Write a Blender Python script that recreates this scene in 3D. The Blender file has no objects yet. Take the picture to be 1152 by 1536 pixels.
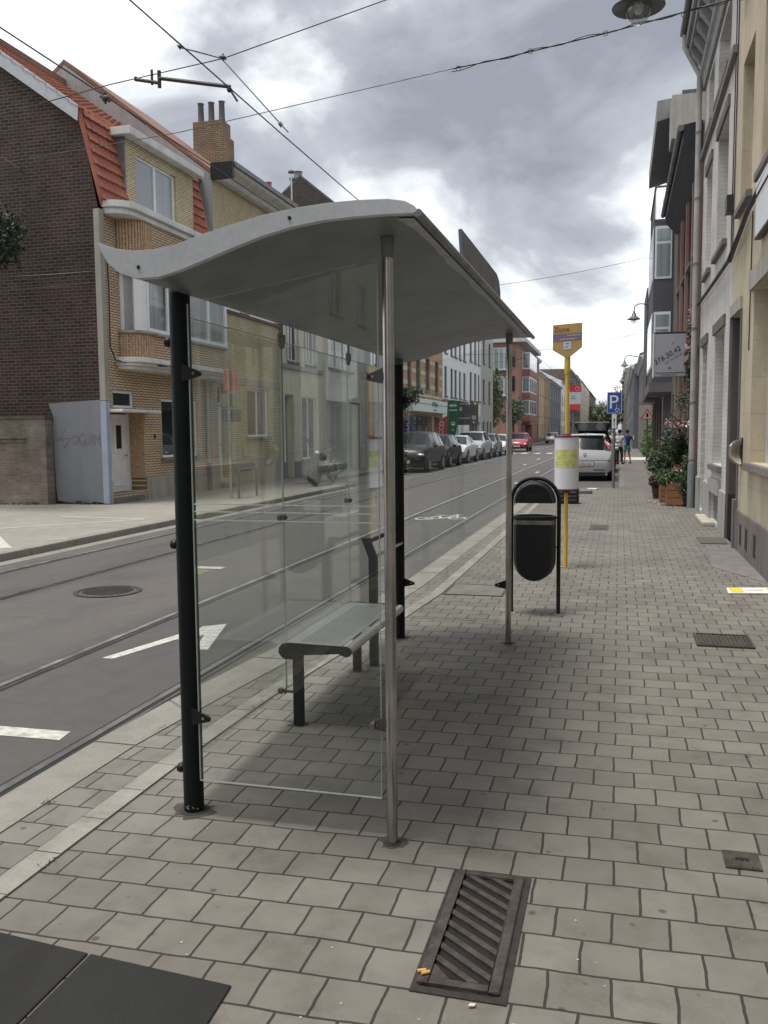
import bpy, bmesh, math, random
import numpy as np
from mathutils import Matrix, Vector
sc = bpy.context.scene
COL = sc.collection
R = math.radians

# ------------------------------------------------------------------ camera
CAM_H = 1.5
def cam_setup():
    f, p, y, r = 1322.0, R(5.14), R(-14.93), R(.51)
    fwd = Vector((math.sin(y)*math.cos(p), math.cos(y)*math.cos(p), -math.sin(p)))
    right = Vector((math.cos(y), -math.sin(y), 0)); down = fwd.cross(right)
    r2 = right*math.cos(r)+down*math.sin(r); d2 = -right*math.sin(r)+down*math.cos(r)
    cd = bpy.data.cameras.new('camera'); cam = bpy.data.objects.new('camera', cd); COL.objects.link(cam)
    cd.sensor_fit = 'HORIZONTAL'; cd.sensor_width = 36.0; cd.lens = 36.0*f/1152.0
    cd.clip_start = .05; cd.clip_end = 3000
    m = Matrix((( r2.x, -d2.x, -fwd.x, 0), (r2.y, -d2.y, -fwd.y, 0), (r2.z, -d2.z, -fwd.z, CAM_H), (0, 0, 0, 1)))
    cam.matrix_world = m; sc.camera = cam
cam_setup()

# ------------------------------------------------------------------ sun, sky, exposure
SUN_EL, SUN_AZ = 77.0, 232.0      # azimuth clockwise from +Y (the street direction)
def light_setup():
    sd = bpy.data.lights.new('sun', 'SUN'); sd.energy = 1.75; sd.angle = R(20); sd.color = (1, .955, .89)
    so = bpy.data.objects.new('sun', sd); COL.objects.link(so)
    d = Vector((math.sin(R(SUN_AZ))*math.cos(R(SUN_EL)), math.cos(R(SUN_AZ))*math.cos(R(SUN_EL)), math.sin(R(SUN_EL))))
    so.rotation_euler = d.to_track_quat('Z', 'Y').to_euler(); so.location = (-8, 2, 30)
    w = bpy.data.worlds.new('World'); sc.world = w; w.use_nodes = True
    nt = w.node_tree; N = nt.nodes; L = nt.links; N.clear()
    def nd(t, **k):
        n = N.new(t)
        for a, b in k.items(): setattr(n, a, b)
        return n
    def mth(op, a, b=None, clamp=False):
        n = nd('ShaderNodeMath', operation=op, use_clamp=clamp)
        for i, v in enumerate((a, b)):
            if v is None: continue
            if isinstance(v, (int, float)): n.inputs[i].default_value = v
            else: L.new(v, n.inputs[i])
        return n.outputs[0]
    out = nd('ShaderNodeOutputWorld'); bg = nd('ShaderNodeBackground'); bg.inputs[1].default_value = .13
    L.new(bg.outputs[0], out.inputs[0])
    sky = nd('ShaderNodeTexSky', sky_type='NISHITA', sun_disc=False, sun_elevation=R(SUN_EL), sun_rotation=R(SUN_AZ))
    tc = nd('ShaderNodeTexCoord'); sp = nd('ShaderNodeSeparateXYZ'); L.new(tc.outputs['Generated'], sp.inputs[0])
    X, Y, Z = sp.outputs
    cb = nd('ShaderNodeCombineXYZ'); L.new(X, cb.inputs[0]); L.new(Y, cb.inputs[1]); L.new(mth('MULTIPLY', Z, 1.75), cb.inputs[2])
    def noise(scale, det, rough, off, dist=0.0, vec=None):
        mp = nd('ShaderNodeMapping'); mp.inputs['Location'].default_value = off
        L.new(vec or cb.outputs[0], mp.inputs[0])
        n = nd('ShaderNodeTexNoise'); L.new(mp.outputs[0], n.inputs['Vector'])
        n.inputs['Scale'].default_value = scale; n.inputs['Detail'].default_value = det
        n.inputs['Roughness'].default_value = rough; n.inputs['Distortion'].default_value = dist
        return n.outputs['Fac']
    def ramp(fac, pts):
        r = nd('ShaderNodeValToRGB'); L.new(fac, r.inputs[0]); e = r.color_ramp.elements
        while len(e) < len(pts): e.new(.5)
        for i, (p, c) in enumerate(pts):
            e[i].position = p; e[i].color = (*c, 1) if len(c) == 3 else (c[0],)*3+(1,)
        return r.outputs[0]
    # one large dark bank of cloud high over the street, thinner cloud round it
    bank = None
    for (bx, bz, rx, rz, amt) in ((-.17, .315, .20, .055, .115), (-.24, .405, .24, .05, .075), (-.08, .27, .13, .03, .06), (-.30, .27, .12, .03, .05), (-.55, .36, .13, .12, -.03), (.04, .27, .07, .10, -.08), (-.15, .16, .60, .055, -.075), (-.35, .335, .045, .02, -.06), (-.05, .145, .05, .022, .10), (-.02, .20, .06, .018, .09), (-.02, .245, .05, .02, -.06)):
        e = mth('ADD', mth('POWER', mth('DIVIDE', mth('ABSOLUTE', mth('SUBTRACT', X, bx)), rx), 2.0),
                mth('POWER', mth('DIVIDE', mth('ABSOLUTE', mth('SUBTRACT', Z, bz)), rz), 2.0))
        g = mth('MULTIPLY', mth('POWER', 2.718, mth('MULTIPLY', e, -1.0)), amt)
        bank = g if bank is None else mth('ADD', bank, g)
    n1 = noise(2.6, 8, .54, (3.1, 1.7, 0), .6)
    n2 = noise(7.5, 8, .56, (7.3, 2.2, 4), .5)
    thick = mth('ADD', mth('ADD', mth('MULTIPLY', n1, .95), mth('ADD', mth('MULTIPLY', n2, .40), -.19)), bank)
    # thickness of the cloud decides its grey: thin = white, thick = slate
    cc = ramp(thick, [(.26, (3.7, 4.2, 4.7)), (.33, (4.0, 4.3, 4.6)), (.385, (5.4, 5.5, 5.55)), (.43, (4.6, 4.75, 4.9)), (.47, (3.5, 3.65, 3.85)), (.56, (2.1, 2.24, 2.48)), (.72, (1.3, 1.42, 1.66))])
    cover = ramp(thick, [(.26, (.78,)), (.36, (1.,))])
    mx = nd('ShaderNodeMix', data_type='RGBA'); L.new(cover, mx.inputs['Factor'])
    L.new(sky.outputs[0], mx.inputs['A']); L.new(cc, mx.inputs['B'])
    L.new(mx.outputs['Result'], bg.inputs[0])
light_setup()
sc.view_settings.view_transform = 'Standard'; sc.view_settings.look = 'None'
sc.view_settings.exposure = 1.04; sc.view_settings.gamma = 1.0
sc.render.engine = 'CYCLES'
sc.cycles.max_bounces = 8; sc.cycles.transparent_max_bounces = 16; sc.cycles.glossy_bounces = 3

# ------------------------------------------------------------------ materials
MATS = {}
class NT:
    def __init__(s, name):
        s.m = bpy.data.materials.new(name); s.m.use_nodes = True; s.t = s.m.node_tree
        s.p = s.t.nodes['Principled BSDF']; s.out = s.t.nodes['Material Output']
        s.tc = s.t.nodes.new('ShaderNodeTexCoord')
    def n(s, t, **k):
        x = s.t.nodes.new(t)
        for a, b in k.items(): setattr(x, a, b)
        return x
    def l(s, a, b): s.t.links.new(a, b)
    def noise(s, scale, det=4, rough=.55, vec=None, loc=(0, 0, 0), sc3=None):
        mp = s.n('ShaderNodeMapping'); mp.inputs['Location'].default_value = loc
        if sc3: mp.inputs['Scale'].default_value = sc3
        s.l(vec or s.tc.outputs['Object'], mp.inputs[0])
        x = s.n('ShaderNodeTexNoise'); x.inputs['Scale'].default_value = scale
        x.inputs['Detail'].default_value = det; x.inputs['Roughness'].default_value = rough
        s.l(mp.outputs[0], x.inputs['Vector']); return x.outputs['Fac']
    def ramp(s, fac, pts):
        r = s.n('ShaderNodeValToRGB'); s.l(fac, r.inputs[0]); e = r.color_ramp.elements
        while len(e) < len(pts): e.new(.5)
        for i, (p, c) in enumerate(pts): e[i].position = p; e[i].color = (*c, 1)
        return r.outputs[0]
    def mix(s, fac, a, b, mode='MIX'):
        x = s.n('ShaderNodeMix', data_type='RGBA', blend_type=mode)
        for k, v in (('Factor', fac), ('A', a), ('B', b)):
            if hasattr(v, 'is_linked'): s.l(v, x.inputs[k])
            elif k == 'Factor': x.inputs[k].default_value = v
            else: x.inputs[k].default_value = (*v, 1)
        return x.outputs['Result']
    def bump(s, h, dist, strength=1.0, normal=None):
        b = s.n('ShaderNodeBump'); b.inputs['Distance'].default_value = dist; b.inputs['Strength'].default_value = strength
        s.l(h, b.inputs['Height'])
        if normal: s.l(normal, b.inputs['Normal'])
        return b.outputs[0]
    def math(s, op, a, b=0.0):
        x = s.n('ShaderNodeMath', operation=op)
        for i, v in enumerate((a, b)):
            if isinstance(v, (int, float)): x.inputs[i].default_value = v
            else: s.l(v, x.inputs[i])
        return x.outputs[0]

def scl(c, k): return tuple(min(1, v*k) for v in c)
def plain(name, col, rough=.6, metal=0.0, var=.12, vs=6.0, bump=.0, bs=60.0, coat=0.0, spec=.5):
    if name in MATS: return MATS[name]
    s = NT(name); f = s.noise(vs, 5, .6)
    c = s.ramp(f, [(.3, scl(col, 1-var)), (.7, scl(col, 1+var))])
    s.l(c, s.p.inputs['Base Color'])
    s.p.inputs['Metallic'].default_value = metal
    s.p.inputs['Coat Weight'].default_value = coat; s.p.inputs['Specular IOR Level'].default_value = spec
    rr = s.ramp(s.noise(vs*2.3, 3), [(.3, (max(.02, rough*.85),)*3), (.7, (min(1, rough*1.15),)*3)])
    s.l(rr, s.p.inputs['Roughness'])
    if bump: s.l(s.bump(s.noise(bs, 4, .7), bump), s.p.inputs['Normal'])
    MATS[name] = s.m; return s.m

def brick(name, c1, c2, mortar, plane='YZ', bw=.2, rh=.062, ms=.011, dirt=.25, rough=.85, off=.5, bumpd=.006, streak=.0, blotch=None, basedirt=0):
    if name in MATS: return MATS[name]
    s = NT(name); sp = s.n('ShaderNodeSeparateXYZ'); s.l(s.tc.outputs['Object'], sp.inputs[0])
    cb = s.n('ShaderNodeCombineXYZ'); ax = {'X': 0, 'Y': 1, 'Z': 2}
    w = s.noise(3.5, 2, .5); 
    s.l(s.math('ADD', sp.outputs[ax[plane[0]]], s.math('MULTIPLY', s.math('SUBTRACT', w, .5), .012)), cb.inputs[0])
    w2 = s.noise(4.1, 2, .5, loc=(5, 2, 1))
    s.l(s.math('ADD', sp.outputs[ax[plane[1]]], s.math('MULTIPLY', s.math('SUBTRACT', w2, .5), .012)), cb.inputs[1])
    b = s.n('ShaderNodeTexBrick'); b.offset = off; b.squash = 1.0
    s.l(cb.outputs[0], b.inputs['Vector'])
    for k, v in (('Color1', c1), ('Color2', c2), ('Mortar', mortar)): b.inputs[k].default_value = (*v, 1)
    for k, v in (('Scale', 1.0), ('Brick Width', bw), ('Row Height', rh), ('Mortar Size', ms), ('Mortar Smooth', .15), ('Bias', 0.0)): b.inputs[k].default_value = v
    d = s.noise(1.1, 6, .62); c = b.outputs['Color']
    c = s.mix(dirt*2, c, s.ramp(d, [(.3, (.35, .33, .3)), (.62, (1, 1, 1))]), 'MULTIPLY')
    fine = s.noise(38, 4, .7)
    c = s.mix(.5, c, s.ramp(fine, [(.25, (.7, .7, .7)), (.75, (1.15, 1.15, 1.15))]), 'MULTIPLY')
    if streak:
        st = s.noise(5.0, 5, .65, sc3=(1, 1, .12)); c = s.mix(streak, c, s.ramp(st, [(.35, (.4, .38, .35)), (.6, (1, 1, 1))]), 'MULTIPLY')
    if blotch:
        bl = s.noise(.9, 7, .7, loc=(3, 9, 4)); c = s.mix(s.ramp(bl, [(.5, (0, 0, 0)), (.62, (.75,)*3)]), c, blotch)
    s.l(c, s.p.inputs['Base Color']); s.p.inputs['Roughness'].default_value = rough
    h = s.math('ADD', s.math('MULTIPLY', b.outputs['Fac'], -1.0), s.math('MULTIPLY', fine, .35))
    s.l(s.bump(h, bumpd), s.p.inputs['Normal'])
    MATS[name] = s.m; return s.m

def stained(name, col, rough=.85, amt=.45, vs=1.3, dark=(.3, .28, .26), bump=.003, streak=True):
    """rendered plaster / stone with weathering blotches and rain streaks"""
    if name in MATS: return MATS[name]
    s = NT(name)
    a = s.noise(vs, 8, .65); b = s.noise(4.0, 6, .7, sc3=(1, 1, .1) if streak else None, loc=(2, 3, 1)); g = s.noise(45, 4, .7)
    c = s.mix(1.0, col, s.ramp(a, [(.3, scl((1, 1, 1), .8)), (.65, (1, 1, 1))]), 'MULTIPLY')
    c = s.mix(amt, c, s.ramp(b, [(.32, dark), (.56, (1, 1, 1))]), 'MULTIPLY')
    c = s.mix(.35, c, s.ramp(g, [(.3, (.7,)*3), (.7, (1.1,)*3)]), 'MULTIPLY')
    s.l(c, s.p.inputs['Base Color']); s.p.inputs['Roughness'].default_value = rough
    s.l(s.bump(g, bump), s.p.inputs['Normal'])
    MATS[name] = s.m; return s.m

def paving():
    """near-square concrete pavers, half bond, each its own tone, dark sandy joints, spots and chewing-gum marks"""
    s = NT('concrete_pavers'); o = s.tc.outputs['Object']
    sp = s.n('ShaderNodeSeparateXYZ'); s.l(o, sp.inputs[0])
    wx = s.noise(1.9, 3, .6); wy = s.noise(2.3, 3, .6, loc=(4, 4, 4)); wf = s.noise(26, 2, .6, loc=(1, 2, 3))
    def cell(v, w, a):
        return s.math('ADD', s.math('ADD', v, s.math('MULTIPLY', s.math('SUBTRACT', w, .5), a)), s.math('MULTIPLY', s.math('SUBTRACT', wf, .5), .0045))
    X = cell(sp.outputs[0], wx, .035); Y = cell(sp.outputs[1], wy, .03)
    Y = s.math('SUBTRACT', Y, s.math('MULTIPLY', X, .02))
    cb = s.n('ShaderNodeCombineXYZ'); s.l(X, cb.inputs[0]); s.l(Y, cb.inputs[1])
    b = s.n('ShaderNodeTexBrick'); b.offset = .5; s.l(cb.outputs[0], b.inputs['Vector'])
    for k, v in (('Color1', (.160, .150, .133)), ('Color2', (.206, .194, .174)), ('Mortar', (.035, .031, .026))): b.inputs[k].default_value = (*v, 1)
    for k, v in (('Scale', 1.0), ('Brick Width', .168), ('Row Height', .170), ('Mortar Size', .0044), ('Mortar Smooth', .3)): b.inputs[k].default_value = v
    c = b.outputs['Color']
    big = s.noise(.7, 6, .6); c = s.mix(.5, c, s.ramp(big, [(.3, (.72, .70, .68)), (.7, (1.12, 1.1, 1.06))]), 'MULTIPLY')
    mid = s.noise(7, 6, .65, loc=(7, 1, 0)); c = s.mix(.55, c, s.ramp(mid, [(.28, (.66, .64, .62)), (.55, (1, 1, 1)), (.8, (1.12, 1.1, 1.06))]), 'MULTIPLY')
    fine = s.noise(170, 3, .7); c = s.mix(.4, c, s.ramp(fine, [(.25, (.68,)*3), (.75, (1.22,)*3)]), 'MULTIPLY')
    # chewing gum and drip spots
    v = s.n('ShaderNodeTexVoronoi'); v.inputs['Scale'].default_value = 5.6; v.inputs['Randomness'].default_value = 1.0; s.l(o, v.inputs['Vector'])
    dd = s.math('ADD', v.outputs['Distance'], s.math('MULTIPLY', s.noise(30, 2), .04))
    spot = s.ramp(dd, [(.070, (.36, .35, .34)), (.105, (1, 1, 1))]); c = s.mix(.85, c, spot, 'MULTIPLY')
    v2 = s.n('ShaderNodeTexVoronoi'); v2.inputs['Scale'].default_value = 11; s.l(o, v2.inputs['Vector'])
    c = s.mix(.55, c, s.ramp(v2.outputs['Distance'], [(.05, (.45,)*3), (.085, (1, 1, 1))]), 'MULTIPLY')
    # odd replaced blocks and broad damp stains
    st = s.noise(2.6, 7, .72, loc=(11, 3, 0)); c = s.mix(.75, c, s.ramp(st, [(.30, (.52, .50, .48)), (.42, (.86, .85, .84)), (.50, (1, 1, 1))]), 'MULTIPLY')
    dr = s.noise(.33, 5, .6, loc=(1, 8, 0)); c = s.mix(.6, c, s.ramp(dr, [(.35, (.78, .76, .72)), (.6, (1.08, 1.08, 1.1))]), 'MULTIPLY')
    s.l(c, s.p.inputs['Base Color'])
    s.l(s.ramp(mid, [(.3, (.62,)*3), (.7, (.85,)*3)]), s.p.inputs['Roughness'])
    h = s.math('ADD', s.math('MULTIPLY', b.outputs['Fac'], -1.0), s.math('MULTIPLY', fine, .08))
    h = s.math('ADD', h, s.math('MULTIPLY', mid, .25))
    s.l(s.bump(h, .004), s.p.inputs['Normal']); return s.m

def asphalt(name, col=(.085, .083, .082), warm=(.115, .103, .094)):
    s = NT(name); a = s.noise(.45, 7, .6, sc3=(1.6, .35, 1)); f = s.noise(230, 3, .75); m = s.noise(9, 5, .6)
    c = s.ramp(a, [(.3, col), (.7, warm)])
    c = s.mix(.5, c, s.ramp(m, [(.3, (.8,)*3), (.7, (1.15,)*3)]), 'MULTIPLY')
    c = s.mix(.7, c, s.ramp(f, [(.3, (.55,)*3), (.55, (1, 1, 1)), (.72, (1.7,)*3)]), 'MULTIPLY')
    v = s.n('ShaderNodeTexVoronoi', feature='DISTANCE_TO_EDGE'); v.inputs['Scale'].default_value = .55; mp = s.n('ShaderNodeVectorMath', operation='ADD'); s.l(s.tc.outputs['Object'], mp.inputs[0])
    nn = s.n('ShaderNodeTexNoise'); nn.inputs['Scale'].default_value = 1.7; nn.inputs['Detail'].default_value = 6; s.l(s.tc.outputs['Object'], nn.inputs['Vector']); s.l(nn.outputs['Color'], mp.inputs[1]); s.l(mp.outputs[0], v.inputs['Vector'])
    c = s.mix(.22, c, s.ramp(v.outputs['Distance'], [(.002, (.35,)*3), (.007, (1,)*3)]), 'MULTIPLY')
    oil = s.noise(1.3, 6, .7, loc=(6, 2, 0), sc3=(1.5, .5, 1)); c = s.mix(.6, c, s.ramp(oil, [(.28, (.6, .58, .56)), (.45, (1, 1, 1)), (.7, (1.25, 1.22, 1.18))]), 'MULTIPLY')
    s.l(c, s.p.inputs['Base Color']); s.l(s.ramp(oil, [(.3, (.62,)*3), (.6, (.9,)*3)]), s.p.inputs['Roughness'])
    s.l(s.bump(f, .003), s.p.inputs['Normal']); return s.m

def glass_mat(name, tint=(.955, .97, .962), base_f=.04, gloss=(1, 1, 1)):
    s = NT(name); s.t.nodes.remove(s.p)
    tr = s.n('ShaderNodeBsdfTransparent'); tr.inputs[0].default_value = (*tint, 1)
    gl = s.n('ShaderNodeBsdfGlossy'); gl.inputs['Roughness'].default_value = .008; gl.inputs[0].default_value = (*gloss, 1)
    lw = s.n('ShaderNodeLayerWeight'); lw.inputs['Blend'].default_value = .5
    f = s.math('ADD', s.math('MULTIPLY', s.math('POWER', lw.outputs['Facing'], 4.5), .9), base_f)
    mx = s.n('ShaderNodeMixShader'); s.l(f, mx.inputs[0]); s.l(tr.outputs[0], mx.inputs[1]); s.l(gl.outputs[0], mx.inputs[2])
    # film of dust that dulls the pane
    df = s.n('ShaderNodeBsdfDiffuse'); df.inputs[0].default_value = (.5, .52, .5, 1)
    m2 = s.n('ShaderNodeMixShader'); sm = s.math('MULTIPLY', s.noise(2.2, 6, .65), s.noise(6, 6, .75, sc3=(1, 1, .25), loc=(3, 1, 2))); s.l(s.ramp(sm, [(.18, (.001,)*3), (.36, (.008,)*3), (.5, (.025,)*3)]), m2.inputs[0])
    s.l(mx.outputs[0], m2.inputs[1]); s.l(df.outputs[0], m2.inputs[2]); s.l(m2.outputs[0], s.out.inputs[0]); return s.m

def pane_mat(name, dark=(.02, .025, .028), curtain=(.34, .36, .36), share=.5):
    """house window pane: dark room behind with hung curtains, glossy outside"""
    if name in MATS: return MATS[name]
    s = NT(name); a = s.noise(.55, 2, .5, sc3=(1, 1, .25)); folds = s.noise(9, 2, .5, sc3=(1, 1, .03))
    cur = s.mix(.6, curtain, s.ramp(folds, [(.35, (.6,)*3), (.6, (1,)*3)]), 'MULTIPLY')
    c = s.mix(s.ramp(a, [(share-.03, (0,)*3), (share+.03, (1,)*3)]), dark, cur)
    s.l(c, s.p.inputs['Base Color']); s.p.inputs['Roughness'].default_value = .04; s.p.inputs['Specular IOR Level'].default_value = .8
    MATS[name] = s.m; return s.m

def foliage(name, cols, rough=.6):
    cols = cols+[scl(cols[0], 1.6)]
    if name in MATS: return MATS[name]
    s = NT(name); g = s.n('ShaderNodeNewGeometry')
    c = s.ramp(g.outputs['Random Per Island'], [(i/(len(cols)-1) if len(cols) > 1 else 0, k) for i, k in enumerate(cols)])
    s.l(c, s.p.inputs['Base Color']); s.p.inputs['Roughness'].default_value = rough; MATS[name] = s.m; return s.m

M_PAVE = paving(); M_ASPH = asphalt('road_asphalt')
M_ASPH2 = asphalt('footway_asphalt', (.13, .122, .112), (.17, .158, .143))
M_CONC = stained('kerb_concrete', (.27, .255, .225), amt=.25, vs=2.2, streak=False)
M_STRIP = stained('pale_strip_concrete', (.30, .288, .255), amt=.45, vs=5, streak=False)
M_WALK = stained('footway_concrete', (.30, .28, .245), amt=.25, vs=.8, streak=False)
M_WHITE = plain('road_marking_paint', (.48, .47, .42), .75, var=.35, vs=22, bump=.003)
M_RAIL = plain('rail_steel', (.52, .51, .50), .34, 1.0, .2, 3)
M_GROOVE = plain('rail_groove', (.022, .02, .02), .8)
M_GREEN = plain('dark_green_paint', (.004, .0075, .008), .5, 0, .25, 9, spec=.22)
M_STEEL = plain('brushed_steel', (.40, .385, .375), .22, 1.0, .25, 5)
M_BLACK = plain('black_plastic', (.008, .009, .010), .45, spec=.35)
M_IRON = plain('cast_iron', (.070, .057, .050), .55, .35, .45, 26, bump=.002, bs=180)
M_DARK = plain('dark_void', (.008, .008, .008), .9)
M_WFRAME = plain('white_window_frame', (.80, .81, .82), .4, var=.06)
M_WSTONE = stained('white_painted_stone', (.76, .76, .74), amt=.3)
M_GSTONE = stained('blue_stone', (.20, .195, .19), amt=.35, vs=3)
M_WIRE = plain('cable_black', (.02, .02, .022), .5)
M_GUT = plain('zinc_gutter', (.16, .16, .17), .5, .3, .3, 3)
M_PANE = pane_mat('curtained_pane'); M_PANE2 = pane_mat('dark_pane', share=.72); M_PANE3 = pane_mat('net_curtained_pane', curtain=(.30, .36, .37), share=.3)
M_GLASS = glass_mat('shelter_glass')

# ------------------------------------------------------------------ mesh helpers
ORG = {}
class MB:
    def __init__(s): s.v = []; s.f = []
    def add(s, vs, fs):
        o = len(s.v); s.v += [tuple(v) for v in vs]; s.f += [tuple(i+o for i in f) for f in fs]; return s
    def box(s, x0, x1, y0, y1, z0, z1):
        if x0 > x1: x0, x1 = x1, x0
        if y0 > y1: y0, y1 = y1, y0
        if z0 > z1: z0, z1 = z1, z0
        vs = [(x, y, z) for x in (x0, x1) for y in (y0, y1) for z in (z0, z1)]
        return s.add(vs, [(0, 1, 3, 2), (4, 6, 7, 5), (0, 4, 5, 1), (2, 3, 7, 6), (0, 2, 6, 4), (1, 5, 7, 3)])
    def quad(s, *p): return s.add(p, [tuple(range(len(p)))])
    def prism(s, poly, axis, a, b):
        """poly: 2-D points, extruded along axis ('x','y','z') from a to b"""
        n = len(poly)
        def P(p, t): return {'x': (t, p[0], p[1]), 'y': (p[0], t, p[1]), 'z': (p[0], p[1], t)}[axis]
        vs = [P(p, a) for p in poly]+[P(p, b) for p in poly]
        return s.add(vs, [tuple(range(n)), tuple(range(2*n-1, n-1, -1))]+[(i, (i+1) % n, n+(i+1) % n, n+i) for i in range(n)])
    def tube(s, pts, r, n=10, cap=True):
        pts = [Vector(p) for p in pts]; rings = []; rr = r if isinstance(r, (list, tuple)) else [r]*len(pts)
        up = None
        for i, p in enumerate(pts):
            d = (pts[min(i+1, len(pts)-1)]-pts[max(i-1, 0)])
            if d.length < 1e-9: d = Vector((0, 0, 1))
            d.normalize()
            if up is None: up = Vector((1, 0, 0)) if abs(d.x) < .9 else Vector((0, 1, 0))
            a = (up-d*up.dot(d)).normalized(); up = a; b = d.cross(a)
            rings.append([p+(a*math.cos(2*math.pi*k/n)+b*math.sin(2*math.pi*k/n))*rr[i] for k in range(n)])
        o = len(s.v); s.v += [tuple(q) for g in rings for q in g]
        for i in range(len(pts)-1):
            for k in range(n):
                k2 = (k+1) % n; s.f.append((o+i*n+k, o+i*n+k2, o+(i+1)*n+k2, o+(i+1)*n+k))
        if cap:
            s.f.append(tuple(o+k for k in range(n-1, -1, -1))); s.f.append(tuple(o+(len(pts)-1)*n+k for k in range(n)))
        return s
    def lathe(s, prof, c, axis='z', n=20, a0=0, a1=2*math.pi, sx=1, sy=1):
        """prof: (radius, height) pairs"""
        full = abs(a1-a0-2*math.pi) < 1e-6; m = n if full else n+1; o = len(s.v)
        for (r, h) in prof:
            for k in range(m):
                t = a0+(a1-a0)*k/n; u, w = r*math.cos(t)*sx, r*math.sin(t)*sy
                q = {'z': (u, w, h), 'y': (u, h, w), 'x': (h, u, w)}[axis]
                s.v.append((c[0]+q[0], c[1]+q[1], c[2]+q[2]))
        for i in range(len(prof)-1):
            for k in range(n):
                k2 = (k+1) % m; s.f.append((o+i*m+k, o+i*m+k2, o+(i+1)*m+k2, o+(i+1)*m+k))
        return s
    def ball(s, c, r, sx=1, sy=1, sz=1, n=10):
        prof = [(math.sin(math.pi*i/n)*r+1e-4, -math.cos(math.pi*i/n)*r*sz) for i in range(n+1)]
        return s.lathe(prof, c, 'z', n+4, sx=sx, sy=sy)
    def build(s, name, mat, parent=None, smooth=None, bevel=0, recalc=True):
        me = bpy.data.meshes.new(name); org = Vector(ORG.get(parent.name, (0, 0, 0))) if parent else Vector((0, 0, 0))
        me.from_pydata([tuple(Vector(v)-org) for v in s.v], [], s.f)
        if recalc or bevel:
            bm = bmesh.new(); bm.from_mesh(me)
            bmesh.ops.remove_doubles(bm, verts=bm.verts, dist=1e-5)
            if recalc: bmesh.ops.recalc_face_normals(bm, faces=bm.faces)
            if bevel:
                bmesh.ops.bevel(bm, geom=[e for e in bm.edges if len(e.link_faces) == 2 and e.calc_face_angle(0) > .6], offset=bevel, segments=2, affect='EDGES', clamp_overlap=True)
            bm.to_mesh(me); bm.free()
        if mat: me.materials.append(mat)
        if smooth:
            me.polygons.foreach_set('use_smooth', [True]*len(me.polygons)); me.set_sharp_from_angle(angle=R(smooth))
        ob = bpy.data.objects.new(name, me); COL.objects.link(ob)
        if parent: ob.parent = parent
        ORG[ob.name] = org
        return ob
def thing(name, label, cat, loc=(0, 0, 0), group=None):
    o = bpy.data.objects.new(name, None); COL.objects.link(o); o.location = loc; o.empty_display_size = .2
    o['label'] = label; o['category'] = cat
    if group: o['group'] = group
    ORG[o.name] = tuple(loc); return o
def tag(o, label, cat, group=None):
    o['label'] = label; o['category'] = cat
    if group: o['group'] = group
    return o
def struct(o, kind='structure', label=None): o['kind'] = kind; return o
def copy_tree(o, parent=None):
    c = o.copy(); COL.objects.link(c)
    if parent: c.parent = parent
    for ch in list(o.children): copy_tree(ch, c)
    return c
def text(name, body, mat, parent, origin, xdir, ydir, size, depth=.002, shear=0, align='LEFT'):
    cu = bpy.data.curves.new(name, 'FONT'); cu.body = body; cu.size = size; cu.extrude = depth; cu.shear = shear; cu.align_x = align
    tmp = bpy.data.objects.new(name+'_tmp', cu); COL.objects.link(tmp)
    me = bpy.data.meshes.new_from_object(tmp.evaluated_get(bpy.context.evaluated_depsgraph_get()))
    bpy.data.objects.remove(tmp); me.materials.clear(); me.materials.append(mat)
    xd, yd = Vector(xdir).normalized(), Vector(ydir).normalized(); zd = xd.cross(yd)
    org = Vector(ORG.get(parent.name, (0, 0, 0))) if parent else Vector((0, 0, 0))
    for v in me.vertices: v.co = Vector(origin)-org+xd*v.co.x+yd*v.co.y+zd*v.co.z
    ob = bpy.data.objects.new(name, me); COL.objects.link(ob); ob.parent = parent; ORG[ob.name] = org; return ob
def leaves(name, blobs, n, size, mat, parent=None, seed=1, flat=.0):
    """blobs: (cx,cy,cz,rx,ry,rz); n leaf quads in all, each folded along its middle, denser towards the blob surface"""
    rg = np.random.default_rng(seed); vol = np.array([b[3]*b[4]*b[5] for b in blobs])**.67; pr = vol/vol.sum()
    bi = rg.choice(len(blobs), n, p=pr); B = np.array(blobs)[bi]
    d = rg.normal(size=(n, 3)); d /= np.linalg.norm(d, axis=1)[:, None]
    c = B[:, :3]+d*B[:, 3:]*(rg.random(n)**.45)[:, None]*(1+.15*rg.normal(size=n))[:, None]
    a = rg.normal(size=(n, 3)); a /= np.linalg.norm(a, axis=1)[:, None]
    b = np.cross(a, rg.normal(size=(n, 3))); b /= np.linalg.norm(b, axis=1)[:, None]; nn = np.cross(a, b)
    s = size*(.55+.9*rg.random(n))[:, None]
    P = np.stack([c-a*s, c-b*s*.5+nn*s*.15, c+a*s, c+b*s*.5+nn*s*.15], 1).reshape(-1, 3)
    mb = MB(); mb.v = [tuple(p) for p in P.tolist()]; mb.f = [(4*i, 4*i+1, 4*i+2, 4*i+3) for i in range(n)]
    return mb.build(name, mat, parent, recalc=False)

exec_order = []
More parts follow.
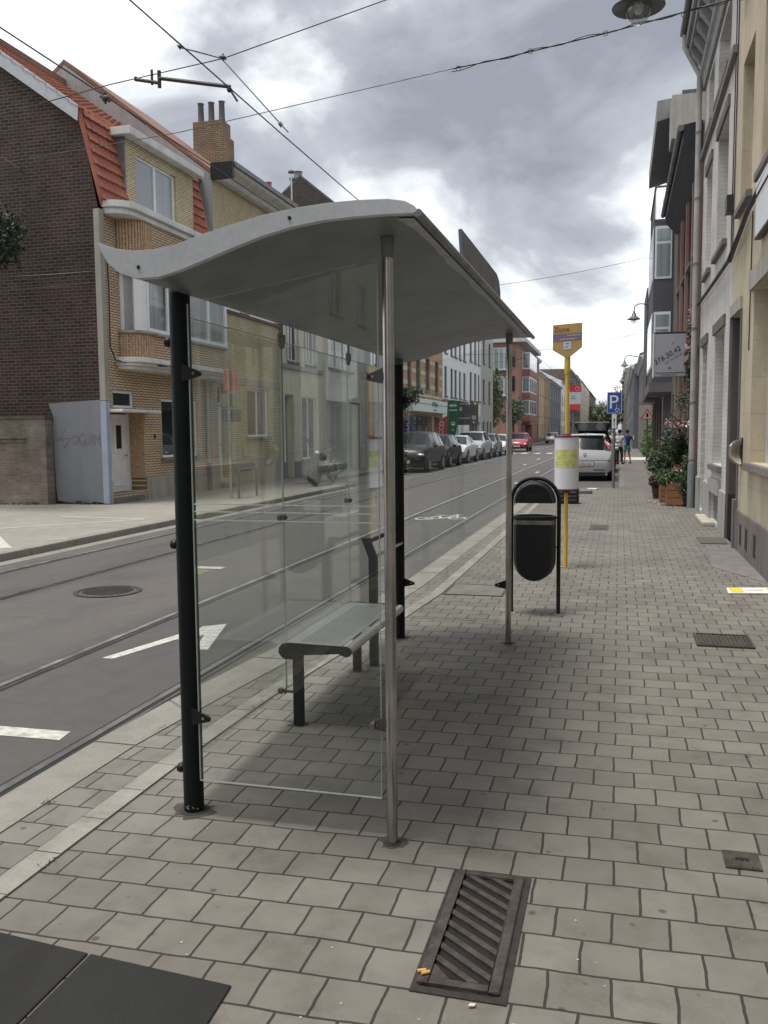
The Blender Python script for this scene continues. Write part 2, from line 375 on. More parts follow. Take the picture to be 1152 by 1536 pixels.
# ------------------------------------------------------------------ ground, road, kerbs, tracks
ZR = -.08
def ground():
    g = MB().quad((-400, -60, -.35), (400, -60, -.35), (400, 1200, -.35), (-400, 1200, -.35)); struct(g.build('ground', M_WALK))
    # carriageway asphalt
    r = MB().quad((-7.75, -90, ZR), (-1.4, -90, ZR), (-1.4, 24.6, ZR), (-7.75, 24.6, ZR)); r.quad((-9.35, 24.6, ZR), (.25, 24.6, ZR), (.25, 1100, ZR), (-9.35, 1100, ZR))
    struct(r.build('road', M_ASPH))
    # right-hand footway of pavers; its edge follows the kerb
    kerb_in = [(-2.24, -50), (-2.24, 3.7), (-2.20, 4.2), (-2.08, 5.4), (-1.93, 6.9), (-1.83, 8.2), (-1.82, 12), (-1.80, 19.5), (-1.76, 23.9)]
    kerb_out = [(-2.47, -50), (-2.47, 3.7), (-2.44, 4.4), (-2.35, 5.4), (-2.20, 6.9), (-2.07, 8.2), (-2.06, 12), (-2.03, 19.5), (-1.98, 23.9)]
    p = MB(); p.quad(*[(x, y, 0) for x, y in kerb_in], (1.75, 23.9, 0), (1.75, -90, 0))
    struct(p.build('pavement', M_PAVE))
    k = MB()
    for i in range(len(kerb_in)-1):
        a, b, c, d = kerb_out[i], kerb_out[i+1], kerb_in[i+1], kerb_in[i]
        L = math.hypot(b[0]-a[0], b[1]-a[1]); m = max(1, round(L/1.0))
        for j in range(m):
            t0, t1 = j/m, (j+1)/m-.007/L
            def lp(u, v, t): return (u[0]+(v[0]-u[0])*t, u[1]+(v[1]-u[1])*t)
            q = [lp(a, b, t0), lp(a, b, t1), lp(d, c, t1), lp(d, c, t0)]
            k.prism(q, 'z', -.2, .004)
    struct(k.build('kerb', M_CONC, bevel=.006))
    # pale strip of long stones
    st = [(-1.97, -50), (-1.97, 3.8), (-1.95, 4.6), (-1.86, 5.6), (-1.72, 6.7), (-1.63, 8.0), (-1.62, 12), (-1.64, 23.8)]
    s = MB(); rg = random.Random(4)
    for i in range(len(st)-1):
        a, b = st[i], st[i+1]; L = math.hypot(b[0]-a[0], b[1]-a[1]); m = max(1, round(L/.29))
        for j in range(m):
            t0, t1 = j/m, (j+1)/m-.006/L
            x0, y0 = a[0]+(b[0]-a[0])*t0, a[1]+(b[1]-a[1])*t0; x1, y1 = a[0]+(b[0]-a[0])*t1, a[1]+(b[1]-a[1])*t1
            s.prism([(x0-.052, y0), (x1-.052, y1), (x1+.052, y1), (x0+.052, y0)], 'z', -.02, .0035+rg.random()*.0015)
    struct(s.build('paving_strip', M_STRIP))
    e = MB()
    for i in range(len(st)-1):
        for sx in (-.058, .054):
            a, b = st[i], st[i+1]; e.quad((a[0]+sx, a[1], .002), (b[0]+sx, b[1], .002), (b[0]+sx+.005, b[1], .002), (a[0]+sx+.005, a[1], .002))
    struct(e.build('paving_joint', M_GROOVE))
    # asphalt footway beyond the bus platform, with its own granite kerb
    q = MB().quad((.16, 23.9, 0.002), (1.75, 23.9, .002), (1.75, 47, .002), (.16, 47, .002)); q.quad((.16, 51.5, .002), (1.75, 51.5, .002), (1.75, 400, .002), (.16, 400, .002))
    struct(q.build('footway', M_ASPH2))
    q = MB().quad((.16, 47, .003), (9, 47, .003), (9, 51.5, .003), (.16, 51.5, .003)); struct(q.build('side_path', plain('pale_paving', (.5, .47, .42), .8, bump=.002)))
    k2 = MB()
    for j in range(130):
        k2.box(.02, .158, 24.0+j*1.0, 24.99+j*1.0, -.2, .004)
    k2.box(-1.98, .158, 23.9, 23.995, -.2, .004)
    struct(k2.build('kerb', M_GSTONE))
    # left kerb and gutter, left footway
    k3 = MB(); y = -50
    for (xa, ya, xb, yb) in ((-7.68, -90, -7.68, 24.6),):
        n = int((yb-ya)/1.0)
        for j in range(n): k3.box(-7.68, -7.50, ya+j, ya+j+.99, -.2, .02)
    for j in range(110): k3.box(-9.33, -9.18, 24.9+j, 24.9+j+.99, -.2, .02)
    k3.box(-9.33, -7.5, 24.62, 24.88, -.2, .02)
    struct(k3.build('kerb', M_CONC, bevel=.01))
    gu = MB().quad((-7.499, -90, ZR+.004), (-7.27, -90, ZR+.004), (-7.27, 24.5, ZR+.004), (-7.499, 24.5, ZR+.004)); struct(gu.build('gutter', M_CONC))
    w = MB().quad((-16, -90, .0), (-7.68, -90, .0), (-7.68, 24.75, 0), (-16, 24.75, 0)); w.quad((-16, 24.75, 0), (-9.33, 24.75, 0), (-9.33, 400, 0), (-16, 400, 0))
    struct(w.build('footway', M_WALK))
    # painted lines on the left footway
    m = MB()
    def line(a, b, w, z):
        a, b = Vector((*a, 0)), Vector((*b, 0)); d = (b-a).normalized(); n = Vector((-d.y, d.x, 0))*w/2
        m.quad(*[(q.x, q.y, z) for q in (a-n, b-n, b+n, a+n)])
    line((-9.72, 12.18), (-8.18, 14.01), .085, .004); line((-9.99, 14.21), (-8.18, 14.05), .085, .0045)
    m.quad((-8.94, 11.2, .004), (-7.87, 10.08, .004), (-8.25, 9.75, .004), (-9.5, 10.6, .004)); line((-7.95, 11.0), (-7.75, 11.15), .06, .004)
    # road: arrow halves, dashes, far markings
    z = ZR+.004
    m.quad((-3.53, 5.42, z), (-3.44, 5.42, z), (-3.24, 6.24, z), (-3.31, 6.40, z))
    m.quad((-3.29, 6.53, z), (-3.14, 6.66, z), (-2.90, 5.81, z), (-3.00, 5.80, z), (-3.14, 6.24, z), (-3.20, 6.04, z), (-3.27, 6.05, z))
    m.quad((-3.24, 3.99, z), (-2.81, 4.0, z), (-2.79, 3.87, z), (-3.20, 3.86, z)); m.quad((-3.9, 4.0, z), (-3.28, 3.99, z), (-3.26, 3.86, z), (-3.9, 3.86, z))
    m.quad((-4.85, 9.4, z), (-4.5, 9.4, z), (-4.5, 9.56, z), (-4.85, 9.56, z))
    for (x, y0, y1) in ((-4.5, 36, 37.2), (-4.4, 42, 43), (-3.1, 34, 35), (-4.5, 50, 52), (-3.1, 27, 27.5)): m.quad((x, y0, z), (x+.12, y0, z), (x+.12, y1, z), (x, y1, z))
    for i in range(8): m.quad((-8.6+i*.9, 63, z), (-8.2+i*.9, 63, z), (-8.2+i*.9, 66, z), (-8.6+i*.9, 66, z))
    # bicycle painted on the lane
    def ring(cx, cy, r0, r1, k=22, sq=1.0):
        for i in range(k):
            t0, t1 = 2*math.pi*i/k, 2*math.pi*(i+1)/k
            m.quad(*[(cx+r*math.cos(t)*sq, cy+r*math.sin(t), z) for r, t in ((r0, t0), (r0, t1), (r1, t1), (r1, t0))])
    ring(-3.44, 15.75, .17, .23, sq=.75); ring(-2.86, 15.95, .17, .23, sq=.75)
    def ml(a, b, w=.05): line(a, b, w, z)
    ml((-3.44, 15.75), (-3.25, 16.35)); ml((-3.25, 16.35), (-2.95, 16.42)); ml((-2.95, 16.42), (-3.15, 15.78)); ml((-3.15, 15.78), (-3.25, 16.35)); ml((-3.44, 15.75), (-3.15, 15.78)); ml((-2.86, 15.95), (-2.97, 16.6)); ml((-3.05, 16.62), (-2.88, 16.62)); ml((-3.34, 16.52), (-3.2, 16.52))
    struct(m.build('road_marking', M_WHITE))
    # four tram rails let into the road, each with its groove
    rl = MB(); gr = MB(); rl2 = MB()
    for x in (-2.645, -3.77, -5.82, -6.92):
        gr.quad((x-.05, -90, ZR+.003), (x+.085, -90, ZR+.003), (x+.085, 500, ZR+.003), (x-.05, 500, ZR+.003))
        (rl2 if x in (-3.77, -6.92) else rl).box(x-.028, x+.018, -90, 500, ZR-.01, ZR+.009); rl.box(x+.052, x+.066, -90, 500, ZR-.01, ZR+.008)
    struct(gr.build('rail_bed', M_GROOVE)); struct(rl.build('tram_rail', M_RAIL, bevel=.002)); struct(rl2.build('tram_rail', plain('highlit_rail', (.80, .79, .77), .36, 1.0, .15, 3), bevel=.002))  # paler steel on alternate rails: the bright highlight is put into the colour
    tb = MB()
    for x0, x1 in ((-3.95, -2.52), (-7.05, -5.65)):
        tb.quad((x0, -90, ZR+.0015), (x1, -90, ZR+.0015), (x1, 500, ZR+.0015), (x0, 500, ZR+.0015))
    struct(tb.build('track_bed', asphalt('track_asphalt', (.075, .074, .074), (.10, .092, .085))))
    # manhole in the road
    t = thing('manhole_cover', 'round iron manhole cover set in the road between the tram tracks', 'manhole cover', (-4.98, 7.8, ZR))
    c = MB().lathe([(.001, ZR+.008), (.27, ZR+.008), (.285, ZR+.004)], (-4.98, 7.8, 0), n=32); c.build('cover', plain('worn_manhole_iron', (.10, .094, .088), .6, .2, .3, 20, bump=.002), t)
    c = MB().lathe([(.29, ZR+.004), (.29, ZR+.009), (.335, ZR+.009), (.335, ZR+.004)], (-4.98, 7.8, 0), n=32); c.build('frame', M_IRON, t)
    c = MB()
    for i in range(-5, 6):
        w = math.sqrt(max(0, .25**2-(i*.045)**2)); c.box(-4.98-w, -4.98+w, 7.8+i*.045-.008, 7.8+i*.045+.008, ZR+.0085, ZR+.013)
    c.build('rib', M_IRON, t)
ground()

def loc_items():
    # slatted storm drain in the foreground (slats run diagonally)
    t = thing('drain_grate', 'large rusty drain grate with diagonal slats in the foreground pavers', 'drain grate', (-.40, 2.52, 0))
    X0, X1, Y0, Y1 = -.512, -.285, 2.215, 2.85
    b = MB(); b.box(X0-.014, X1+.022, Y0-.028, Y1+.018, .001, .0045); b.build('mortar_bed', plain('dark_mortar', (.03, .026, .023), .9, var=.4, vs=30, bump=.004), t)
    p = MB().quad((X0+.03, Y0+.03, .0052), (X1-.03, Y0+.03, .0052), (X1-.03, Y1-.03, .0052), (X0+.03, Y1-.03, .0052)); p.build('shaft', M_DARK, t)
    f = MB(); f.box(X0, X0+.03, Y0, Y1, .005, .016); f.box(X1-.03, X1, Y0, Y1, .005, .016); f.box(X0+.03, X1-.03, Y0, Y0+.03, .005, .016); f.box(X0+.03, X1-.03, Y1-.03, Y1, .005, .016)
    f.build('frame', M_IRON, t, bevel=.003)
    dx = (X1-X0-.06)
    for i in range(-1, 10):
        y = Y0+.05+i*.062; s = MB(); a = (X0+.03, y+.125); c = (X1-.03, y-.005)
        pts = [(a[0], a[1]), (c[0], c[1]), (c[0], c[1]+.026), (a[0], a[1]+.026)]
        cl = pts
        for lim, sg in ((Y1-.031, 1), (Y0+.031, -1)):      # clip the bar to the frame
            outp = []
            for p_, q_ in zip(cl, cl[1:]+cl[:1]):
                ip, iq = (lim-p_[1])*sg >= 0, (lim-q_[1])*sg >= 0
                if ip: outp.append(p_)
                if ip != iq: k_ = (lim-p_[1])/(q_[1]-p_[1]); outp.append((p_[0]+(q_[0]-p_[0])*k_, lim))
            cl = outp
            if not cl: break
        if len(cl) < 3 or max(q[0] for q in cl)-min(q[0] for q in cl) < .03: continue
        s.prism(cl, 'z', .0055, .0145); s.build('slat', M_IRON, t)
    b = MB().prism([(X0+.025, Y0+.025), (X0+.09, Y0+.025), (X0+.025, Y0+.10)], 'z', .008, .0152); b.build('corner_plate', M_IRON, t)
    for k, (x, y, a) in enumerate(((-.505, 2.255, .4), (-.493, 2.248, .6))):
        c = MB().tube([(x-.012*math.cos(a), y-.012*math.sin(a), .022), (x+.012*math.cos(a), y+.012*math.sin(a), .022)], .0045, 8)
        tag(c.build('cigarette_butt', plain('orange_filter', (.62, .34, .10), .8), None), 'orange cigarette filter lying on the near corner of the large drain grate', 'cigarette butt', 'cigarette butts on the drain')
    for (x, y, lab) in ((-.36, 2.155, 'small pale leaf scrap on the mortar edge in front of the large drain'), (-.245, 2.10, 'small pale stone chip on the pavers just right of the large drain')):
        c = MB().prism([(x, y), (x+.016, y+.004), (x+.02, y+.014), (x+.004, y+.013)], 'z', .005, .009); tag(c.build('litter_scrap', plain('pale_scrap', (.6, .55, .45), .8), None), lab, 'litter')
    # narrow slotted grate by the right
    t = thing('drain_grate', 'dark rectangular grate with fine slots in the pavers on the right', 'drain grate', (.73, 6.57, 0))
    b = MB().box(.55, .92, 6.38, 6.76, .001, .006); b.build('plate', M_IRON, t)
    s = MB()
    for i in range(12): s.box(.575+i*.028, .590+i*.028, 6.41, 6.73, .0062, .012)
    s.build('slat', M_IRON, t)
    f = MB(); f.box(.545, .565, 6.375, 6.765, .001, .013); f.box(.905, .925, 6.375, 6.765, .001, .013); f.box(.565, .905, 6.375, 6.395, .001, .013); f.box(.565, .905, 6.745, 6.765, .001, .013); f.build('frame', M_IRON, t)
    t = thing('valve_cover', 'small square iron valve cover with an oval slot near the right edge', 'cover', (.435, 3.165, 0))
    MB().box(.375, .495, 3.105, 3.235, .001, .007).build('plate', M_IRON, t, bevel=.002)
    s = MB(); 
    for i in range(6): s.box(.385+i*.018, .393+i*.018, 3.112, 3.228, .0072, .009)
    s.build('rib', M_IRON, t)
    MB().lathe([(.001, .0105), (.022, .0105), (.024, .007)], (.435, 3.17, 0), sx=1, sy=.45).build('slot', M_DARK, t)
    t = thing('access_cover', 'wide flat access cover filled with paving near the far shelter pole', 'cover', (-1.28, 8.24, 0))
    MB().box(-1.54, -1.03, 7.96, 8.5, .001, .005).build('lid', stained('cover_fill', (.20, .185, .165), amt=.4, vs=9, streak=False), t)
    f = MB(); f.box(-1.56, -1.54, 7.94, 8.52, .001, .007); f.box(-1.03, -1.01, 7.94, 8.52, .001, .007); f.box(-1.54, -1.03, 7.94, 7.96, .001, .007); f.box(-1.54, -1.03, 8.5, 8.52, .001, .007); f.build('frame', M_IRON, t)
    t = thing('hydrant_cover', 'small dark rectangular cover in the pavers beyond the yellow pole', 'cover', (-.28, 14.0, 0))
    MB().box(-.42, -.14, 13.7, 14.4, .001, .006).build('plate', M_IRON, t); MB().box(-.36, -.20, 13.85, 14.25, .0062, .009).build('boss', M_IRON, t)
    tag(MB().box(1.06, 1.40, 12.25, 12.95, .001, .012).build('door_grating', plain('coir_grating', (.10, .09, .075), .9, var=.4, vs=30, bump=.006), None), 'rough dark grating in the pavement before the grey doorway', 'grating')
    tag(MB().box(1.28, 1.47, 14.5, 16.0, .001, .06).build('stone_slab', stained('pale_slab', (.55, .52, .42), streak=False), None, bevel=.01), 'pale stone slab lying below the cellar window of the white brick house', 'slab')
    struct(MB().quad((1.0, 10.2, .003), (1.47, 9.1, .003), (1.47, 11.7, .003), (1.12, 11.9, .003)).build('patch', stained('grey_cement_patch', (.21, .20, .19), streak=False)))
    # paper strip on the ground
    t = thing('paper_strip', 'yellow and white printed strip lying flat on the pavers at the right', 'paper strip', (1.3, 8.66, 0))
    MB().prism([(.985, 8.50), (1.9, 8.66), (1.88, 8.98), (1.0, 8.78)], 'z', .004, .014).build('sheet', plain('strip_white', (.78, .77, .72), .5), t)
    y = MB()
    for a, b in ((.03, .16), (.40, .52), (.62, .8)):
        P = lambda s_, q: (.99+s_*.9, 8.52+.16*s_+q*.26, .0145)
        y.quad(P(a, .05), P(b, .05), P(b, .95), P(a, .95))
    y.build('printed_block', plain('strip_yellow', (.80, .58, .05), .5), t)
    k = MB()
    for i in range(7): P = lambda s_, q: (.99+s_*.9, 8.52+.16*s_+q*.26, .0148); k.quad(P(.19+i*.025, .35), P(.205+i*.025, .35), P(.205+i*.025, .6), P(.19+i*.025, .6))
    k.build('print', plain('strip_grey', (.35, .35, .35), .6), t)
    # dark rubbery tiles at the lower left
    t = thing('ground_tile', 'two large charcoal rubber tiles laid flush in the pavers bottom left', 'floor tile', (-1.3, 1.9, 0))
    md = asphalt('charcoal_tile', (.006, .0065, .007), (.021, .020, .019))
    MB().prism([(-1.79, 2.155), (-1.466, 2.125), (-1.458, 1.2), (-1.79, 1.2)], 'z', .001, .0065).build('tile', md, t, bevel=.002)
    MB().prism([(-1.457, 2.124), (-.998, 2.088), (-.96, 1.2), (-1.449, 1.2)], 'z', .001, .0065).build('tile', md, t, bevel=.002)
loc_items()

# ------------------------------------------------------------------ bus shelter
RT = [(-1.712, 2.150), (-1.68, 2.138), (-1.64, 2.124), (-1.58, 2.114), (-1.50, 2.114), (-1.42, 2.126), (-1.33, 2.150), (-1.22, 2.176), (-1.11, 2.198), (-1.0, 2.212), (-.90, 2.219), (-.80, 2.221), (-.70, 2.217), (-.645, 2.207), (-.615, 2.190), (-.602, 2.172)]
RB = [(-1.712, 2.146), (-1.70, 2.115), (-1.675, 2.075), (-1.63, 2.040), (-1.57, 2.020), (-1.49, 2.020), (-1.41, 2.038), (-1.32, 2.066), (-1.22, 2.098), (-1.12, 2.128), (-1.02, 2.150), (-.92, 2.163), (-.82, 2.168), (-.70, 2.169), (-.62, 2.166)]
def zbot(x):
    return np.interp(x, [p[0] for p in RB], [p[1] for p in RB])
def shelter():
    t = thing('bus_shelter', 'glass bus shelter with wavy grey roof, dark green and steel posts, on the pavers', 'bus shelter', (-1.15, 4.6, 0))
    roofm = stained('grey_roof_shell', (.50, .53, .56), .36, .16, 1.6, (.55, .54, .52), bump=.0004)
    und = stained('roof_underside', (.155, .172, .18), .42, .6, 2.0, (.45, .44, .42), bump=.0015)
    Y0, Y1 = 2.72, 6.42
    m = MB(); n = len(RT); o = 0
    for y in (Y0, Y1): m.v += [(x, y, z) for x, z in RT]
    m.f += [(i, i+1, n+i+1, n+i) for i in range(n-1)]
    r = m.build('roof_shell', roofm, t, smooth=40)
    m = MB(); n = len(RB)
    for y in (Y0, Y1): m.v += [(x, y, z+.001) for x, z in RB]
    m.f += [(i, i+1, n+i+1, n+i) for i in range(n-1)]
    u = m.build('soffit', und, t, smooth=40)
    ring = RT+RB[::-1]
    f = MB().prism(ring, 'y', Y0-.024, Y0).build('fascia', roofm, t, bevel=.003, smooth=30)
    MB().prism(ring, 'y', Y1, Y1+.012).build('fascia', plain('dark_trim', (.05, .055, .06), .5), t)
    for x, z in ((-1.56, 2.058), (-1.02, 2.181)): MB().lathe([(.0001, Y0-.0275), (.006, Y0-.0275), (.006, Y0-.023)], (x, 0, z), 'y', 10).build('screw', M_BLACK, t)
    MB().prism([(-.602, 2.180), (-.594, 2.177), (-.589, 2.167), (-.594, 2.157), (-.608, 2.154), (-.616, 2.162)], 'y', Y0-.028, Y1+.014).build('gutter_bar', plain('aluminium_edge', (.16, .17, .18), .42, .6, .3, 4), t, smooth=50)
    # strip of old lighter paint below the edge bar
    s = MB(); rg = random.Random(7); y = Y0+.02; w = .055
    pts = []
    while y < Y1-.05:
        pts.append((y, w)); y += rg.uniform(.05, .16); w = min(.075, max(.03, w+rg.uniform(-.014, .014)))
    for (ya, wa), (yb, wb) in zip(pts, pts[1:]):
        s.quad((-.626, ya, zbot(-.64)-.004), (-.626, yb, zbot(-.64)-.004), (-.626-wb, yb, zbot(-.64-wb)-.003), (-.626-wa, ya, zbot(-.64-wa)-.003))
    s.build('peeling_strip', plain('peeled_paint', (.36, .37, .39), .6, var=.2, vs=20), t)
    # posts: dark green tube posts at the back, steel poles at the front
    def post(x, y, r, ztop, mat, nm):
        p = MB().lathe([(.0001, 0), (r*1.0, 0), (r, .02), (r, ztop)], (x, y, 0), n=24); o = p.build(nm, mat, t, smooth=40)
        MB().lathe([(r, ztop), (r*1.02, ztop+.003), (r*1.02, float(zbot(x))+.01)], (x, y, 0), n=24).build('collar', plain('collar_grey', (.07, .078, .08), .5), o, smooth=40)
        return o
    worn = plain('worn_green_paint', (.004, .0075, .008), .5, 0, .25, 9, spec=.22)
    pl = post(-1.625, 3.10, .040, 2.035, worn, 'post'); pb = post(-1.535, 6.17, .040, 1.98, worn, 'post')
    ch = MB(); rg = random.Random(3)
    for i in range(7):
        a = rg.uniform(-2.0, -.5); z = rg.uniform(.004, .03); s_ = rg.uniform(.0015, .004)
        x, y = -1.625+.0404*math.cos(a), 3.10+.0404*math.sin(a); tx, ty = -math.sin(a), math.cos(a)
        ch.quad((x-tx*s_, y-ty*s_, z), (x+tx*s_, y+ty*s_, z+.002), (x+tx*s_*.6, y+ty*s_*.6, z+s_*2.2), (x-tx*s_, y-ty*s_, z+s_*1.5))
    ch.build('chipped_paint', plain('primer_grey', (.33, .33, .32), .8), pl, recalc=False)
    s1 = MB().lathe([(.0001, 0), (.0200, 0), (.0200, 2.155)], (-.782, 3.01, 0), n=24).build('pole', M_STEEL, t, smooth=40)
    s2 = MB().lathe([(.0001, 0), (.0205, 0), (.0205, 2.165)], (-.742, 6.18, 0), n=24).build('pole', M_STEEL, t, smooth=40)
    for px, py, par, r in ((-.782, 3.01, s1, .0202), (-.742, 6.18, s2, .0207)):
        MB().lathe([(r, 2.10), (r+.004, 2.12), (r+.004, 2.168)], (px, py, 0), n=20).build('cap', M_GUT, par, smooth=40)
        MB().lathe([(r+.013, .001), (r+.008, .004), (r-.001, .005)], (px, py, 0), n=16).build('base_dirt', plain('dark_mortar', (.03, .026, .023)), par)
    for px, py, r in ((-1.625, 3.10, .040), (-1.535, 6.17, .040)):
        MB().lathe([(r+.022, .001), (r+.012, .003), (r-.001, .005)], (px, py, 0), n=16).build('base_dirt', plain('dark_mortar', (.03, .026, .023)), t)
    # glass: three panes at the back, one at each end
    GX = -1.668
    for a, b in ((3.16, 4.235), (4.243, 5.38), (5.388, 6.32)):
        MB().box(GX-.004, GX+.004, a, b, .17, 1.96).build('glass_pane', M_GLASS, t, recalc=True)
    MB().prism([(-1.565, .15), (-.832, .15), (-.832, 2.105), (-1.565, 1.985)], 'y', 3.046, 3.054).build('glass_pane', M_GLASS, t)
    MB().prism([(-1.47, .15), (-.80, .15), (-.80, 2.1), (-1.47, 1.96)], 'y', 6.186, 6.194).build('glass_pane', M_GLASS, t)
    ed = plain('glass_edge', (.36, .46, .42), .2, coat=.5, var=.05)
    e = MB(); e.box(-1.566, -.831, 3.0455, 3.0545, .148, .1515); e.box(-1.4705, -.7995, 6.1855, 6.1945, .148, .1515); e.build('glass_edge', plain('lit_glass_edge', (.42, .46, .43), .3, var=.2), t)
    e = MB(); e.box(-1.568, -1.5655, 3.046, 3.054, .152, 1.985); e.box(-.8317, -.829, 3.046, 3.054, .152, 2.10)
    for y in (4.239, 5.384): e.box(GX-.004, GX+.004, y-.0035, y+.0035, .17, 1.96)
    e.box(GX-.0045, GX+.0045, 3.157, 3.16, .17, 1.96); e.box(GX-.004, GX+.004, 3.16, 6.32, 1.961, 1.965); e.build('glass_edge', ed, t)
    st = MB()
    for z in (1.176, 1.208, 1.236): st.box(-1.56, -.836, 3.0440, 3.0457, z-.0022, z+.0022)
    st.build('safety_stripe', plain('etched_white', (.62, .65, .64), .8, var=.03), t)
    # clamps of the back panes
    def knob(y, z, r=.017, to=-1.66, nm='clamp'):
        k = MB().lathe([(.0001, GX-.028), (r, GX-.028), (r*1.12, GX-.022), (r*1.12, GX-.010), (r*.9, GX-.005)], (0, y, z), 'x', 16)
        k.lathe([(r*.9, GX+.005), (r*.9, GX+.012), (r*.5, GX+.014), (r*.5, to)], (0, y, z), 'x', 16); k.build(nm, M_BLACK, t, smooth=40)
    for z in (1.855, 1.07, .165): knob(3.115, z)
    for y in (4.239, 5.384):
        for z in (1.07,): knob(y, z, to=GX+.02)
    knob(4.20, .165, r=.015, to=-1.60); knob(5.36, .22, r=.014, to=-1.60)
    for y in (4.239, 5.384):          # drop brackets from the roof
        b = MB().box(GX+.005, GX+.013, y-.012, y+.012, 1.99, float(zbot(GX+.01))+.02)
        b.prism([(y-.045, 2.0), (y+.045, 2.0), (y+.042, 1.965), (y+.026, 1.935), (y, 1.925), (y-.026, 1.935), (y-.042, 1.965)], 'x', GX+.0045, GX+.013)
        b.build('hanger_bracket', plain('grey_bracket', (.10, .105, .10), .5), t)
    # ears that hold the end panes
    def ear(x, y, z, d, yy, mat=M_BLACK):
        MB().prism([(x, z+.034), (x+d*.055, z+.012), (x+d*.078, z+.002), (x+d*.078, z-.012), (x+d*.05, z-.02), (x, z-.03)], 'y', yy, yy+.008).build('ear_bracket', mat, t)
        MB().lathe([(.0001, yy-.004), (.006, yy-.004), (.006, yy)], (x+d*.05, 0, z-.002), 'y', 10).build('bolt', M_STEEL, t)
    ear(-1.592, 3.1, 1.73, 1, 3.036); ear(-1.592, 3.1, .405, 1, 3.036); ear(-1.50, 6.17, .41, 1, 6.176); ear(-1.50, 6.17, 1.73, 1, 6.176)
    ear(-.797, 3.01, .435, -1, 3.036, plain('steel_ear', (.10, .10, .10), .4, .5)); ear(-.797, 3.01, 1.70, -1, 3.036, plain('steel_ear', (.1, .1, .1))); MB().lathe([(.0001, 3.0), (.013, 3.0), (.014, 3.01), (.014, 3.046)], (-.872, 0, 1.70), 'y', 14).build('round_clamp', M_STEEL, t, smooth=40); ear(-.76, 6.18, .42, -1, 6.176)
    MB().lathe([(.0001, 3.005), (.011, 3.005), (.012, 3.01), (.012, 3.046)], (-.856, 0, .434), 'y', 14).build('round_clamp', M_STEEL, t, smooth=40)
    # fin shaped sign plate on the roof
    MB().prism([(4.30, 2.475), (5.55, 2.475), (5.66, 2.45), (5.73, 2.39), (5.76, 2.20), (4.52, 2.20), (4.42, 2.28), (4.34, 2.38)], 'x', -.765, -.745).build('roof_fin', plain('slate_blue_plate', (.115, .12, .145), .5, var=.15), t, bevel=.003)
shelter()

def bench():
    t = thing('bench', 'bench with perforated steel seat on dark green legs inside the shelter', 'bench', (-1.45, 4.7, 0))
    Y0, Y1 = 4.13, 5.25
    # seat: slatted top between a fat back tube and a slim front tube
    pr = [(-1.625, .437), (-1.36, .432)]
    SEATM = plain('satin_steel_seat', (.56, .57, .565), .34, .6, .12, 4)
    s = MB().prism([(-1.622, .437), (-1.335, .430), (-1.335, .424), (-1.622, .431)], 'y', Y0+.012, Y1).build('seat', SEATM, t)
    g = MB()
    for i in range(13):
        x = -1.56+i*.0155; z = .437-(x+1.622)*.0244+.0006; g.box(x-.0014, x+.0014, Y0+.05, Y1-.05, z-.0008, z+.0004)
    g.build('slot', plain('slot_dark', (.16, .16, .16), .6), s)
    MB().tube([(-1.305, Y0+.014, .407), (-1.305, Y1, .407)], .026, 20).build('front_tube', SEATM, t, smooth=50)
    MB().tube([(-1.622, Y0+.014, .398), (-1.622, Y1, .398)], .039, 20).build('back_tube', SEATM, t, smooth=50)
    for y in (Y0, Y1):
        e = MB().prism([(-1.622, .439), (-1.30, .434), (-1.282, .424), (-1.276, .406), (-1.285, .388), (-1.305, .380), (-1.325, .388), (-1.345, .396), (-1.55, .378), (-1.575, .362), (-1.60, .355), (-1.63, .353), (-1.652, .366), (-1.666, .388), (-1.664, .413), (-1.648, .432)], 'y', y, y+.012)
        e.build('end_plate', M_GREEN, t)
    for y in (Y0+.02, Y1-.05): MB().box(-1.60, -1.552, y, y+.05, 0, .40).build('leg', M_GREEN, t, bevel=.006)
    u = MB().prism([(-1.535, 0), (-1.485, 0), (-1.485, .70), (-1.535, .83), (-1.582, .83), (-1.535, .705)], 'y', 5.36, 5.41).build('upright', M_GREEN, t)
    MB().tube([(-1.51, 5.40, .705), (-1.51, 6.14, .705)], .012, 12).build('rail', M_STEEL, t, smooth=50)
    MB().tube([(-1.555, 5.40, .80), (-1.555, 6.14, .80)], .014, 12).build('rail', M_GREEN, t, smooth=50)
bench()
def foot_dirt():
    m = MB(); rg = random.Random(21)
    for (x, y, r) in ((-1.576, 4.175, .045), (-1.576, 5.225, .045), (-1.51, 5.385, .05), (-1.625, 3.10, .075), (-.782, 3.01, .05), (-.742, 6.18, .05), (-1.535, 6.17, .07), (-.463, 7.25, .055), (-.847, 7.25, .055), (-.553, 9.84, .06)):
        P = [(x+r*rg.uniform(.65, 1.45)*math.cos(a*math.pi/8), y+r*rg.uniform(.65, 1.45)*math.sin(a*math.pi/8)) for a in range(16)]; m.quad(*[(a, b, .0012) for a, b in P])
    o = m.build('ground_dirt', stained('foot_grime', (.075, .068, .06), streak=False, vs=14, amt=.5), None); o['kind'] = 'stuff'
foot_dirt()

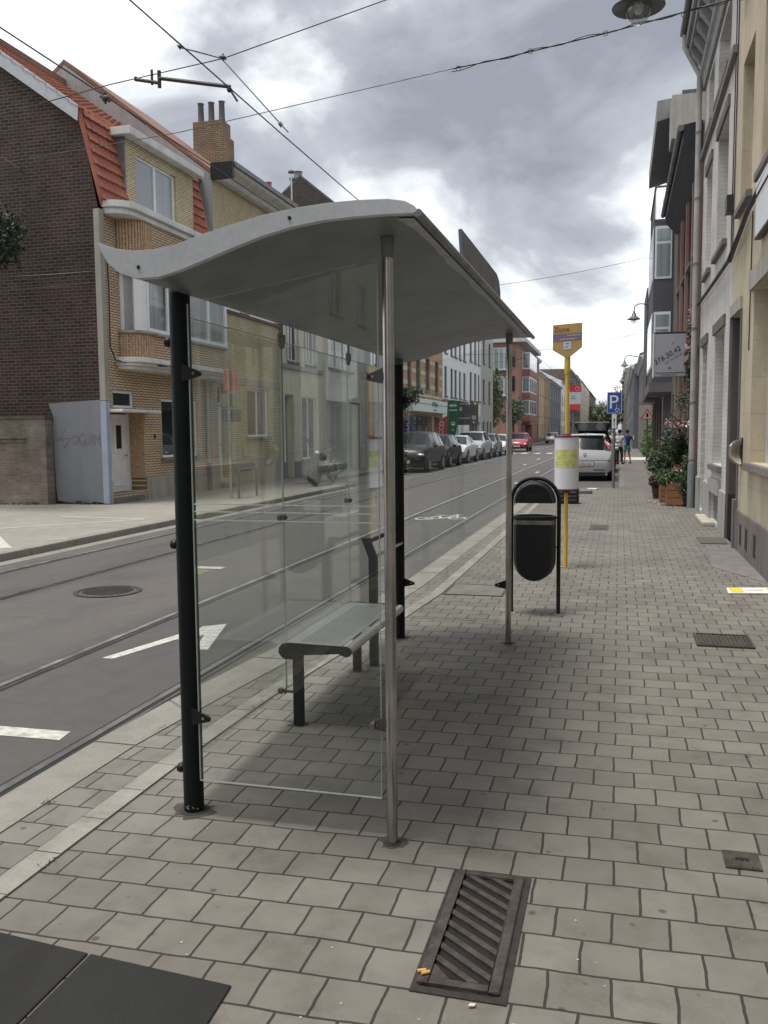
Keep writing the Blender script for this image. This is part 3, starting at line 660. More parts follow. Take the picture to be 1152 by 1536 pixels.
def litter_bin():
    t = thing('litter_bin', 'black litter bin with a domed hood hung in an arched post frame', 'litter bin', (-.655, 7.25, 0))
    cx, y, r, rt = -.655, 7.25, .192, .0165
    pts = [(cx-r, y, 0), (cx-r, y, .5), (cx-r, y, .93)]+[(cx-r*math.cos(a), y, .93+.192*math.sin(a)) for a in [math.pi*i/16 for i in range(1, 16)]]+[(cx+r, y, .93), (cx+r, y, .5), (cx+r, y, 0)]
    MB().tube(pts, rt, 14).build('frame', M_BLACK, t, smooth=50)
    def u_shape(w, zt, zb):
        n = 14; P = [(cx-w, zt)]+[(cx-w*math.cos(math.pi*i/n), zb+w*(1-math.sin(math.pi*i/n))) for i in range(n+1)]+[(cx+w, zt)]; return P
    blk = plain('bin_black', (.006, .007, .008), .42, 0, .2, 5, spec=.35)
    P = u_shape(.168, .80, .285)
    b = MB(); n = len(P)                              # belly: U outline, bulging front and back
    prof = [(-.135, .82), (-.10, .95), (-.05, 1.0), (.05, 1.0), (.10, .95), (.135, .82)]
    zc = .55
    for dy, k in prof: b.v += [(cx+(px-cx)*k, y+dy, .80 if pz > .799 else .80-(.80-pz)*(.9+.1*k)) for px, pz in P]
    for j in range(len(prof)-1): b.f += [(j*n+i, j*n+(i+1) % n, (j+1)*n+(i+1) % n, (j+1)*n+i) for i in range(n-1)]
    b.f += [tuple(range(n)), tuple(range((len(prof)-1)*n, len(prof)*n))]
    b.build('body', blk, t, smooth=50)
    MB().lathe([(.150, .795), (.171, .795), (.171, .815), (.150, .815)], (cx, y, 0), n=28, sy=.8).build('rim', blk, t, smooth=40)
    bp = [(cx-.1695*k, y+dy*1.012) for dy, k in prof]+[(cx+.1695*k, y+dy*1.012) for dy, k in prof[::-1]]
    MB().prism(bp, 'z', .752, .786).build('band', plain('steel_band', (.22, .22, .22), .35, .9, .4, 9), t)
    MB().lathe([(.145, .806), (.0001, .79)], (cx, y, 0), n=24, sy=.78).build('opening', M_DARK, t)
    h = MB(); n = 16; K = [(-.125, .86), (-.08, .97), (0, 1.0), (.08, .97), (.125, .86)]
    for dy, k in K: h.v += [(cx-.168*k*math.cos(math.pi*i/n), y+dy, .925+.178*k*math.sin(math.pi*i/n)) for i in range(n+1)]
    m_ = n+1
    for j in range(len(K)-1): h.f += [(j*m_+i, j*m_+i+1, (j+1)*m_+i+1, (j+1)*m_+i) for i in range(n)]+[(j*m_, j*m_+n, (j+1)*m_+n, (j+1)*m_)]
    h.f += [tuple(range(m_)), tuple(range((len(K)-1)*m_, len(K)*m_))]
    hd = h.build('hood', blk, t, smooth=50)
    MB().lathe([(.0001, y-.131), (.068, y-.131), (.07, y-.125)], (cx, 0, .928), 'y', 14, 0, math.pi).build('hood_recess', M_BLACK, hd)
    MB().tube([(cx, y, 1.098), (cx, y, 1.115)], .02, 10).build('hanger', M_BLACK, t)
    for z in (.80, .56): MB().tube([(cx+.165, y, z), (cx+r, y, z)], .006, 8).build('bracket', M_BLACK, t); MB().tube([(cx-.165, y, z), (cx-r, y, z)], .006, 8).build('bracket', M_BLACK, t)
    for sx in (-r, r): MB().lathe([(.045, .001), (.03, .008), (.016, .01)], (cx+sx, y, 0), n=14).build('base_mortar', M_CONC, t)
litter_bin()

def stop_pole():
    t = thing('stop_pole', 'yellow tram stop pole with a pointed Zone sign and a white timetable drum', 'stop sign', (-.545, 9.84, 0))
    yel = plain('stop_yellow', (.62, .42, .035), .42, 0, .06, 3, coat=.2); yp = plain('stop_sign_yellow', (.47, .31, .115), .5, 0, .05, 3)
    x, y = -.553, 9.84
    MB().tube([(x, y, 0), (x, y, 2.2)], .0215, 16).build('pole', yel, t, smooth=50)
    MB().tube([(x, y, 2.12), (x, y, 2.16), (x, y, 2.33)], [.030, .034, .030], 16).build('socket', yel, t, smooth=50)
    sg = MB().prism([(x-.155, 2.372), (x-.155, 2.640), (x+.155, 2.657), (x+.155, 2.395), (x+.03, 2.298), (x-.03, 2.295)], 'y', y-.036, y-.024).build('sign', yp, t, bevel=.002)
    pu = plain('sign_mauve', (.19, .15, .24), .5, var=.05)
    yf = y-.0385
    MB().quad((x-.154, yf, 2.462), (x+.154, yf, 2.478), (x+.154, yf, 2.552), (x-.154, yf, 2.538)).build('band', pu, sg)
    text('lettering', 'Zone', plain('sign_brown', (.16, .10, .07), .6), sg, (x-.142, yf-.001, 2.562), (1, 0, .05), (0, 0, 1), .075, .0006)
    MB().quad((x-.040, yf, 2.378), (x+.038, yf, 2.380), (x+.038, yf, 2.458), (x-.040, yf, 2.456)).build('label', plain('sign_white', (.62, .68, .74), .5, var=.04), sg)
    k = MB()
    for a, b, c, d in ((-.020, .018, 2.430, 2.444), (-.030, .024, 2.408, 2.413), (-.030, .010, 2.396, 2.400)): k.quad((x+a, yf-.001, c), (x+b, yf-.001, c), (x+b, yf-.001, d), (x+a, yf-.001, d))
    k.build('label_print', plain('sign_blue', (.08, .15, .42), .5), sg)
    k = MB()
    for a0, a1, zz in ((0.0, .135, 2.518), (-.08, .085, 2.482)):
        q = a0
        rg = random.Random(int(zz*1000))
        while q < a1: w = rg.uniform(.006, .02); k.quad((x+q, yf-.001, zz+.05*q), (x+q+w, yf-.001, zz+.05*q), (x+q+w, yf-.001, zz+.012+.05*q), (x+q, yf-.001, zz+.012+.05*q)); q += w+.005
    k.build('small_print', plain('sign_pale', (.50, .45, .50), .5), sg)
    k = MB()
    for i in range(3):
        for j in range(4): k.quad((x+.095+i*.02, yf-.001, 2.572+j*.018), (x+.103+i*.02, yf-.001, 2.572+j*.018), (x+.103+i*.02, yf-.001, 2.578+j*.018), (x+.095+i*.02, yf-.001, 2.578+j*.018))
    k.build('emblem', plain('sign_ochre', (.42, .29, .09), .5), sg)
    d = MB().lathe([(.0001, .872), (.132, .872), (.132, 1.432), (.0001, 1.432)], (x, y, 0), n=36).build('timetable_drum', plain('drum_white', (.66, .66, .70), .3, 0, .04, 3, coat=.4), t, smooth=40)
    mar = plain('maroon_plastic', (.11, .012, .022), .4, var=.1)
    MB().lathe([(.0001, 1.433), (.137, 1.433), (.137, 1.448), (.05, 1.456), (.045, 1.47), (.0001, 1.47)], (x, y, 0), n=36).build('drum_cap', mar, t, smooth=40)
    MB().lathe([(.0001, .871), (.135, .871), (.130, .858), (.05, .842), (.045, .825), (.0001, .825)], (x, y, 0), n=36).build('drum_cap', mar, t, smooth=40)
    m = MB(); n = 14
    for i in range(n+1):
        a = -math.pi/2-.62*1.65+i*(1.24*1.65)/n
        for z in (1.105, 1.300): m.v.append((x+.1335*math.cos(a), y+.1335*math.sin(a), z+.004*math.sin(i*2.1)))
    m.f = [(2*i, 2*i+2, 2*i+3, 2*i+1) for i in range(n)]
    m.build('timetable', plain('faded_yellow_paper', (.58, .58, .22), .6, 0, .22, 16), d)
    m = MB()
    rg = random.Random(5)
    for row in range(5):
        for i in range(9):
            if rg.random() < .45: continue
            a = -math.pi/2-.85+i*.19; b = a+.11; z = 1.135+row*.034
            m.quad(*[(x+.1342*math.cos(q), y+.1342*math.sin(q), h) for q, h in ((a, z), (b, z), (b, z+.007), (a, z+.007))])
    m.build('print', plain('faded_olive', (.42, .43, .15), .7), d)
    MB().box(x-.09, x+.11, y-.05, y+.05, .001, .006).build('base_plate', M_CONC, t)
stop_pole()

def small_street_items():
    # blue parking sign
    t = thing('parking_sign', 'blue parking sign with white P and wheelchair symbol on a grey pole', 'parking sign', (-.12, 23.88, 0))
    x, y = -.13, 23.88; blue = plain('sign_royal_blue', (.022, .085, .33), .4, var=.05); wh = plain('sign_clean_white', (.75, .77, .80), .45, var=.03)
    MB().tube([(x, y, 0), (x, y, 2.45)], .036, 14).build('pole', plain('galvanised_grey', (.23, .23, .24), .5, .5), t, smooth=50)
    s = MB().box(x-.185, x+.185, y-.055, y-.045, 1.95, 2.50).build('sign', blue, t, bevel=.004)
    f = MB()
    for a in ((-.183, .183, 1.952, 1.962), (-.183, .183, 2.488, 2.498), (-.183, -.173, 1.962, 2.488), (.173, .183, 1.962, 2.488)): f.box(x+a[0], x+a[1], y-.0575, y-.0555, a[2], a[3])
    f.build('border', wh, s)
    text('letter', 'P', wh, s, (x-.15, y-.057, 2.075), (1, 0, 0), (0, 0, 1), .50, .002)
    w = MB(); cx, cz = x+.065, 2.04
    pts = [(cx+.042*math.cos(a), y-.058, cz+.042*math.sin(a)) for a in [R(100+i*20) for i in range(12)]]; w.tube(pts, .006, 6)
    w.tube([(cx-.008, y-.058, cz+.09), (cx-.004, y-.058, cz+.03), (cx+.04, y-.058, cz+.028), (cx+.062, y-.058, cz-.03), (cx+.078, y-.058, cz-.024)], .007, 6); w.ball((cx-.01, y-.058, cz+.115), .013)
    w.build('wheelchair_symbol', wh, s)
    p = MB().box(x-.06, x+.06, y-.055, y-.045, 1.56, 1.93).build('sub_plate', wh, t, bevel=.003)
    a = MB().prism([(x-.008, 1.60), (x+.008, 1.60), (x+.008, 1.76), (x+.03, 1.76), (x, 1.83), (x-.03, 1.76), (x-.008, 1.76)], 'y', y-.0575, y-.0555); a.build('arrow', M_BLACK, p)
    # red warning triangle
    t = thing('warning_sign', 'triangular warning sign with red border on a brown pole beside the houses', 'road sign', (1.30, 46.8, 0)); x, y = 1.36, 46.8
    MB().tube([(x, y, 0), (x, y, 2.2)], .045, 10).build('pole', plain('rusty_pole', (.13, .10, .085), .7), t, smooth=50)
    s = MB().prism([(x-.33, 2.05), (x+.33, 2.05), (x, 2.62)], 'y', y-.07, y-.055).build('sign', plain('sign_red', (.48, .07, .06), .5), t)
    MB().prism([(x-.23, 2.105), (x+.23, 2.105), (x, 2.50)], 'y', y-.075, y-.0705).build('field', plain('sign_cream', (.62, .58, .56), .5), s)
    MB().prism([(x-.02, 2.13), (x+.02, 2.13), (x+.02, 2.19), (x+.09, 2.20), (x+.05, 2.26), (x+.06, 2.30), (x, 2.42), (x-.06, 2.30), (x-.05, 2.26), (x-.09, 2.20), (x-.02, 2.19)], 'y', y-.078, y-.0755).build('symbol', M_BLACK, s)
    # red and white stop flag further up the street
    t = thing('stop_sign', 'red and white bus stop sign on a grey pole behind the yellow stop pole', 'stop sign', (-1.86, 38, 0)); x, y = -1.86, 38
    MB().tube([(x, y, 0), (x, y, 3.3)], .06, 10).build('pole', plain('galvanised_grey', (.2, .2, .2)), t, smooth=50)
    s = MB().box(x-.17, x+.30, y-.09, y-.07, 2.62, 3.12).build('sign', plain('stop_pale', (.55, .58, .63), .5), t)
    MB().box(x-.17, x+.30, y-.092, y-.0705, 3.125, 3.40).build('header', plain('stop_red', (.50, .05, .045), .5), t); MB().box(x-.17, x+.25, y-.092, y-.0705, 2.38, 2.61).build('footer', plain('stop_bright_red', (.66, .05, .04), .5), t)
    c = MB(); 
    for i in range(14):
        a0, a1 = 2*math.pi*i/14, 2*math.pi*(i+1)/14; c.quad(*[(x+.15+r*math.cos(q), y-.0935, 3.26+r*math.sin(q)) for r, q in ((.07, a0), (.07, a1), (.095, a1), (.095, a0))])
    c.build('emblem', plain('stop_pale_red', (.75, .35, .3), .5), s)
    k = MB()
    for a, b, z in ((-.12, .05, 2.93), (-.12, .12, 2.84)): k.box(x+a, x+b, y-.0925, y-.0905, z, z+.03)
    k.build('print', plain('stop_text', (.2, .22, .3), .5), s)
    # crates and slab behind the stop pole
    t = thing('crate', 'black slatted plastic crate with white papers behind the stop pole', 'crate', (-1.0, 18.5, 0))
    b = MB(); x0, x1, y0, y1 = -1.22, -.79, 18.5, 18.9
    for z in (0.02, .10, .18, .26): b.box(x0, x1, y0, y0+.02, z, z+.05); b.box(x1-.02, x1, y0+.02, y1, z, z+.05); b.box(x0, x0+.02, y0+.02, y1, z, z+.05)
    for xx in (x0, x1-.03): b.box(xx-.004, xx+.034, y0-.004, y0+.03, 0, .32)
    b.box(x0+.03, x1-.03, y0+.02, y1-.02, 0, .02); b.build('crate_body', M_BLACK, t)
    MB().box(x0+.04, x1-.05, y0+.03, y1-.04, .021, .285).build('contents', plain('paper_grey', (.30, .30, .31), .8, var=.6, vs=22), t)
    p = MB(); p.prism([(x0+.05, .29), (x1-.03, .30), (x1-.04, .34), (x0+.16, .33)], 'y', y0+.05, y1-.08); p.build('papers', plain('paper_white', (.72, .72, .72), .7), t)
    tag(MB().box(-1.16, -.62, 21.6, 22.3, 0, .07).build('concrete_block', M_GSTONE, None, bevel=.01), 'low dark concrete slab lying at the end of the bus platform', 'slab')
    tag(MB().prism([(-.78, 23.1), (-.55, 23.05), (-.48, 23.3), (-.74, 23.35)], 'z', .003, .03).build('litter_paper', plain('paper_white', (.7, .7, .7)), None), 'crumpled white paper on the pavement edge before the white hatchback', 'litter')
    # parking hoop + sign post across the street
    t = thing('bicycle_hoop', 'grey steel parking hoop on the far footway before the yellow brick house', 'bicycle stand', (-8.5, 19.9, 0))
    MB().tube([(-8.55, 18.95, 0), (-8.55, 18.95, .62), (-8.55, 19.0, .66), (-8.55, 19.95, .66), (-8.55, 20.0, .62), (-8.55, 20.0, 0)], .03, 10).build('hoop', plain('hoop_grey', (.10, .10, .10), .5), t, smooth=50)
    MB().tube([(-8.55, 18.95, .38), (-8.55, 20.0, .38)], .016, 8).build('bar', plain('hoop_grey', (.1, .1, .1)), t, smooth=50)
    t = thing('stop_sign', 'red sign panel and grey timetable boards on a pole across the street', 'stop sign', (-8.75, 18.9, 0)); x, y = -8.72, 18.9
    MB().tube([(x, y, 0), (x, y, 3.0)], .035, 12).build('pole', plain('sign_pole_beige', (.33, .31, .26), .6), t, smooth=50)
    s = MB().box(x-.15, x+.17, y+.04, y+.055, 2.49, 2.97).build('sign', plain('brick_red_panel', (.42, .11, .07), .5), t)
    MB().box(x-.21, x+.25, y+.04, y+.055, 2.12, 2.44).build('timetable_board', plain('board_olive', (.20, .20, .15), .5), t)
    MB().box(x-.20, x+.27, y+.04, y+.055, 1.78, 2.06).build('timetable_board', plain('board_slate', (.09, .095, .10), .5), t)
    c = MB()
    for z in (1.85, 2.0, 2.2, 2.36, 2.55, 2.9): c.box(x-.04, x+.04, y-.038, y+.04, z-.015, z+.015)
    c.build('clamp', plain('sign_pole_beige', (.3, .3, .3)), t)
small_street_items()

# ------------------------------------------------------------------ house kit
def wall_grid(m, s, X, y0, y1, z0, z1, ops, depth):
    """front wall with real openings: cells between the opening edges, plus the reveals"""
    ys = sorted({y0, y1, *[v for o in ops for v in o[:2]]}); zs = sorted({z0, z1, *[v for o in ops for v in o[2:4]]})
    ys = [v for v in ys if y0 <= v <= y1]; zs = [v for v in zs if z0 <= v <= z1]
    for a, b in zip(ys, ys[1:]):
        run = None
        for c, d in zip(zs, zs[1:]):
            my, mz = (a+b)/2, (c+d)/2
            if any(o[0] < my < o[1] and o[2] < mz < o[3] for o in ops):
                if run: m.quad((X, a, run[0]), (X, b, run[0]), (X, b, run[1]), (X, a, run[1])); run = None
            else: run = (run[0], d) if run else (c, d)
        if run: m.quad((X, a, run[0]), (X, b, run[0]), (X, b, run[1]), (X, a, run[1]))
    for o in ops:
        a, b, c, d = o[:4]; q = X-s*(o[5] if len(o) > 5 and o[5] else depth)-s*.08
        m.quad((X, a, c), (q, a, c), (q, a, d), (X, a, d)); m.quad((X, b, c), (q, b, c), (q, b, d), (X, b, d))
        m.quad((X, a, c), (q, a, c), (q, b, c), (X, b, c)); m.quad((X, a, d), (q, a, d), (q, b, d), (X, b, d))
def window(t, s, X, a, b, c, d, dep, fm, pm, nx=2, top=0, sill=None, bw=.055, name='window'):
    q = X-s*dep
    f = MB()
    f.box(q-s*.05, q, a, a+bw, c, d); f.box(q-s*.05, q, b-bw, b, c, d); f.box(q-s*.05, q, a+bw, b-bw, c, c+bw); f.box(q-s*.05, q, a+bw, b-bw, d-bw, d)
    w = (b-a-2*bw)/nx
    for i in range(1, nx): f.box(q-s*.045, q+s*.006, a+bw+w*i-bw*.55, a+bw+w*i+bw*.55, c+bw, d-bw)
    if top: 
        for i in range(nx): f.box(q-s*.045, q+s*.004, a+bw+w*i+bw*.55, a+bw+w*(i+1)-bw*.55, d-top, d-top+bw*.8)
    o = f.build(name, fm, t)
    MB().quad((q-s*.03, a+bw*.5, c+bw*.5), (q-s*.03, b-bw*.5, c+bw*.5), (q-s*.03, b-bw*.5, d-bw*.5), (q-s*.03, a+bw*.5, d-bw*.5)).build('pane', pm, o)
    if sill: MB().box(q, X+s*.07, a-.08, b+.08, c-.09, c-.002).build('sill', sill, o, bevel=.008)
    return o
def door(t, s, X, a, b, c, d, dep, dm, panels=2, glass=False, transom=0, fm=None):
    q = X-s*dep; dt = d-transom
    o = MB().box(q-s*.05, q, a, b, c, dt).build('door', dm, t); p = MB(); h = (dt-c)
    rows = [(.08, .42), (.50, .92)] if panels == 2 else [(.06, .28), (.34, .56), (.62, .92)]
    for r0, r1 in rows:
        y0, y1, z0, z1 = a+.13*(b-a)+.02, b-.13*(b-a)-.02, c+h*r0, c+h*r1
        for (u0, u1, v0, v1) in ((y0, y1, z0, z0+.025), (y0, y1, z1-.025, z1), (y0, y0+.025, z0+.025, z1-.025), (y1-.025, y1, z0+.025, z1-.025)): p.box(q, q+s*.014, u0, u1, v0, v1)
    p.build('panel_moulding', dm, o)
    if glass: MB().box(q, q+s*.01, a+(b-a)*.36, b-(b-a)*.36, c+h*.56, c+h*.86).build('pane', M_PANE2, o)
    MB().tube([(q+s*.02, b-.10, c+h*.47), (q+s*.05, b-.10, c+h*.47), (q+s*.05, b-.2, c+h*.47)], .012, 8).build('handle', M_STEEL, o)
    if transom: window(t, s, X, a, b, dt+.03, d, dep, fm or dm, M_PANE2, 1, name='transom')
    return o
def house(name, label, s, X, y0, y1, H, wm, ops, depth=.14, body=9.0, ridge=None, roofm=None, eave=.35, sidem=None, fm=M_WFRAME, sillm=M_GSTONE, group='terraced houses along the street', cornice=None, cm=None, plinth=None, pm=None, z0=-.12, xside=None, eave_h=.0):
    t = thing(name, label, 'house', (X, (y0+y1)/2, 0), group)
    y0 += .004; y1 -= .004
    if s == 1: ops = [(*o[:4], o[4] if len(o) > 4 else W, ((o[5] if len(o) > 5 and o[5] else depth)*(.45 if (len(o) < 5 or o[4] == 'win') else 1)), o[6] if len(o) > 6 else {}) for o in ops]
    m = MB(); wall_grid(m, s, X, y0, y1, z0, H, ops, depth); m.build('wall', wm, t, recalc=False)
    Xb = X-s*body; b = MB()
    b.quad((X-s*.0, y0, z0), (Xb, y0, z0), (Xb, y0, H), (X-s*.0, y0, H)); b.quad((X, y1, z0), (Xb, y1, z0), (Xb, y1, H), (X, y1, H)); b.quad((Xb, y0, z0), (Xb, y1, z0), (Xb, y1, H), (Xb, y0, H))
    xm = X-s*body/2
    if ridge: b.quad((X, y0, H), (xm, y0, ridge), (Xb, y0, H)); b.quad((X, y1, H), (xm, y1, ridge), (Xb, y1, H))
    else: b.quad((X, y0, H), (Xb, y0, H), (Xb, y1, H), (X, y1, H))
    b.build('side_wall', sidem or wm, t, recalc=False)
    # an inner back plane keeps the openings dark
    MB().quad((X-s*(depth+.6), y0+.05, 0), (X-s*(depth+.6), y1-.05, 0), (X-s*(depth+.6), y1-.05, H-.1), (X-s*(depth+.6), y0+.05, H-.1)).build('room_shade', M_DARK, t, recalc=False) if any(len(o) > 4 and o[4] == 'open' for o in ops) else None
    if ridge:
        sl = (ridge-H)/(body/2)
        ex = X+s*eave; ez = H-sl*eave+eave_h; r = MB()
        r.prism([(ex, ez+.02), (xm, ridge+.02+eave_h), (xm, ridge+.14+eave_h), (ex, ez+.14)], 'y', y0, y1)
        r.prism([(Xb, H+.02), (xm-s*.001, ridge+.02), (xm-s*.001, ridge+.14), (Xb, H+.14)], 'y', y0, y1)
        r.build('roof', roofm, t)
    if cornice:
        cz, ch, cp = cornice; c = MB(); c.prism([(X+s*.003, cz), (X+s*cp*.35, cz), (X+s*cp*.55, cz+ch*.35), (X+s*cp*.9, cz+ch*.5), (X+s*cp, cz+ch*.6), (X+s*cp, cz+ch), (X+s*.003, cz+ch)], 'y', y0, y1); c.build('cornice', cm or M_WSTONE, t)
    if plinth:
        p = MB(); segs = [(y0, y1)]
        for o in ops:
            if o[2] < plinth-.05:
                segs = [q for (u, v) in segs for q in ((u, min(v, o[0])), (max(u, o[1]), v)) if q[1]-q[0] > .01]
        for u, v in segs: p.box(X-s*.01, X+s*.03, u, v, z0, plinth)
        p.build('plinth', pm or M_GSTONE, t, bevel=.008)
    for o in ops:
        a, b_, c, d = o[:4]; k = o[4] if len(o) > 4 else 'win'; dep = o[5] if len(o) > 5 and o[5] else depth; arg = o[6] if len(o) > 6 else {}
        if k == 'win': window(t, s, X, a, b_, c, d, dep, arg.get('fm', fm), arg.get('pm', M_PANE), arg.get('nx', 2), arg.get('top', 0), arg.get('sill', sillm), arg.get('bw', .055))
        elif k == 'door': door(t, s, X, a, b_, c, d, dep, arg.get('dm', M_WFRAME), arg.get('panels', 2), arg.get('glass', False), arg.get('transom', 0), arg.get('fm'))
        elif k == 'shop': window(t, s, X, a, b_, c, d, dep, arg.get('fm', M_GUT), arg.get('pm', M_PANE2), arg.get('nx', 3), arg.get('top', 0), arg.get('sill'), .06, 'shop_window')
        elif k == 'gate': 
            g = MB().box(X-s*dep-s*.04, X-s*dep, a, b_, c, d)
            o_ = g.build('gate', arg.get('dm', M_GUT), t); h = MB(); n = max(3, int((d-c)/.28))
            for i in range(1, n): h.box(X-s*dep, X-s*dep+s*.01, a, b_, c+(d-c)*i/n-.008, c+(d-c)*i/n+.008)
            h.build('panel_moulding', arg.get('dm', M_GUT), o_)
    return t
def tile_mat(name, c1, c2, axis_y=True):
    if name in MATS: return MATS[name]
    s = NT(name); a = s.noise(1.6, 6, .65); f = s.noise(14, 4, .7); v = s.n('ShaderNodeTexVoronoi'); v.inputs['Scale'].default_value = 4.2; s.l(s.tc.outputs['Object'], v.inputs['Vector'])
    c = s.mix(s.ramp(v.outputs['Color'], [(.2, (0,)*3), (.8, (1,)*3)]), c1, c2); c = s.mix(.5, c, s.ramp(a, [(.3, (.55, .53, .5)), (.6, (1,)*3)]), 'MULTIPLY'); c = s.mix(.4, c, s.ramp(f, [(.3, (.65,)*3), (.7, (1.1,)*3)]), 'MULTIPLY')
    s.l(c, s.p.inputs['Base Color']); s.p.inputs['Roughness'].default_value = .75; s.l(s.bump(f, .004), s.p.inputs['Normal']); MATS[name] = s.m; return s.m
T_RED = tile_mat('red_clay_tile', (.36, .115, .065), (.27, .085, .055)); T_BRN = tile_mat('weathered_brown_tile', (.17, .095, .065), (.24, .12, .08)); T_GREY = tile_mat('slate_tile', (.07, .07, .075), (.11, .105, .105)); T_ORG = tile_mat('orange_clay_tile', (.36, .135, .075), (.26, .105, .07))
def tiles(name, mat, parent, P0, U, V, w, h, tw=.235, th=.33, amp=.028, nu=6, nv=5):
    """pantile sheet: corner P0, unit vectors U along the eave and V up the slope"""
    P0, U, V = Vector(P0), Vector(U).normalized(), Vector(V).normalized(); Nn = U.cross(V)
    cu, cv = max(2, int(w/tw*nu)), max(1, round(h/th)); m = MB(); rows = []
    for j in range(cv):
        for q, lift in ((0.0, .045), (.97, .0)):
            row = []
            for i in range(cu+1):
                u = w*i/cu; z = amp*(abs(math.sin(math.pi*u/tw))**.7)+lift; p = P0+U*u+V*(h*(j+q)/cv)+Nn*z; row.append(tuple(p))
            rows.append(row)
    n = cu+1
    for r in rows: m.v += r
    for j in range(len(rows)-1): m.f += [(j*n+i, j*n+i+1, (j+1)*n+i+1, (j+1)*n+i) for i in range(cu)]
    o = len(m.v); m.v += [tuple(Vector(p)-Nn*.08) for p in rows[0]]; m.f += [(i, i+1, o+i+1, o+i) for i in range(cu)]
    return m.build(name, mat, parent, recalc=False)

# ------------------------------------------------------------------ left side of the street
XL = -10.68
W = 'win'
B_TAN = brick('tan_facade_brick', (.74, .56, .37), (.66, .49, .32), (.22, .165, .115), 'YZ', .20, .058, .012, .18)
B_YEL = brick('yellow_facade_brick', (.74, .64, .41), (.66, .56, .36), (.26, .215, .145), 'YZ', .22, .055, .010, .2)
B_DRK = brick('dark_gable_brick', (.022, .012, .010), (.070, .034, .025), (.115, .095, .082), 'XZ', .20, .072, .010, .35, streak=.25)
B_OLD = brick('whitewashed_old_brick', (.34, .29, .24), (.24, .19, .155), (.30, .27, .24), 'XZ', .19, .068, .012, .4, blotch=(.15, .12, .10), streak=.3)
B_WHT = brick('white_painted_brick', (.70, .69, .665), (.665, .655, .63), (.58, .57, .55), 'YZ', .21, .068, .007, .22, bumpd=.0025, streak=.2)
B_CHM = brick('tan_chimney_brick', (.36, .25, .15), (.28, .19, .12), (.12, .10, .08), 'XZ', .2, .06, .012, .3)
B_ORG = brick('orange_shop_brick', (.58, .35, .20), (.49, .28, .165), (.34, .28, .21), 'YZ', .21, .065, .010, .25)
B_RED = brick('red_apartment_brick', (.44, .22, .17), (.38, .18, .14), (.30, .20, .17), 'YZ', .21, .065, .008, .15)
B_REDX = brick('red_apartment_brick_side', (.44, .22, .17), (.38, .18, .14), (.30, .20, .17), 'XZ', .21, .065, .008, .15)
P_CRM = stained('cream_plaster', (.80, .74, .58), amt=.25)
P_GRY = stained('grey_plaster', (.40, .41, .42), amt=.3)
CONC_L = stained('pilaster_concrete', (.38, .36, .31), amt=.35)

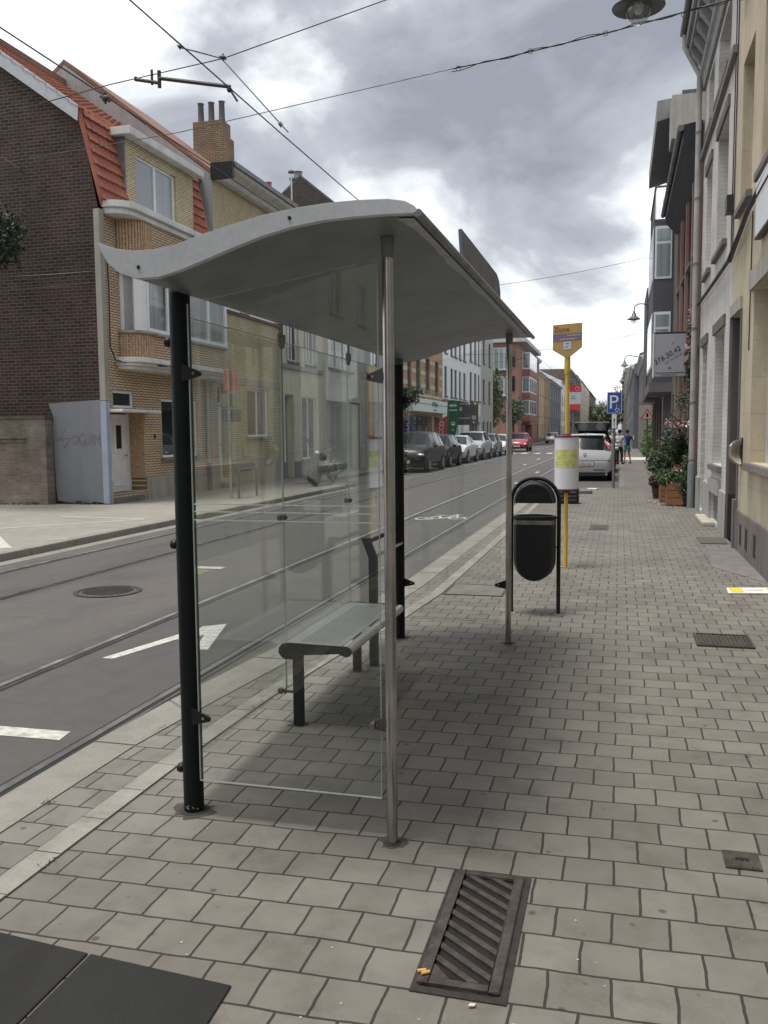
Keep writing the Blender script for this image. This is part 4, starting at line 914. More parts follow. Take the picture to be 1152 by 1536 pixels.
def house_one():
    X = XL; Y0, Y1 = 16.9, 22.4
    t = thing('corner_house', 'tan brick corner house with red tiled mansard, curved white bay and dark gable', 'house', (X, 19.6, 0), 'terraced houses along the street')
    ops = [(17.05, 18.5, .2, 2.0, 'none', .42), (17.2, 18.05, 2.1, 2.48), (19.3, 21.15, .95, 2.36)]
    m = MB(); wall_grid(m, 1, X, Y0+.13, Y1, .0, 6.3, ops, .15); m.build('wall', B_TAN, t, recalc=False)
    q = MB()
    for (a, b) in ((16.93, 17.05), (18.5, 22.39)): q.box(X-.02, X+.035, a, b, -.12, .52)
    q.build('plinth', stained('pale_plinth', (.42, .39, .34), amt=.4), t, bevel=.01)
    # front door deep in its reveal
    d = door(t, 1, X, 17.66, 18.38, .2, 1.97, .40, M_WFRAME, 2, True)
    MB().box(X-.45, X-.40, 17.07, 17.655, .2, 1.99).build('side_panel', M_WFRAME, t)
    r = MB()
    for i in range(9): r.tube([(X-.37+i*.045, 18.475, .5), (X-.37+i*.045, 18.475, 1.99)], .021, 6)
    MB().box(X-.43, X-.39, 18.385, 18.499, .2, 1.99).build('door_jamb', M_WFRAME, t)
    r.build('reeded_brick', plain('reeded_tan_brick', (.47, .33, .21), .8, var=.3, vs=14), t)
    sp = MB(); sp.box(X-.4, X+.10, 17.06, 18.25, -.1, .13); sp.box(X-.4, X-.05, 17.06, 18.2, .13, .21); sp.build('door_step', M_GSTONE, t, bevel=.01)
    window(t, 1, X, 17.2, 18.05, 2.1, 2.48, .04, M_WFRAME, M_PANE2, 1, name='transom')
    MB().box(X+.002, X+.36, 16.98, 18.65, 2.0, 2.065).build('canopy', M_WSTONE, t, bevel=.01)
    window(t, 1, X, 19.3, 21.15, .95, 2.36, .03, M_WFRAME, M_PANE, 2, .0, sill=M_GSTONE)
    MB().box(X+.001, X+.02, 18.9, 18.97, 1.42, 1.5).build('house_bell', M_BLACK, t)
    # curved hood, oriel and cornice share one rounded outline
    def outline(y0, y1, pr, rad, n=8):
        P = [(X, y0)]
        P += [(X+pr-rad+rad*math.sin(a), y0+rad-rad*math.cos(a)) for a in [math.pi/2*i/n for i in range(n+1)]]
        P += [(X+pr-rad+rad*math.cos(a), y1-rad+rad*math.sin(a)) for a in [math.pi/2*i/n for i in range(n+1)]]
        return P+[(X, y1)]
    def out2(y0, y1, pr, rad): return [(x, y) for x, y in outline(y0, y1, pr, rad)]
    h = MB(); h.prism(out2(17.30, 22.36, .62, .5), 'z', 3.09, 3.20); h.prism(out2(17.36, 22.36, .54, .44), 'z', 3.02, 3.0895); h.prism(out2(17.42, 22.36, .46, .38), 'z', 2.95, 3.0195); h.build('hood', M_WSTONE, t, bevel=.01)
    b = MB(); b.prism(out2(17.56, 22.28, .46, .42), 'z', 3.2005, 3.74); b.build('bay_parapet', B_TAN, t, smooth=40)
    rb = MB()
    for i in range(11):
        a = math.pi/2*i/10; x, y = X+.04+.425*math.sin(a), 17.98-.425*math.cos(a); rb.tube([(x, y, 3.22), (x, y, 3.74)], .026, 6); rb.tube([(x, y, 5.06), (x, y, 6.19)], .026, 6)
    for i in range(4): x = X+.45; y = 18.05+i*.065; rb.tube([(x, y, 3.22), (x, y, 3.74)], .026, 6); rb.tube([(x, y, 5.06), (x, y, 6.19)], .026, 6)
    rb.build('reeded_brick', plain('reeded_tan_brick', (.36, .235, .14), .8), t)
    sl = MB().prism(out2(17.48, 22.32, .54, .48), 'z', 3.7405, 3.80).build('bay_sill', stained('beige_stone', (.42, .40, .36)), t, bevel=.008)
    MB().prism(out2(17.58, 22.26, .455, .41), 'z', 5.03, 6.19).build('bay_upper_wall', B_TAN, t, smooth=40)
    # bay window: white rounded corner panel, frames, dark panes
    bwn = MB()
    bwn.prism([(X+.0, 17.62), (X+.06, 17.62), (X+.06, 17.68), (X, 17.68)], 'z', 3.80, 5.03)
    n = 8; P = [(X+.06+.36*math.sin(a), 18.02-.38*math.cos(a)) for a in [math.pi/2*(.42+.58*i/n) for i in range(n+1)]]
    bwn.prism(P+[(X+.30, 18.55), (X+.12, 17.80)][0:0]+[(X+.2, 18.02), (X+.2, 17.8)], 'z', 3.80, 5.03)
    for a, b in ((18.03, 18.12), (18.95, 19.06), (20.02, 20.12), (21.05, 21.15), (22.08, 22.2)): bwn.box(X+.34, X+.43, a, b, 3.80, 5.03)
    for a, b in ((18.12, 18.95), (19.06, 20.02), (20.12, 21.05), (21.15, 22.08)): bwn.box(X+.35, X+.42, a, b, 3.80, 3.90); bwn.box(X+.35, X+.42, a, b, 4.94, 5.03)
    bwn.box(X+.0, X+.07, 17.62, 17.70, 3.80, 5.03) if False else None
    o = bwn.build('bay_window', M_WFRAME, t, smooth=40)
    p = MB()
    for a, b in ((18.12, 18.95), (19.06, 20.02), (20.12, 21.05), (21.15, 22.08)): p.quad((X+.38, a, 3.9), (X+.38, b, 3.9), (X+.38, b, 4.94), (X+.38, a, 4.94))
    p.quad((X+.05, 17.66, 3.82), (X+.20, 17.80, 3.82), (X+.20, 17.80, 5.02), (X+.05, 17.66, 5.02)); p.build('pane', M_PANE, o, recalc=False)
    MB().prism(out2(17.0, 22.2, .60, .5), 'z', 6.32, 6.46).build('cornice', M_WSTONE, t, bevel=.01)
    MB().prism(out2(17.06, 22.18, .52, .44), 'z', 6.195, 6.3195).build('cornice_moulding', M_WSTONE, t, bevel=.01)
    # corner strip
    MB().box(X-.11, X+.045, 16.86, 17.03, 2.24, 6.26).build('corner_strip', CONC_L, t, bevel=.01)
    # mansard: front slope (-10.62,6.4)->(-11.02,8.36); dormer; main roof; gable
    V = Vector((-.40, 0, 1.96)); 
    tiles('mansard_tiles', T_RED, t, (-10.60, 16.88, 6.45), (0, 1, 0), V, 1.12, 1.98, .2, .25, .022)
    tiles('mansard_tiles', T_RED, t, (-10.60, 21.2, 6.45), (0, 1, 0), V, .85, 1.98, .2, .25, .022)
    v = MB().prism([(-10.58, 6.32), (-10.56, 6.46), (-11.0, 8.42), (-11.10, 8.40)], 'y', 16.82, 16.90); v.build('verge_tile', T_RED, t)
    MB().prism([(-10.68, 6.30), (-10.60, 6.36), (-11.02, 8.36), (-11.15, 8.36), (-11.15, 6.3)], 'y', 22.06, 22.2).build('party_upstand', CONC_L, t)
    dm = MB(); wall_grid(dm, 1, X+.03, 18.0, 21.2, 6.461, 8.06, [(18.4, 20.3, 6.62, 7.82)], .1)
    dm.quad((X+.03, 18.0, 6.461), (X-.8, 18.0, 6.461), (X-.8, 18.0, 8.06), (X+.03, 18.0, 8.06)); dm.quad((X+.03, 21.2, 6.461), (X-.8, 21.2, 6.461), (X-.8, 21.2, 8.06), (X+.03, 21.2, 8.06))
    dmo = dm.build('dormer', B_YEL, t, recalc=False)
    MB().box(X-.5, X+.035, 17.95, 17.998, 6.461, 8.06).build('dormer_cheek', M_GUT, dmo)
    window(t, 1, X+.03, 18.4, 20.3, 6.62, 7.82, .06, M_WFRAME, pane_mat('sky_reflection_pane', dark=(.30, .32, .35), curtain=(.38, .40, .42)), 2)  # reflected sky is painted into the pane colours
    MB().box(X-.9, X+.26, 17.82, 21.4, 8.061, 8.24).build('dormer_roof', M_WSTONE, t, bevel=.012)
    # gable wall
    prof = [(-10.68, -.12), (-10.68, 6.25), (-11.06, 8.28), (-15.0, 11.08), (-19.0, 8.3), (-19.0, -.12)]
    m = MB(); m.quad(*[(x, 16.9, z) for x, z in prof]); m.quad(*[(x, 22.38, z) for x, z in prof]); m.quad((-19, 16.9, -.12), (-19, 22.38, -.12), (-19, 22.38, 8.3), (-19, 16.9, 8.3)); m.build('gable_wall', B_DRK, t, recalc=False)
    MB().prism([(-11.04, 8.05), (-11.0, 8.36), (-15.0, 11.21), (-15.0, 10.88)], 'y', 16.80, 16.897).build('barge_board', plain('barge_grey_white', (.42, .44, .47), .6, var=.1), t)
    sl = Vector((-4.0, 0, 2.85)); tiles('roof', T_ORG, t, (-10.98, 16.79, 8.27), (0, 1, 0), sl, 5.6, 4.9, amp=.02)
    MB().prism([(-15.0, 11.2), (-19.2, 8.2), (-19.2, 8.35), (-15.0, 11.35)], 'y', 16.78, 22.38).build('roof', T_BRN, t)
    # painted patch with graffiti
    MB().prism([(-12.07, 2.20), (-10.79, 2.26), (-10.79, .03), (-11.0, .06), (-11.15, .02), (-11.4, .08), (-11.6, .03), (-11.93, .07), (-11.96, .3), (-11.99, 1.7), (-11.96, 1.9)], 'y', 16.872, 16.897).build('painted_patch', stained('grey_blue_paint', (.225, .235, .26), amt=.12, vs=.8, bump=.0015), t)
    MB().box(-10.786, X+.03, 16.865, 17.02, .02, 2.235).build('painted_corner', stained('pale_blue_paint', (.36, .42, .52), amt=.2), t)
    c = MB().lathe([(.0001, 16.869), (.01, 16.869)], (0, 0, 0), 'y')
    g = MB(); rg = random.Random(2)
    def stroke(pts, w=.017):
        k = 0
        for a, b in zip(pts, pts[1:]):
            d = Vector((b[0]-a[0], b[1]-a[1])); 
            if d.length < 1e-6: continue
            d.normalize(); nn = Vector((-d.y, d.x))*w; e = d*w*.6; yy = 16.8705-k*.0003; k += 1
            g.quad((a[0]-e.x-nn.x, yy, a[1]-e.y-nn.y), (b[0]+e.x-nn.x, yy, b[1]+e.y-nn.y), (b[0]+e.x+nn.x, yy, b[1]+e.y+nn.y), (a[0]-e.x+nn.x, yy, a[1]-e.y+nn.y))
    stroke([(-11.69, 1.63), (-11.76, 1.48), (-11.90, 1.40), (-11.55, 1.44), (-11.72, 1.22), (-11.75, 1.42)])
    def oval(cx, cz, rx, rz): stroke([(cx+rx*math.cos(i*.524), cz+rz*math.sin(i*.524)) for i in range(13)], .014)
    oval(-11.44, 1.41, .07, .085); oval(-11.25, 1.42, .085, .12); stroke([(-11.24, 1.38), (-11.14, 1.28)])
    stroke([(-11.10, 1.30), (-11.08, 1.50), (-11.04, 1.33), (-11.0, 1.52), (-10.98, 1.32)]); stroke([(-10.95, 1.3), (-10.95, 1.5), (-10.88, 1.38), (-10.84, 1.52), (-10.83, 1.29)])
    g.build('graffiti', plain('graffiti_black', (.15, .15, .16), .8, var=.5, vs=30), t, recalc=False)
    gp = MB().tube([(X+.06, 21.66, 0), (X+.06, 21.66, 2.9)], .05, 10).build('drainpipe', plain('drainpipe_beige', (.42, .40, .35), .6), t, smooth=50)
    MB().tube([(X+.075, 21.66, 0), (X+.075, 21.66, .75)], .065, 10).build('pipe_shoe', M_GUT, gp, smooth=50)
    c = MB().tube([(X+.06, 17.06, 5.4), (X+.07, 17.08, 4.6), (X+.07, 17.05, 3.4), (X+.10, 17.2, 3.12), (X+.3, 17.5, 3.06), (X+.62, 18.5, 3.06)], .016, 6); c.build('cable', M_WIRE, t)
house_one()

def garden_wall():
    t = thing('brick_wall', 'low old whitewashed brick wall with recessed panels left of the grey painted patch', 'wall', (-14, 16.8, 0))
    m = MB(); m.box(-12.0, -12.46, 16.62, 16.895, -.3, 1.86); m.box(-12.46, -20, 16.62, 16.895, 1.44, 1.86); m.box(-12.46, -20, 16.70, 16.895, -.3, 1.44); m.box(-12.46, -20, 16.62, 16.699, -.3, .16)
    m.build('wall', B_OLD, t); MB().box(-11.97, -20, 16.58, 16.896, 1.861, 1.93).build('coping', stained('dark_coping', (.13, .12, .11)), t, bevel=.01)
    f = MB(); f.box(-12.45, -12.52, 16.66, 16.70, .165, 1.43); f.box(-12.52, -20, 16.66, 16.70, 1.36, 1.43); f.build('panel_moulding', B_OLD, t)
garden_wall()

def chimney(t, cx, cy, w, d, z0, z1, mat, pots=0, pm=None, ph=.55, pr=.11, cap=True):
    c = MB().box(cx-w/2, cx+w/2, cy-d/2, cy+d/2, z0, z1).build('chimney', mat, t)
    if cap: MB().box(cx-w/2-.04, cx+w/2+.04, cy-d/2-.04, cy+d/2+.04, z1+.001, z1+.08).build('chimney_cap', M_GSTONE, c)
    for i in range(pots):
        x = cx+(i-(pots-1)/2)*w/(pots+.2)*1.15; MB().lathe([(pr*1.05, z1+.08), (pr, z1+.1), (pr*.9, z1+.08+ph*.9), (pr*1.1, z1+.08+ph), (pr*.7, z1+.08+ph)], (x, cy, 0), n=12).build('chimney_pot', pm or M_GSTONE, c, smooth=50)
    return c

def left_row():
    # H2 yellow brick
    s_ = dict(sill=M_GSTONE)
    t = house('yellow_brick_house', 'yellow brick house with white door, stone band and three-pot chimney, second from the left', 1, XL, 22.4, 27.15, 8.45, B_YEL,
        [(22.42, 23.25, .25, 2.9, 'door', .3, dict(transom=.6, panels=3)), (24.4, 26.05, 1.42, 2.84, W, .12, {}), (22.6, 23.8, 5.06, 6.3, W, .1, dict(sill=M_WFRAME)), (24.7, 26.4, 5.06, 6.3, W, .1, dict(nx=3, sill=M_WFRAME))],
        body=8.78, ridge=11.78, roofm=T_BRN, eave=.0, plinth=.76, pm=stained('pale_plinth', (.42, .39, .34)), cornice=(8.36, .34, .62), sidem=stained('grey_render', (.34, .34, .34), amt=.3))
    MB().box(XL, XL+.05, 22.42, 27.14, 4.90, 4.99).build('band', plain('band_dark', (.10, .07, .06), .7), t); MB().box(XL, XL+.018, 22.42, 27.14, 2.93, 3.14).build('band', stained('beige_stone', (.42, .40, .36)), t)
    MB().box(XL+.02, XL+.66, 22.28, 22.4, 8.30, 8.72).build('gutter_end', M_BLACK, t); MB().box(XL+.63, XL+.70, 22.41, 27.14, 8.62, 8.74).build('gutter', M_GUT, t)
    MB().box(XL+.001, XL+.06, 24.0, 24.2, .86, 1.12).build('letter_box', plain('letterbox_grey', (.42, .42, .40), .5), t)
    MB().tube([(XL+.05, 27.08, 0), (XL+.05, 27.08, 8.4)], .045, 10).build('drainpipe', plain('drainpipe_dark', (.09, .08, .075), .6), t)
    c = chimney(t, -12.83, 27.0, 1.02, .62, 9.6, 11.45, B_CHM, 3, plain('pot_dark', (.09, .085, .085), .8), .58, .10, cap=False)
    MB().box(-12.36, -12.20, 26.7, 27.3, 9.6, 10.95).build('chimney_shoulder', B_CHM, c)
    MB().box(XL-.3, XL+.12, 22.5, 23.2, -.1, .14).build('door_step', M_GSTONE, t, bevel=.01)
    # H3 cream
    t = house('cream_house', 'cream plastered house with tall shuttered upper windows between yellow and white brick fronts', 1, XL, 27.15, 31.4, 8.5, P_CRM,
        [(27.5, 28.3, 0, 2.8, 'door', .25, dict(dm=plain('door_grey_green', (.24, .27, .26), .5), transom=.6, panels=3)), (29.1, 30.6, .6, 2.78, W, .14, dict(pm=M_PANE2)), (27.85, 28.75, 3.92, 6.1, W, .12, dict(top=.5)), (29.6, 30.5, 3.92, 6.1, W, .12, dict(top=.5))],
        body=8.8, ridge=10.9, roofm=T_BRN, cornice=(8.2, .3, .4), plinth=.55)
    MB().box(XL, XL+.07, 27.16, 31.39, 3.66, 3.80).build('band', stained('beige_stone', (.42, .40, .36)), t)
    for a in (27.70, 28.76, 29.45, 30.51): MB().box(XL+.01, XL+.05, a, a+.14, 3.95, 6.0).build('shutter', plain('shutter_white', (.60, .60, .57), .6), t)
    chimney(t, -12.75, 31.2, .6, .5, 9.2, 10.35, brick('red_chimney_brick', (.34, .10, .07), (.28, .08, .06), (.2, .12, .1), 'XZ'), 2, plain('pot_red', (.45, .10, .09), .7), .28, .11)
    # H4 white brick with garage
    t = house('white_brick_house', 'white brick house with a wide dark garage opening across the street', 1, XL, 31.4, 37.0, 8.9, B_WHT,
        [(31.75, 36.2, 0, 2.75, 'gate', .35, dict(dm=plain('garage_slate', (.075, .085, .09), .5))), (32.1, 35.2, 4.0, 5.5, W, .12, dict(nx=3)), (32.4, 35.0, 6.4, 7.8, W, .12, dict(nx=3))], body=9, ridge=10.9, roofm=T_GREY, cornice=(8.6, .3, .35))
    MB().tube([(-11.86, 31.0+.6, 10.0), (-11.86, 31.6, 11.15)], .03, 8).build('flue', plain('flue_steel', (.5, .5, .5), .4, .6), t); MB().lathe([(.12, 11.1), (.12, 11.16), (.02, 11.22)], (-11.86, 31.6, 0)).build('flue_cowl', M_GUT, t)
    # H5 dark gable
    B_DG = brick('sooty_gable_brick', (.06, .05, .045), (.10, .075, .065), (.05, .045, .04), 'XZ', .21, .07, .012)
    t = house('gabled_house', 'house with a sooty brick gable rising behind the shelter roof, dark shopfront below', 1, XL, 37.0, 44.0, 10.2, P_GRY,
        [(37.6, 40.4, .4, 2.9, 'shop', .2, {}), (41.0, 43.3, 0, 2.9, 'gate', .3, dict(dm=M_GREEN)), (38, 39.4, 4.2, 6.0, W, .12, {}), (40.6, 42, 4.2, 6, W, .12, {}), (38, 39.4, 7.0, 8.8, W, .12, {}), (40.6, 42, 7.0, 8.8, W, .12, {})],
        body=5.6, ridge=12.5, roofm=T_GREY, eave=.1, sidem=B_DG, cornice=(9.9, .3, .35))
    chimney(t, -13.8, 37.6, .5, .6, 11.6, 12.55, B_DG, 1, M_GUT, .3, .2); chimney(t, -11.3, 40, .3, .4, 10.8, 11.6, brick('red_chimney_brick', (1, 0, 0), (1, 0, 0), (0, 0, 0)), 1, plain('pot_red', (.45, .1, .09)), .3, .1)
    # shop
    aw = dict(fm=M_GUT, pm=M_PANE2, sill=M_GSTONE, nx=2)
    t = house('corner_shop', 'orange brick shop with cream bands, white fascia board and posters in its dark windows', 1, XL, 44.0, 54.5, 9.8, B_ORG,
        [(45.8, 51.2, .35, 2.45, 'shop', .25, dict(nx=4)), (51.9, 53.6, 0, 2.4, 'shop', .5, dict(nx=2, fm=plain('shop_red', (.35, .03, .03), .5)))]+[(a, b, 3.85, 5.72, W, .15, aw) for a, b in ((45.0, 45.9), (47.05, 48.1), (49.45, 50.6), (52.1, 53.2))]+[(a, b, 6.6, 8.3, W, .15, aw) for a, b in ((45.0, 45.9), (47.05, 48.1), (49.45, 50.6), (52.1, 53.2))],
        body=9, ridge=12, roofm=T_GREY, cornice=(9.5, .35, .4), plinth=.35)
    bnd = MB()
    for a, b in ((44.02, 44.95), (45.95, 47.0), (48.15, 49.4), (50.65, 52.05), (53.25, 54.48)):
        for z in (4.0, 4.7, 5.4): bnd.box(XL, XL+.02, a, b, z, z+.22)
    bnd.box(XL, XL+.05, 44.02, 54.48, 3.50, 3.62); bnd.build('band', stained('cream_band', (.62, .56, .42)), t)
    fb = MB().box(XL, XL+.45, 44.3, 54.3, 2.62, 3.32).build('fascia_board', plain('fascia_white', (.68, .72, .70), .5, var=.04), t, bevel=.01)
    g_ = plain('shop_green', (.02, .17, .08), .5)
    MB().box(XL+.451, XL+.458, 45, 54.2, 3.03, 3.07).build('stripe', g_, fb)
    e = MB(); 
    for y, z, r in ((49.2, 3.06, .14), (49.6, 3.12, .15), (50.0, 3.06, .17), (50.4, 3.1, .13), (50.7, 3.04, .1)): e.lathe([(.001, XL+.466), (r, XL+.462), (r, XL+.452)], (0, y, z), 'x', 12)
    e.box(XL+.453, XL+.462, 49.6, 50.3, 2.72, 2.80); e.build('emblem', g_, fb)
    ps = MB(); rg = random.Random(8)
    for i in range(10):
        y = 46.1+i*.5; z = rg.uniform(.7, 1.4); ps.box(XL-.245, XL-.24, y, y+rg.uniform(.15, .3), z, z+rg.uniform(.3, .8))
    ps.build('poster', plain('poster_pale', (.5, .40, .38), .6, var=.4, vs=3), t)
    ps = MB().box(XL-.246, XL-.2415, 46.0, 51.0, .42, .85); ps.build('window_film', plain('film_green', (.03, .12, .09), .6), t)
    # white houses
    wl = plain('smooth_white_wall', (.76, .78, .81), .7, var=.06, vs=1.5)
    n1 = [(55.1, 56.0), (57.2, 58.1), (58.65, 59.55), (60.4, 61.2), (62.1, 63.1)]
    dk = dict(fm=plain('frame_slate', (.16, .17, .19), .5), pm=M_PANE2, nx=1)
    t = house('white_house', 'white plastered house with five tall narrow windows right of the orange brick shop', 1, XL, 54.5, 64.0, 9.3, wl,
        [(a, b, 3.8, 5.66, W, .14, dk) for a, b in n1]+[(a, b, 6.5, 7.9, W, .14, dk) for a, b in n1]+[(56.2, 60.2, 0, 2.6, 'gate', .5, dict(dm=plain('gate_black', (.02, .02, .024), .6))), (61, 62.2, .1, 2.5, 'door', .2, dict(dm=plain('door_pale', (.45, .48, .5), .5)))], body=9, ridge=11, roofm=T_GREY, cornice=(8.9, .3, .3))
    MB().box(XL, XL+.08, 54.52, 63.98, 3.42, 3.58).build('band', M_GSTONE, t)
    n2 = [(64.85, 65.95), (66.9, 68.05), (68.8, 69.65)]
    t = house('white_shop_house', 'white house with a pale shopfront and a yellow and black board above it', 1, XL, 64.0, 70.2, 10.2, plain('smooth_white_wall', (.6, .6, .6)),
        [(a, b, 3.85, 5.92, W, .14, dk) for a, b in n2]+[(a, b, 6.7, 8.6, W, .14, dk) for a, b in n2]+[(64.7, 69.5, .4, 2.2, 'shop', .2, dict(nx=3))], body=9, ridge=12, roofm=T_GREY, cornice=(9.9, .3, .3))
    MB().box(XL, XL+.2, 64.3, 69.9, 2.25, 2.72).build('fascia_board', plain('fascia_grey', (.48, .52, .52), .6), t)
    b = MB().box(XL+.01, XL+.06, 65.0, 68.6, 2.80, 3.75).build('notice_board', plain('board_black', (.03, .03, .03), .5), t)
    k = MB(); k.box(XL+.061, XL+.066, 65.1, 68.5, 2.95, 3.22); k.box(XL+.061, XL+.066, 66.2, 67.6, 3.55, 3.72); k.box(XL+.061, XL+.066, 66.7, 67.1, 3.28, 3.5); k.build('print', plain('board_yellow', (.75, .68, .05), .5), b)
    n3 = [(71.35, 72.4), (74.55, 75.7)]
    house('cream_grey_house', 'pale grey plastered house at the end of the white row before the dark trees', 1, XL, 70.2, 77.2, 10.2, stained('pale_grey_plaster', (.50, .50, .48), amt=.2),
        [(a, b, 3.87, 5.75, W, .14, dk) for a, b in n3]+[(a, b, 7.0, 8.9, W, .14, dk) for a, b in n3]+[(71.3, 72.3, .3, 2.35, W, .14, dk), (73.6, 74.6, .3, 2.35, W, .14, dk), (75.4, 76.4, .3, 2.35, W, .14, dk)], body=9, ridge=11.6, roofm=T_GREY, cornice=(9.9, .3, .3))
    # brick apartments with square white bays
    t = thing('apartment_block', 'red brick apartment block with stacked white corner bays beyond the trees', 'apartment block', (XL, 105, 0))
    sops = []
    m = MB(); 
    m.quad((XL, 97, 0), (-20, 97, 0), (-20, 97, 11.1), (XL, 97, 11.1)); m.quad((-20, 97, 0), (-20, 115, 0), (-20, 115, 11.1), (-20, 97, 11.1)); m.quad((XL, 115, 0), (-20, 115, 0), (-20, 115, 11.1), (XL, 115, 11.1)); m.quad((XL, 97, 11.1), (-20, 97, 11.1), (-20, 115, 11.1), (XL, 115, 11.1)); m.build('side_wall', B_REDX, t, recalc=False)
    m = MB(); wall_grid(m, 1, XL, 97, 115, 0, 11.1, [(100, 113, .2, 2.3, 'x')], .5); m.build('wall', B_RED, t, recalc=False)
    window(t, 1, XL, 100, 113, .2, 2.3, .4, M_GUT, M_PANE2, 4, name='shop_window')
    MB().box(XL-9.5, XL+.9, 96.2, 115.3, 11.101, 11.5).build('roof', plain('eave_pale', (.42, .42, .42), .7), t)
    for z in (7.45, 4.75): pass
    for k, (z0, z1) in enumerate(((8.5, 10.4), (5.9, 7.7), (3.4, 5.1))):
        bay = MB(); bay.box(XL+.001, XL+.9, 101, 110, z0-.75, z0-.02); bay.build('bay_parapet', B_RED, t)
        bw = MB().box(XL+.001, XL+.85, 101.2, 109.8, z0-.0195, z1).build('bay_window', M_WFRAME, t)
        p = MB(); p.box(XL+.10, XL+.75, 101.18, 101.199, z0+.15, z1-.15)
        for j in range(4): p.box(XL+.851, XL+.86, 101.5+j*2.1, 103.2+j*2.1, z0+.15, z1-.15)
        p.build('pane', M_PANE3, bw)
        MB().box(XL-.9+.0, XL-.35, 96.9, 96.999, z0, z1-.2).build('window', M_PANE2, t)
    for z0, z1 in ((8.3, 10.5), (5.5, 7.4)):
        w_ = MB(); 
        for x in (-13.3, -12.75, -12.2, -11.75): w_.box(x-.04, x+.04, 96.9, 96.995, z0, z1)
        w_.box(-13.34, -11.71, 96.9, 96.995, z0-.1, z0); w_.box(-13.34, -11.71, 96.9, 96.995, z1, z1+.08); o = w_.build('window', M_WFRAME, t)
        MB().box(-13.3, -11.75, 96.94, 96.99, z0, z1).build('pane', M_PANE3, o)
        r = MB().tube([(-13.4, 96.6, z0+.75), (-11.6, 96.6, z0+.75)], .025, 6); r.box(-13.45, -11.55, 96.5, 96.95, z0-.25, z0-.12); r.build('balcony', M_GUT, t)
    # the street beyond
    def far(name, label, y0, y1, H, wm, cols, floors, fm=M_WFRAME, ridge=None, rm=T_GREY, s=1, X=XL, chim=0, z1=3.6, fh=2.9, ww=1.0, wh=1.7, gr='terraced houses along the street', gd=None, body=9):
        ops = []; W_ = (y1-y0)/cols
        for f in range(floors):
            for c in range(cols):
                cy = y0+W_*(c+.5); zb = z1+f*fh
                if zb+wh < H-.2: ops.append((cy-ww/2, cy+ww/2, zb, zb+wh, W, .14, dict(fm=fm, pm=[M_PANE, M_PANE2, M_PANE3][(c+f) % 3])))
        for c in range(cols):
            cy = y0+W_*(c+.5)
            if c == cols-1: ops.append((cy-.5, cy+.5, .05, 2.5, 'door', .2, dict(dm=gd or plain('door_brown', (.12, .07, .045), .5))))
            else: ops.append((cy-ww*.6, cy+ww*.6, .7, 2.5, W, .14, dict(fm=fm, pm=M_PANE2)))
        t = house(name, label, s, X, y0, y1, H, wm, ops, body=body, ridge=ridge, roofm=rm, cornice=(H-.35, .35, .35), plinth=.5, group=gr)
        for i in range(chim): chimney(t, X-s*(2.5+i*1.2), y0+.6+i*.3, .7, .7, H, (ridge or H)+1.0, B_CHM, 2, M_GSTONE, .4, .13)
        return t
    far('narrow_brick_house', 'narrow reddish brick house with yellow balcony just past the apartment block', 115, 123, 11.0, B_RED, 2, 3, chim=2, ridge=12.2)
    far('yellow_house', 'yellowish house with a low dark tiled porch roof', 123, 131, 9.5, stained('ochre_plaster', (.60, .50, .30)), 2, 2, ridge=11.2)
    far('brown_brick_house', 'brown brick house left of the grey rendered house far up the street', 131, 142, 9.4, B_ORG, 3, 2, ridge=11.6)
    far('grey_house', 'blue grey rendered house with black slate roof far up the street', 142, 170, 9.6, stained('slate_blue_render', (.17, .19, .22), amt=.2), 5, 2, ridge=12.5, ww=1.6)
    far('white_gabled_house', 'white rendered house with blue windows far up the street', 170, 200, 11.0, plain('smooth_white_wall', (.6, .6, .6)), 4, 3, ridge=13.2, ww=2.6, fm=plain('frame_slate', (.1, .1, .1)))
    far('brown_flat_block', 'brown brick block of flats rising far up the street behind the stop pole', 200, 255, 15.2, brick('umber_brick', (.20, .14, .12), (.17, .12, .10), (.2, .15, .13), 'YZ'), 7, 4, ww=3)
    far('cream_block', 'cream block behind the brown flats where the street fades away', 255, 330, 15.8, P_CRM, 9, 4, ww=3, body=20)
    far('dark_gable_house', 'dark brick house at the far end of the street', 330, 420, 16, brick('umber_brick', (1, 0, 0), (1, 0, 0), (0, 0, 0)), 9, 4, ww=4, ridge=22)
    return far
far = left_row()

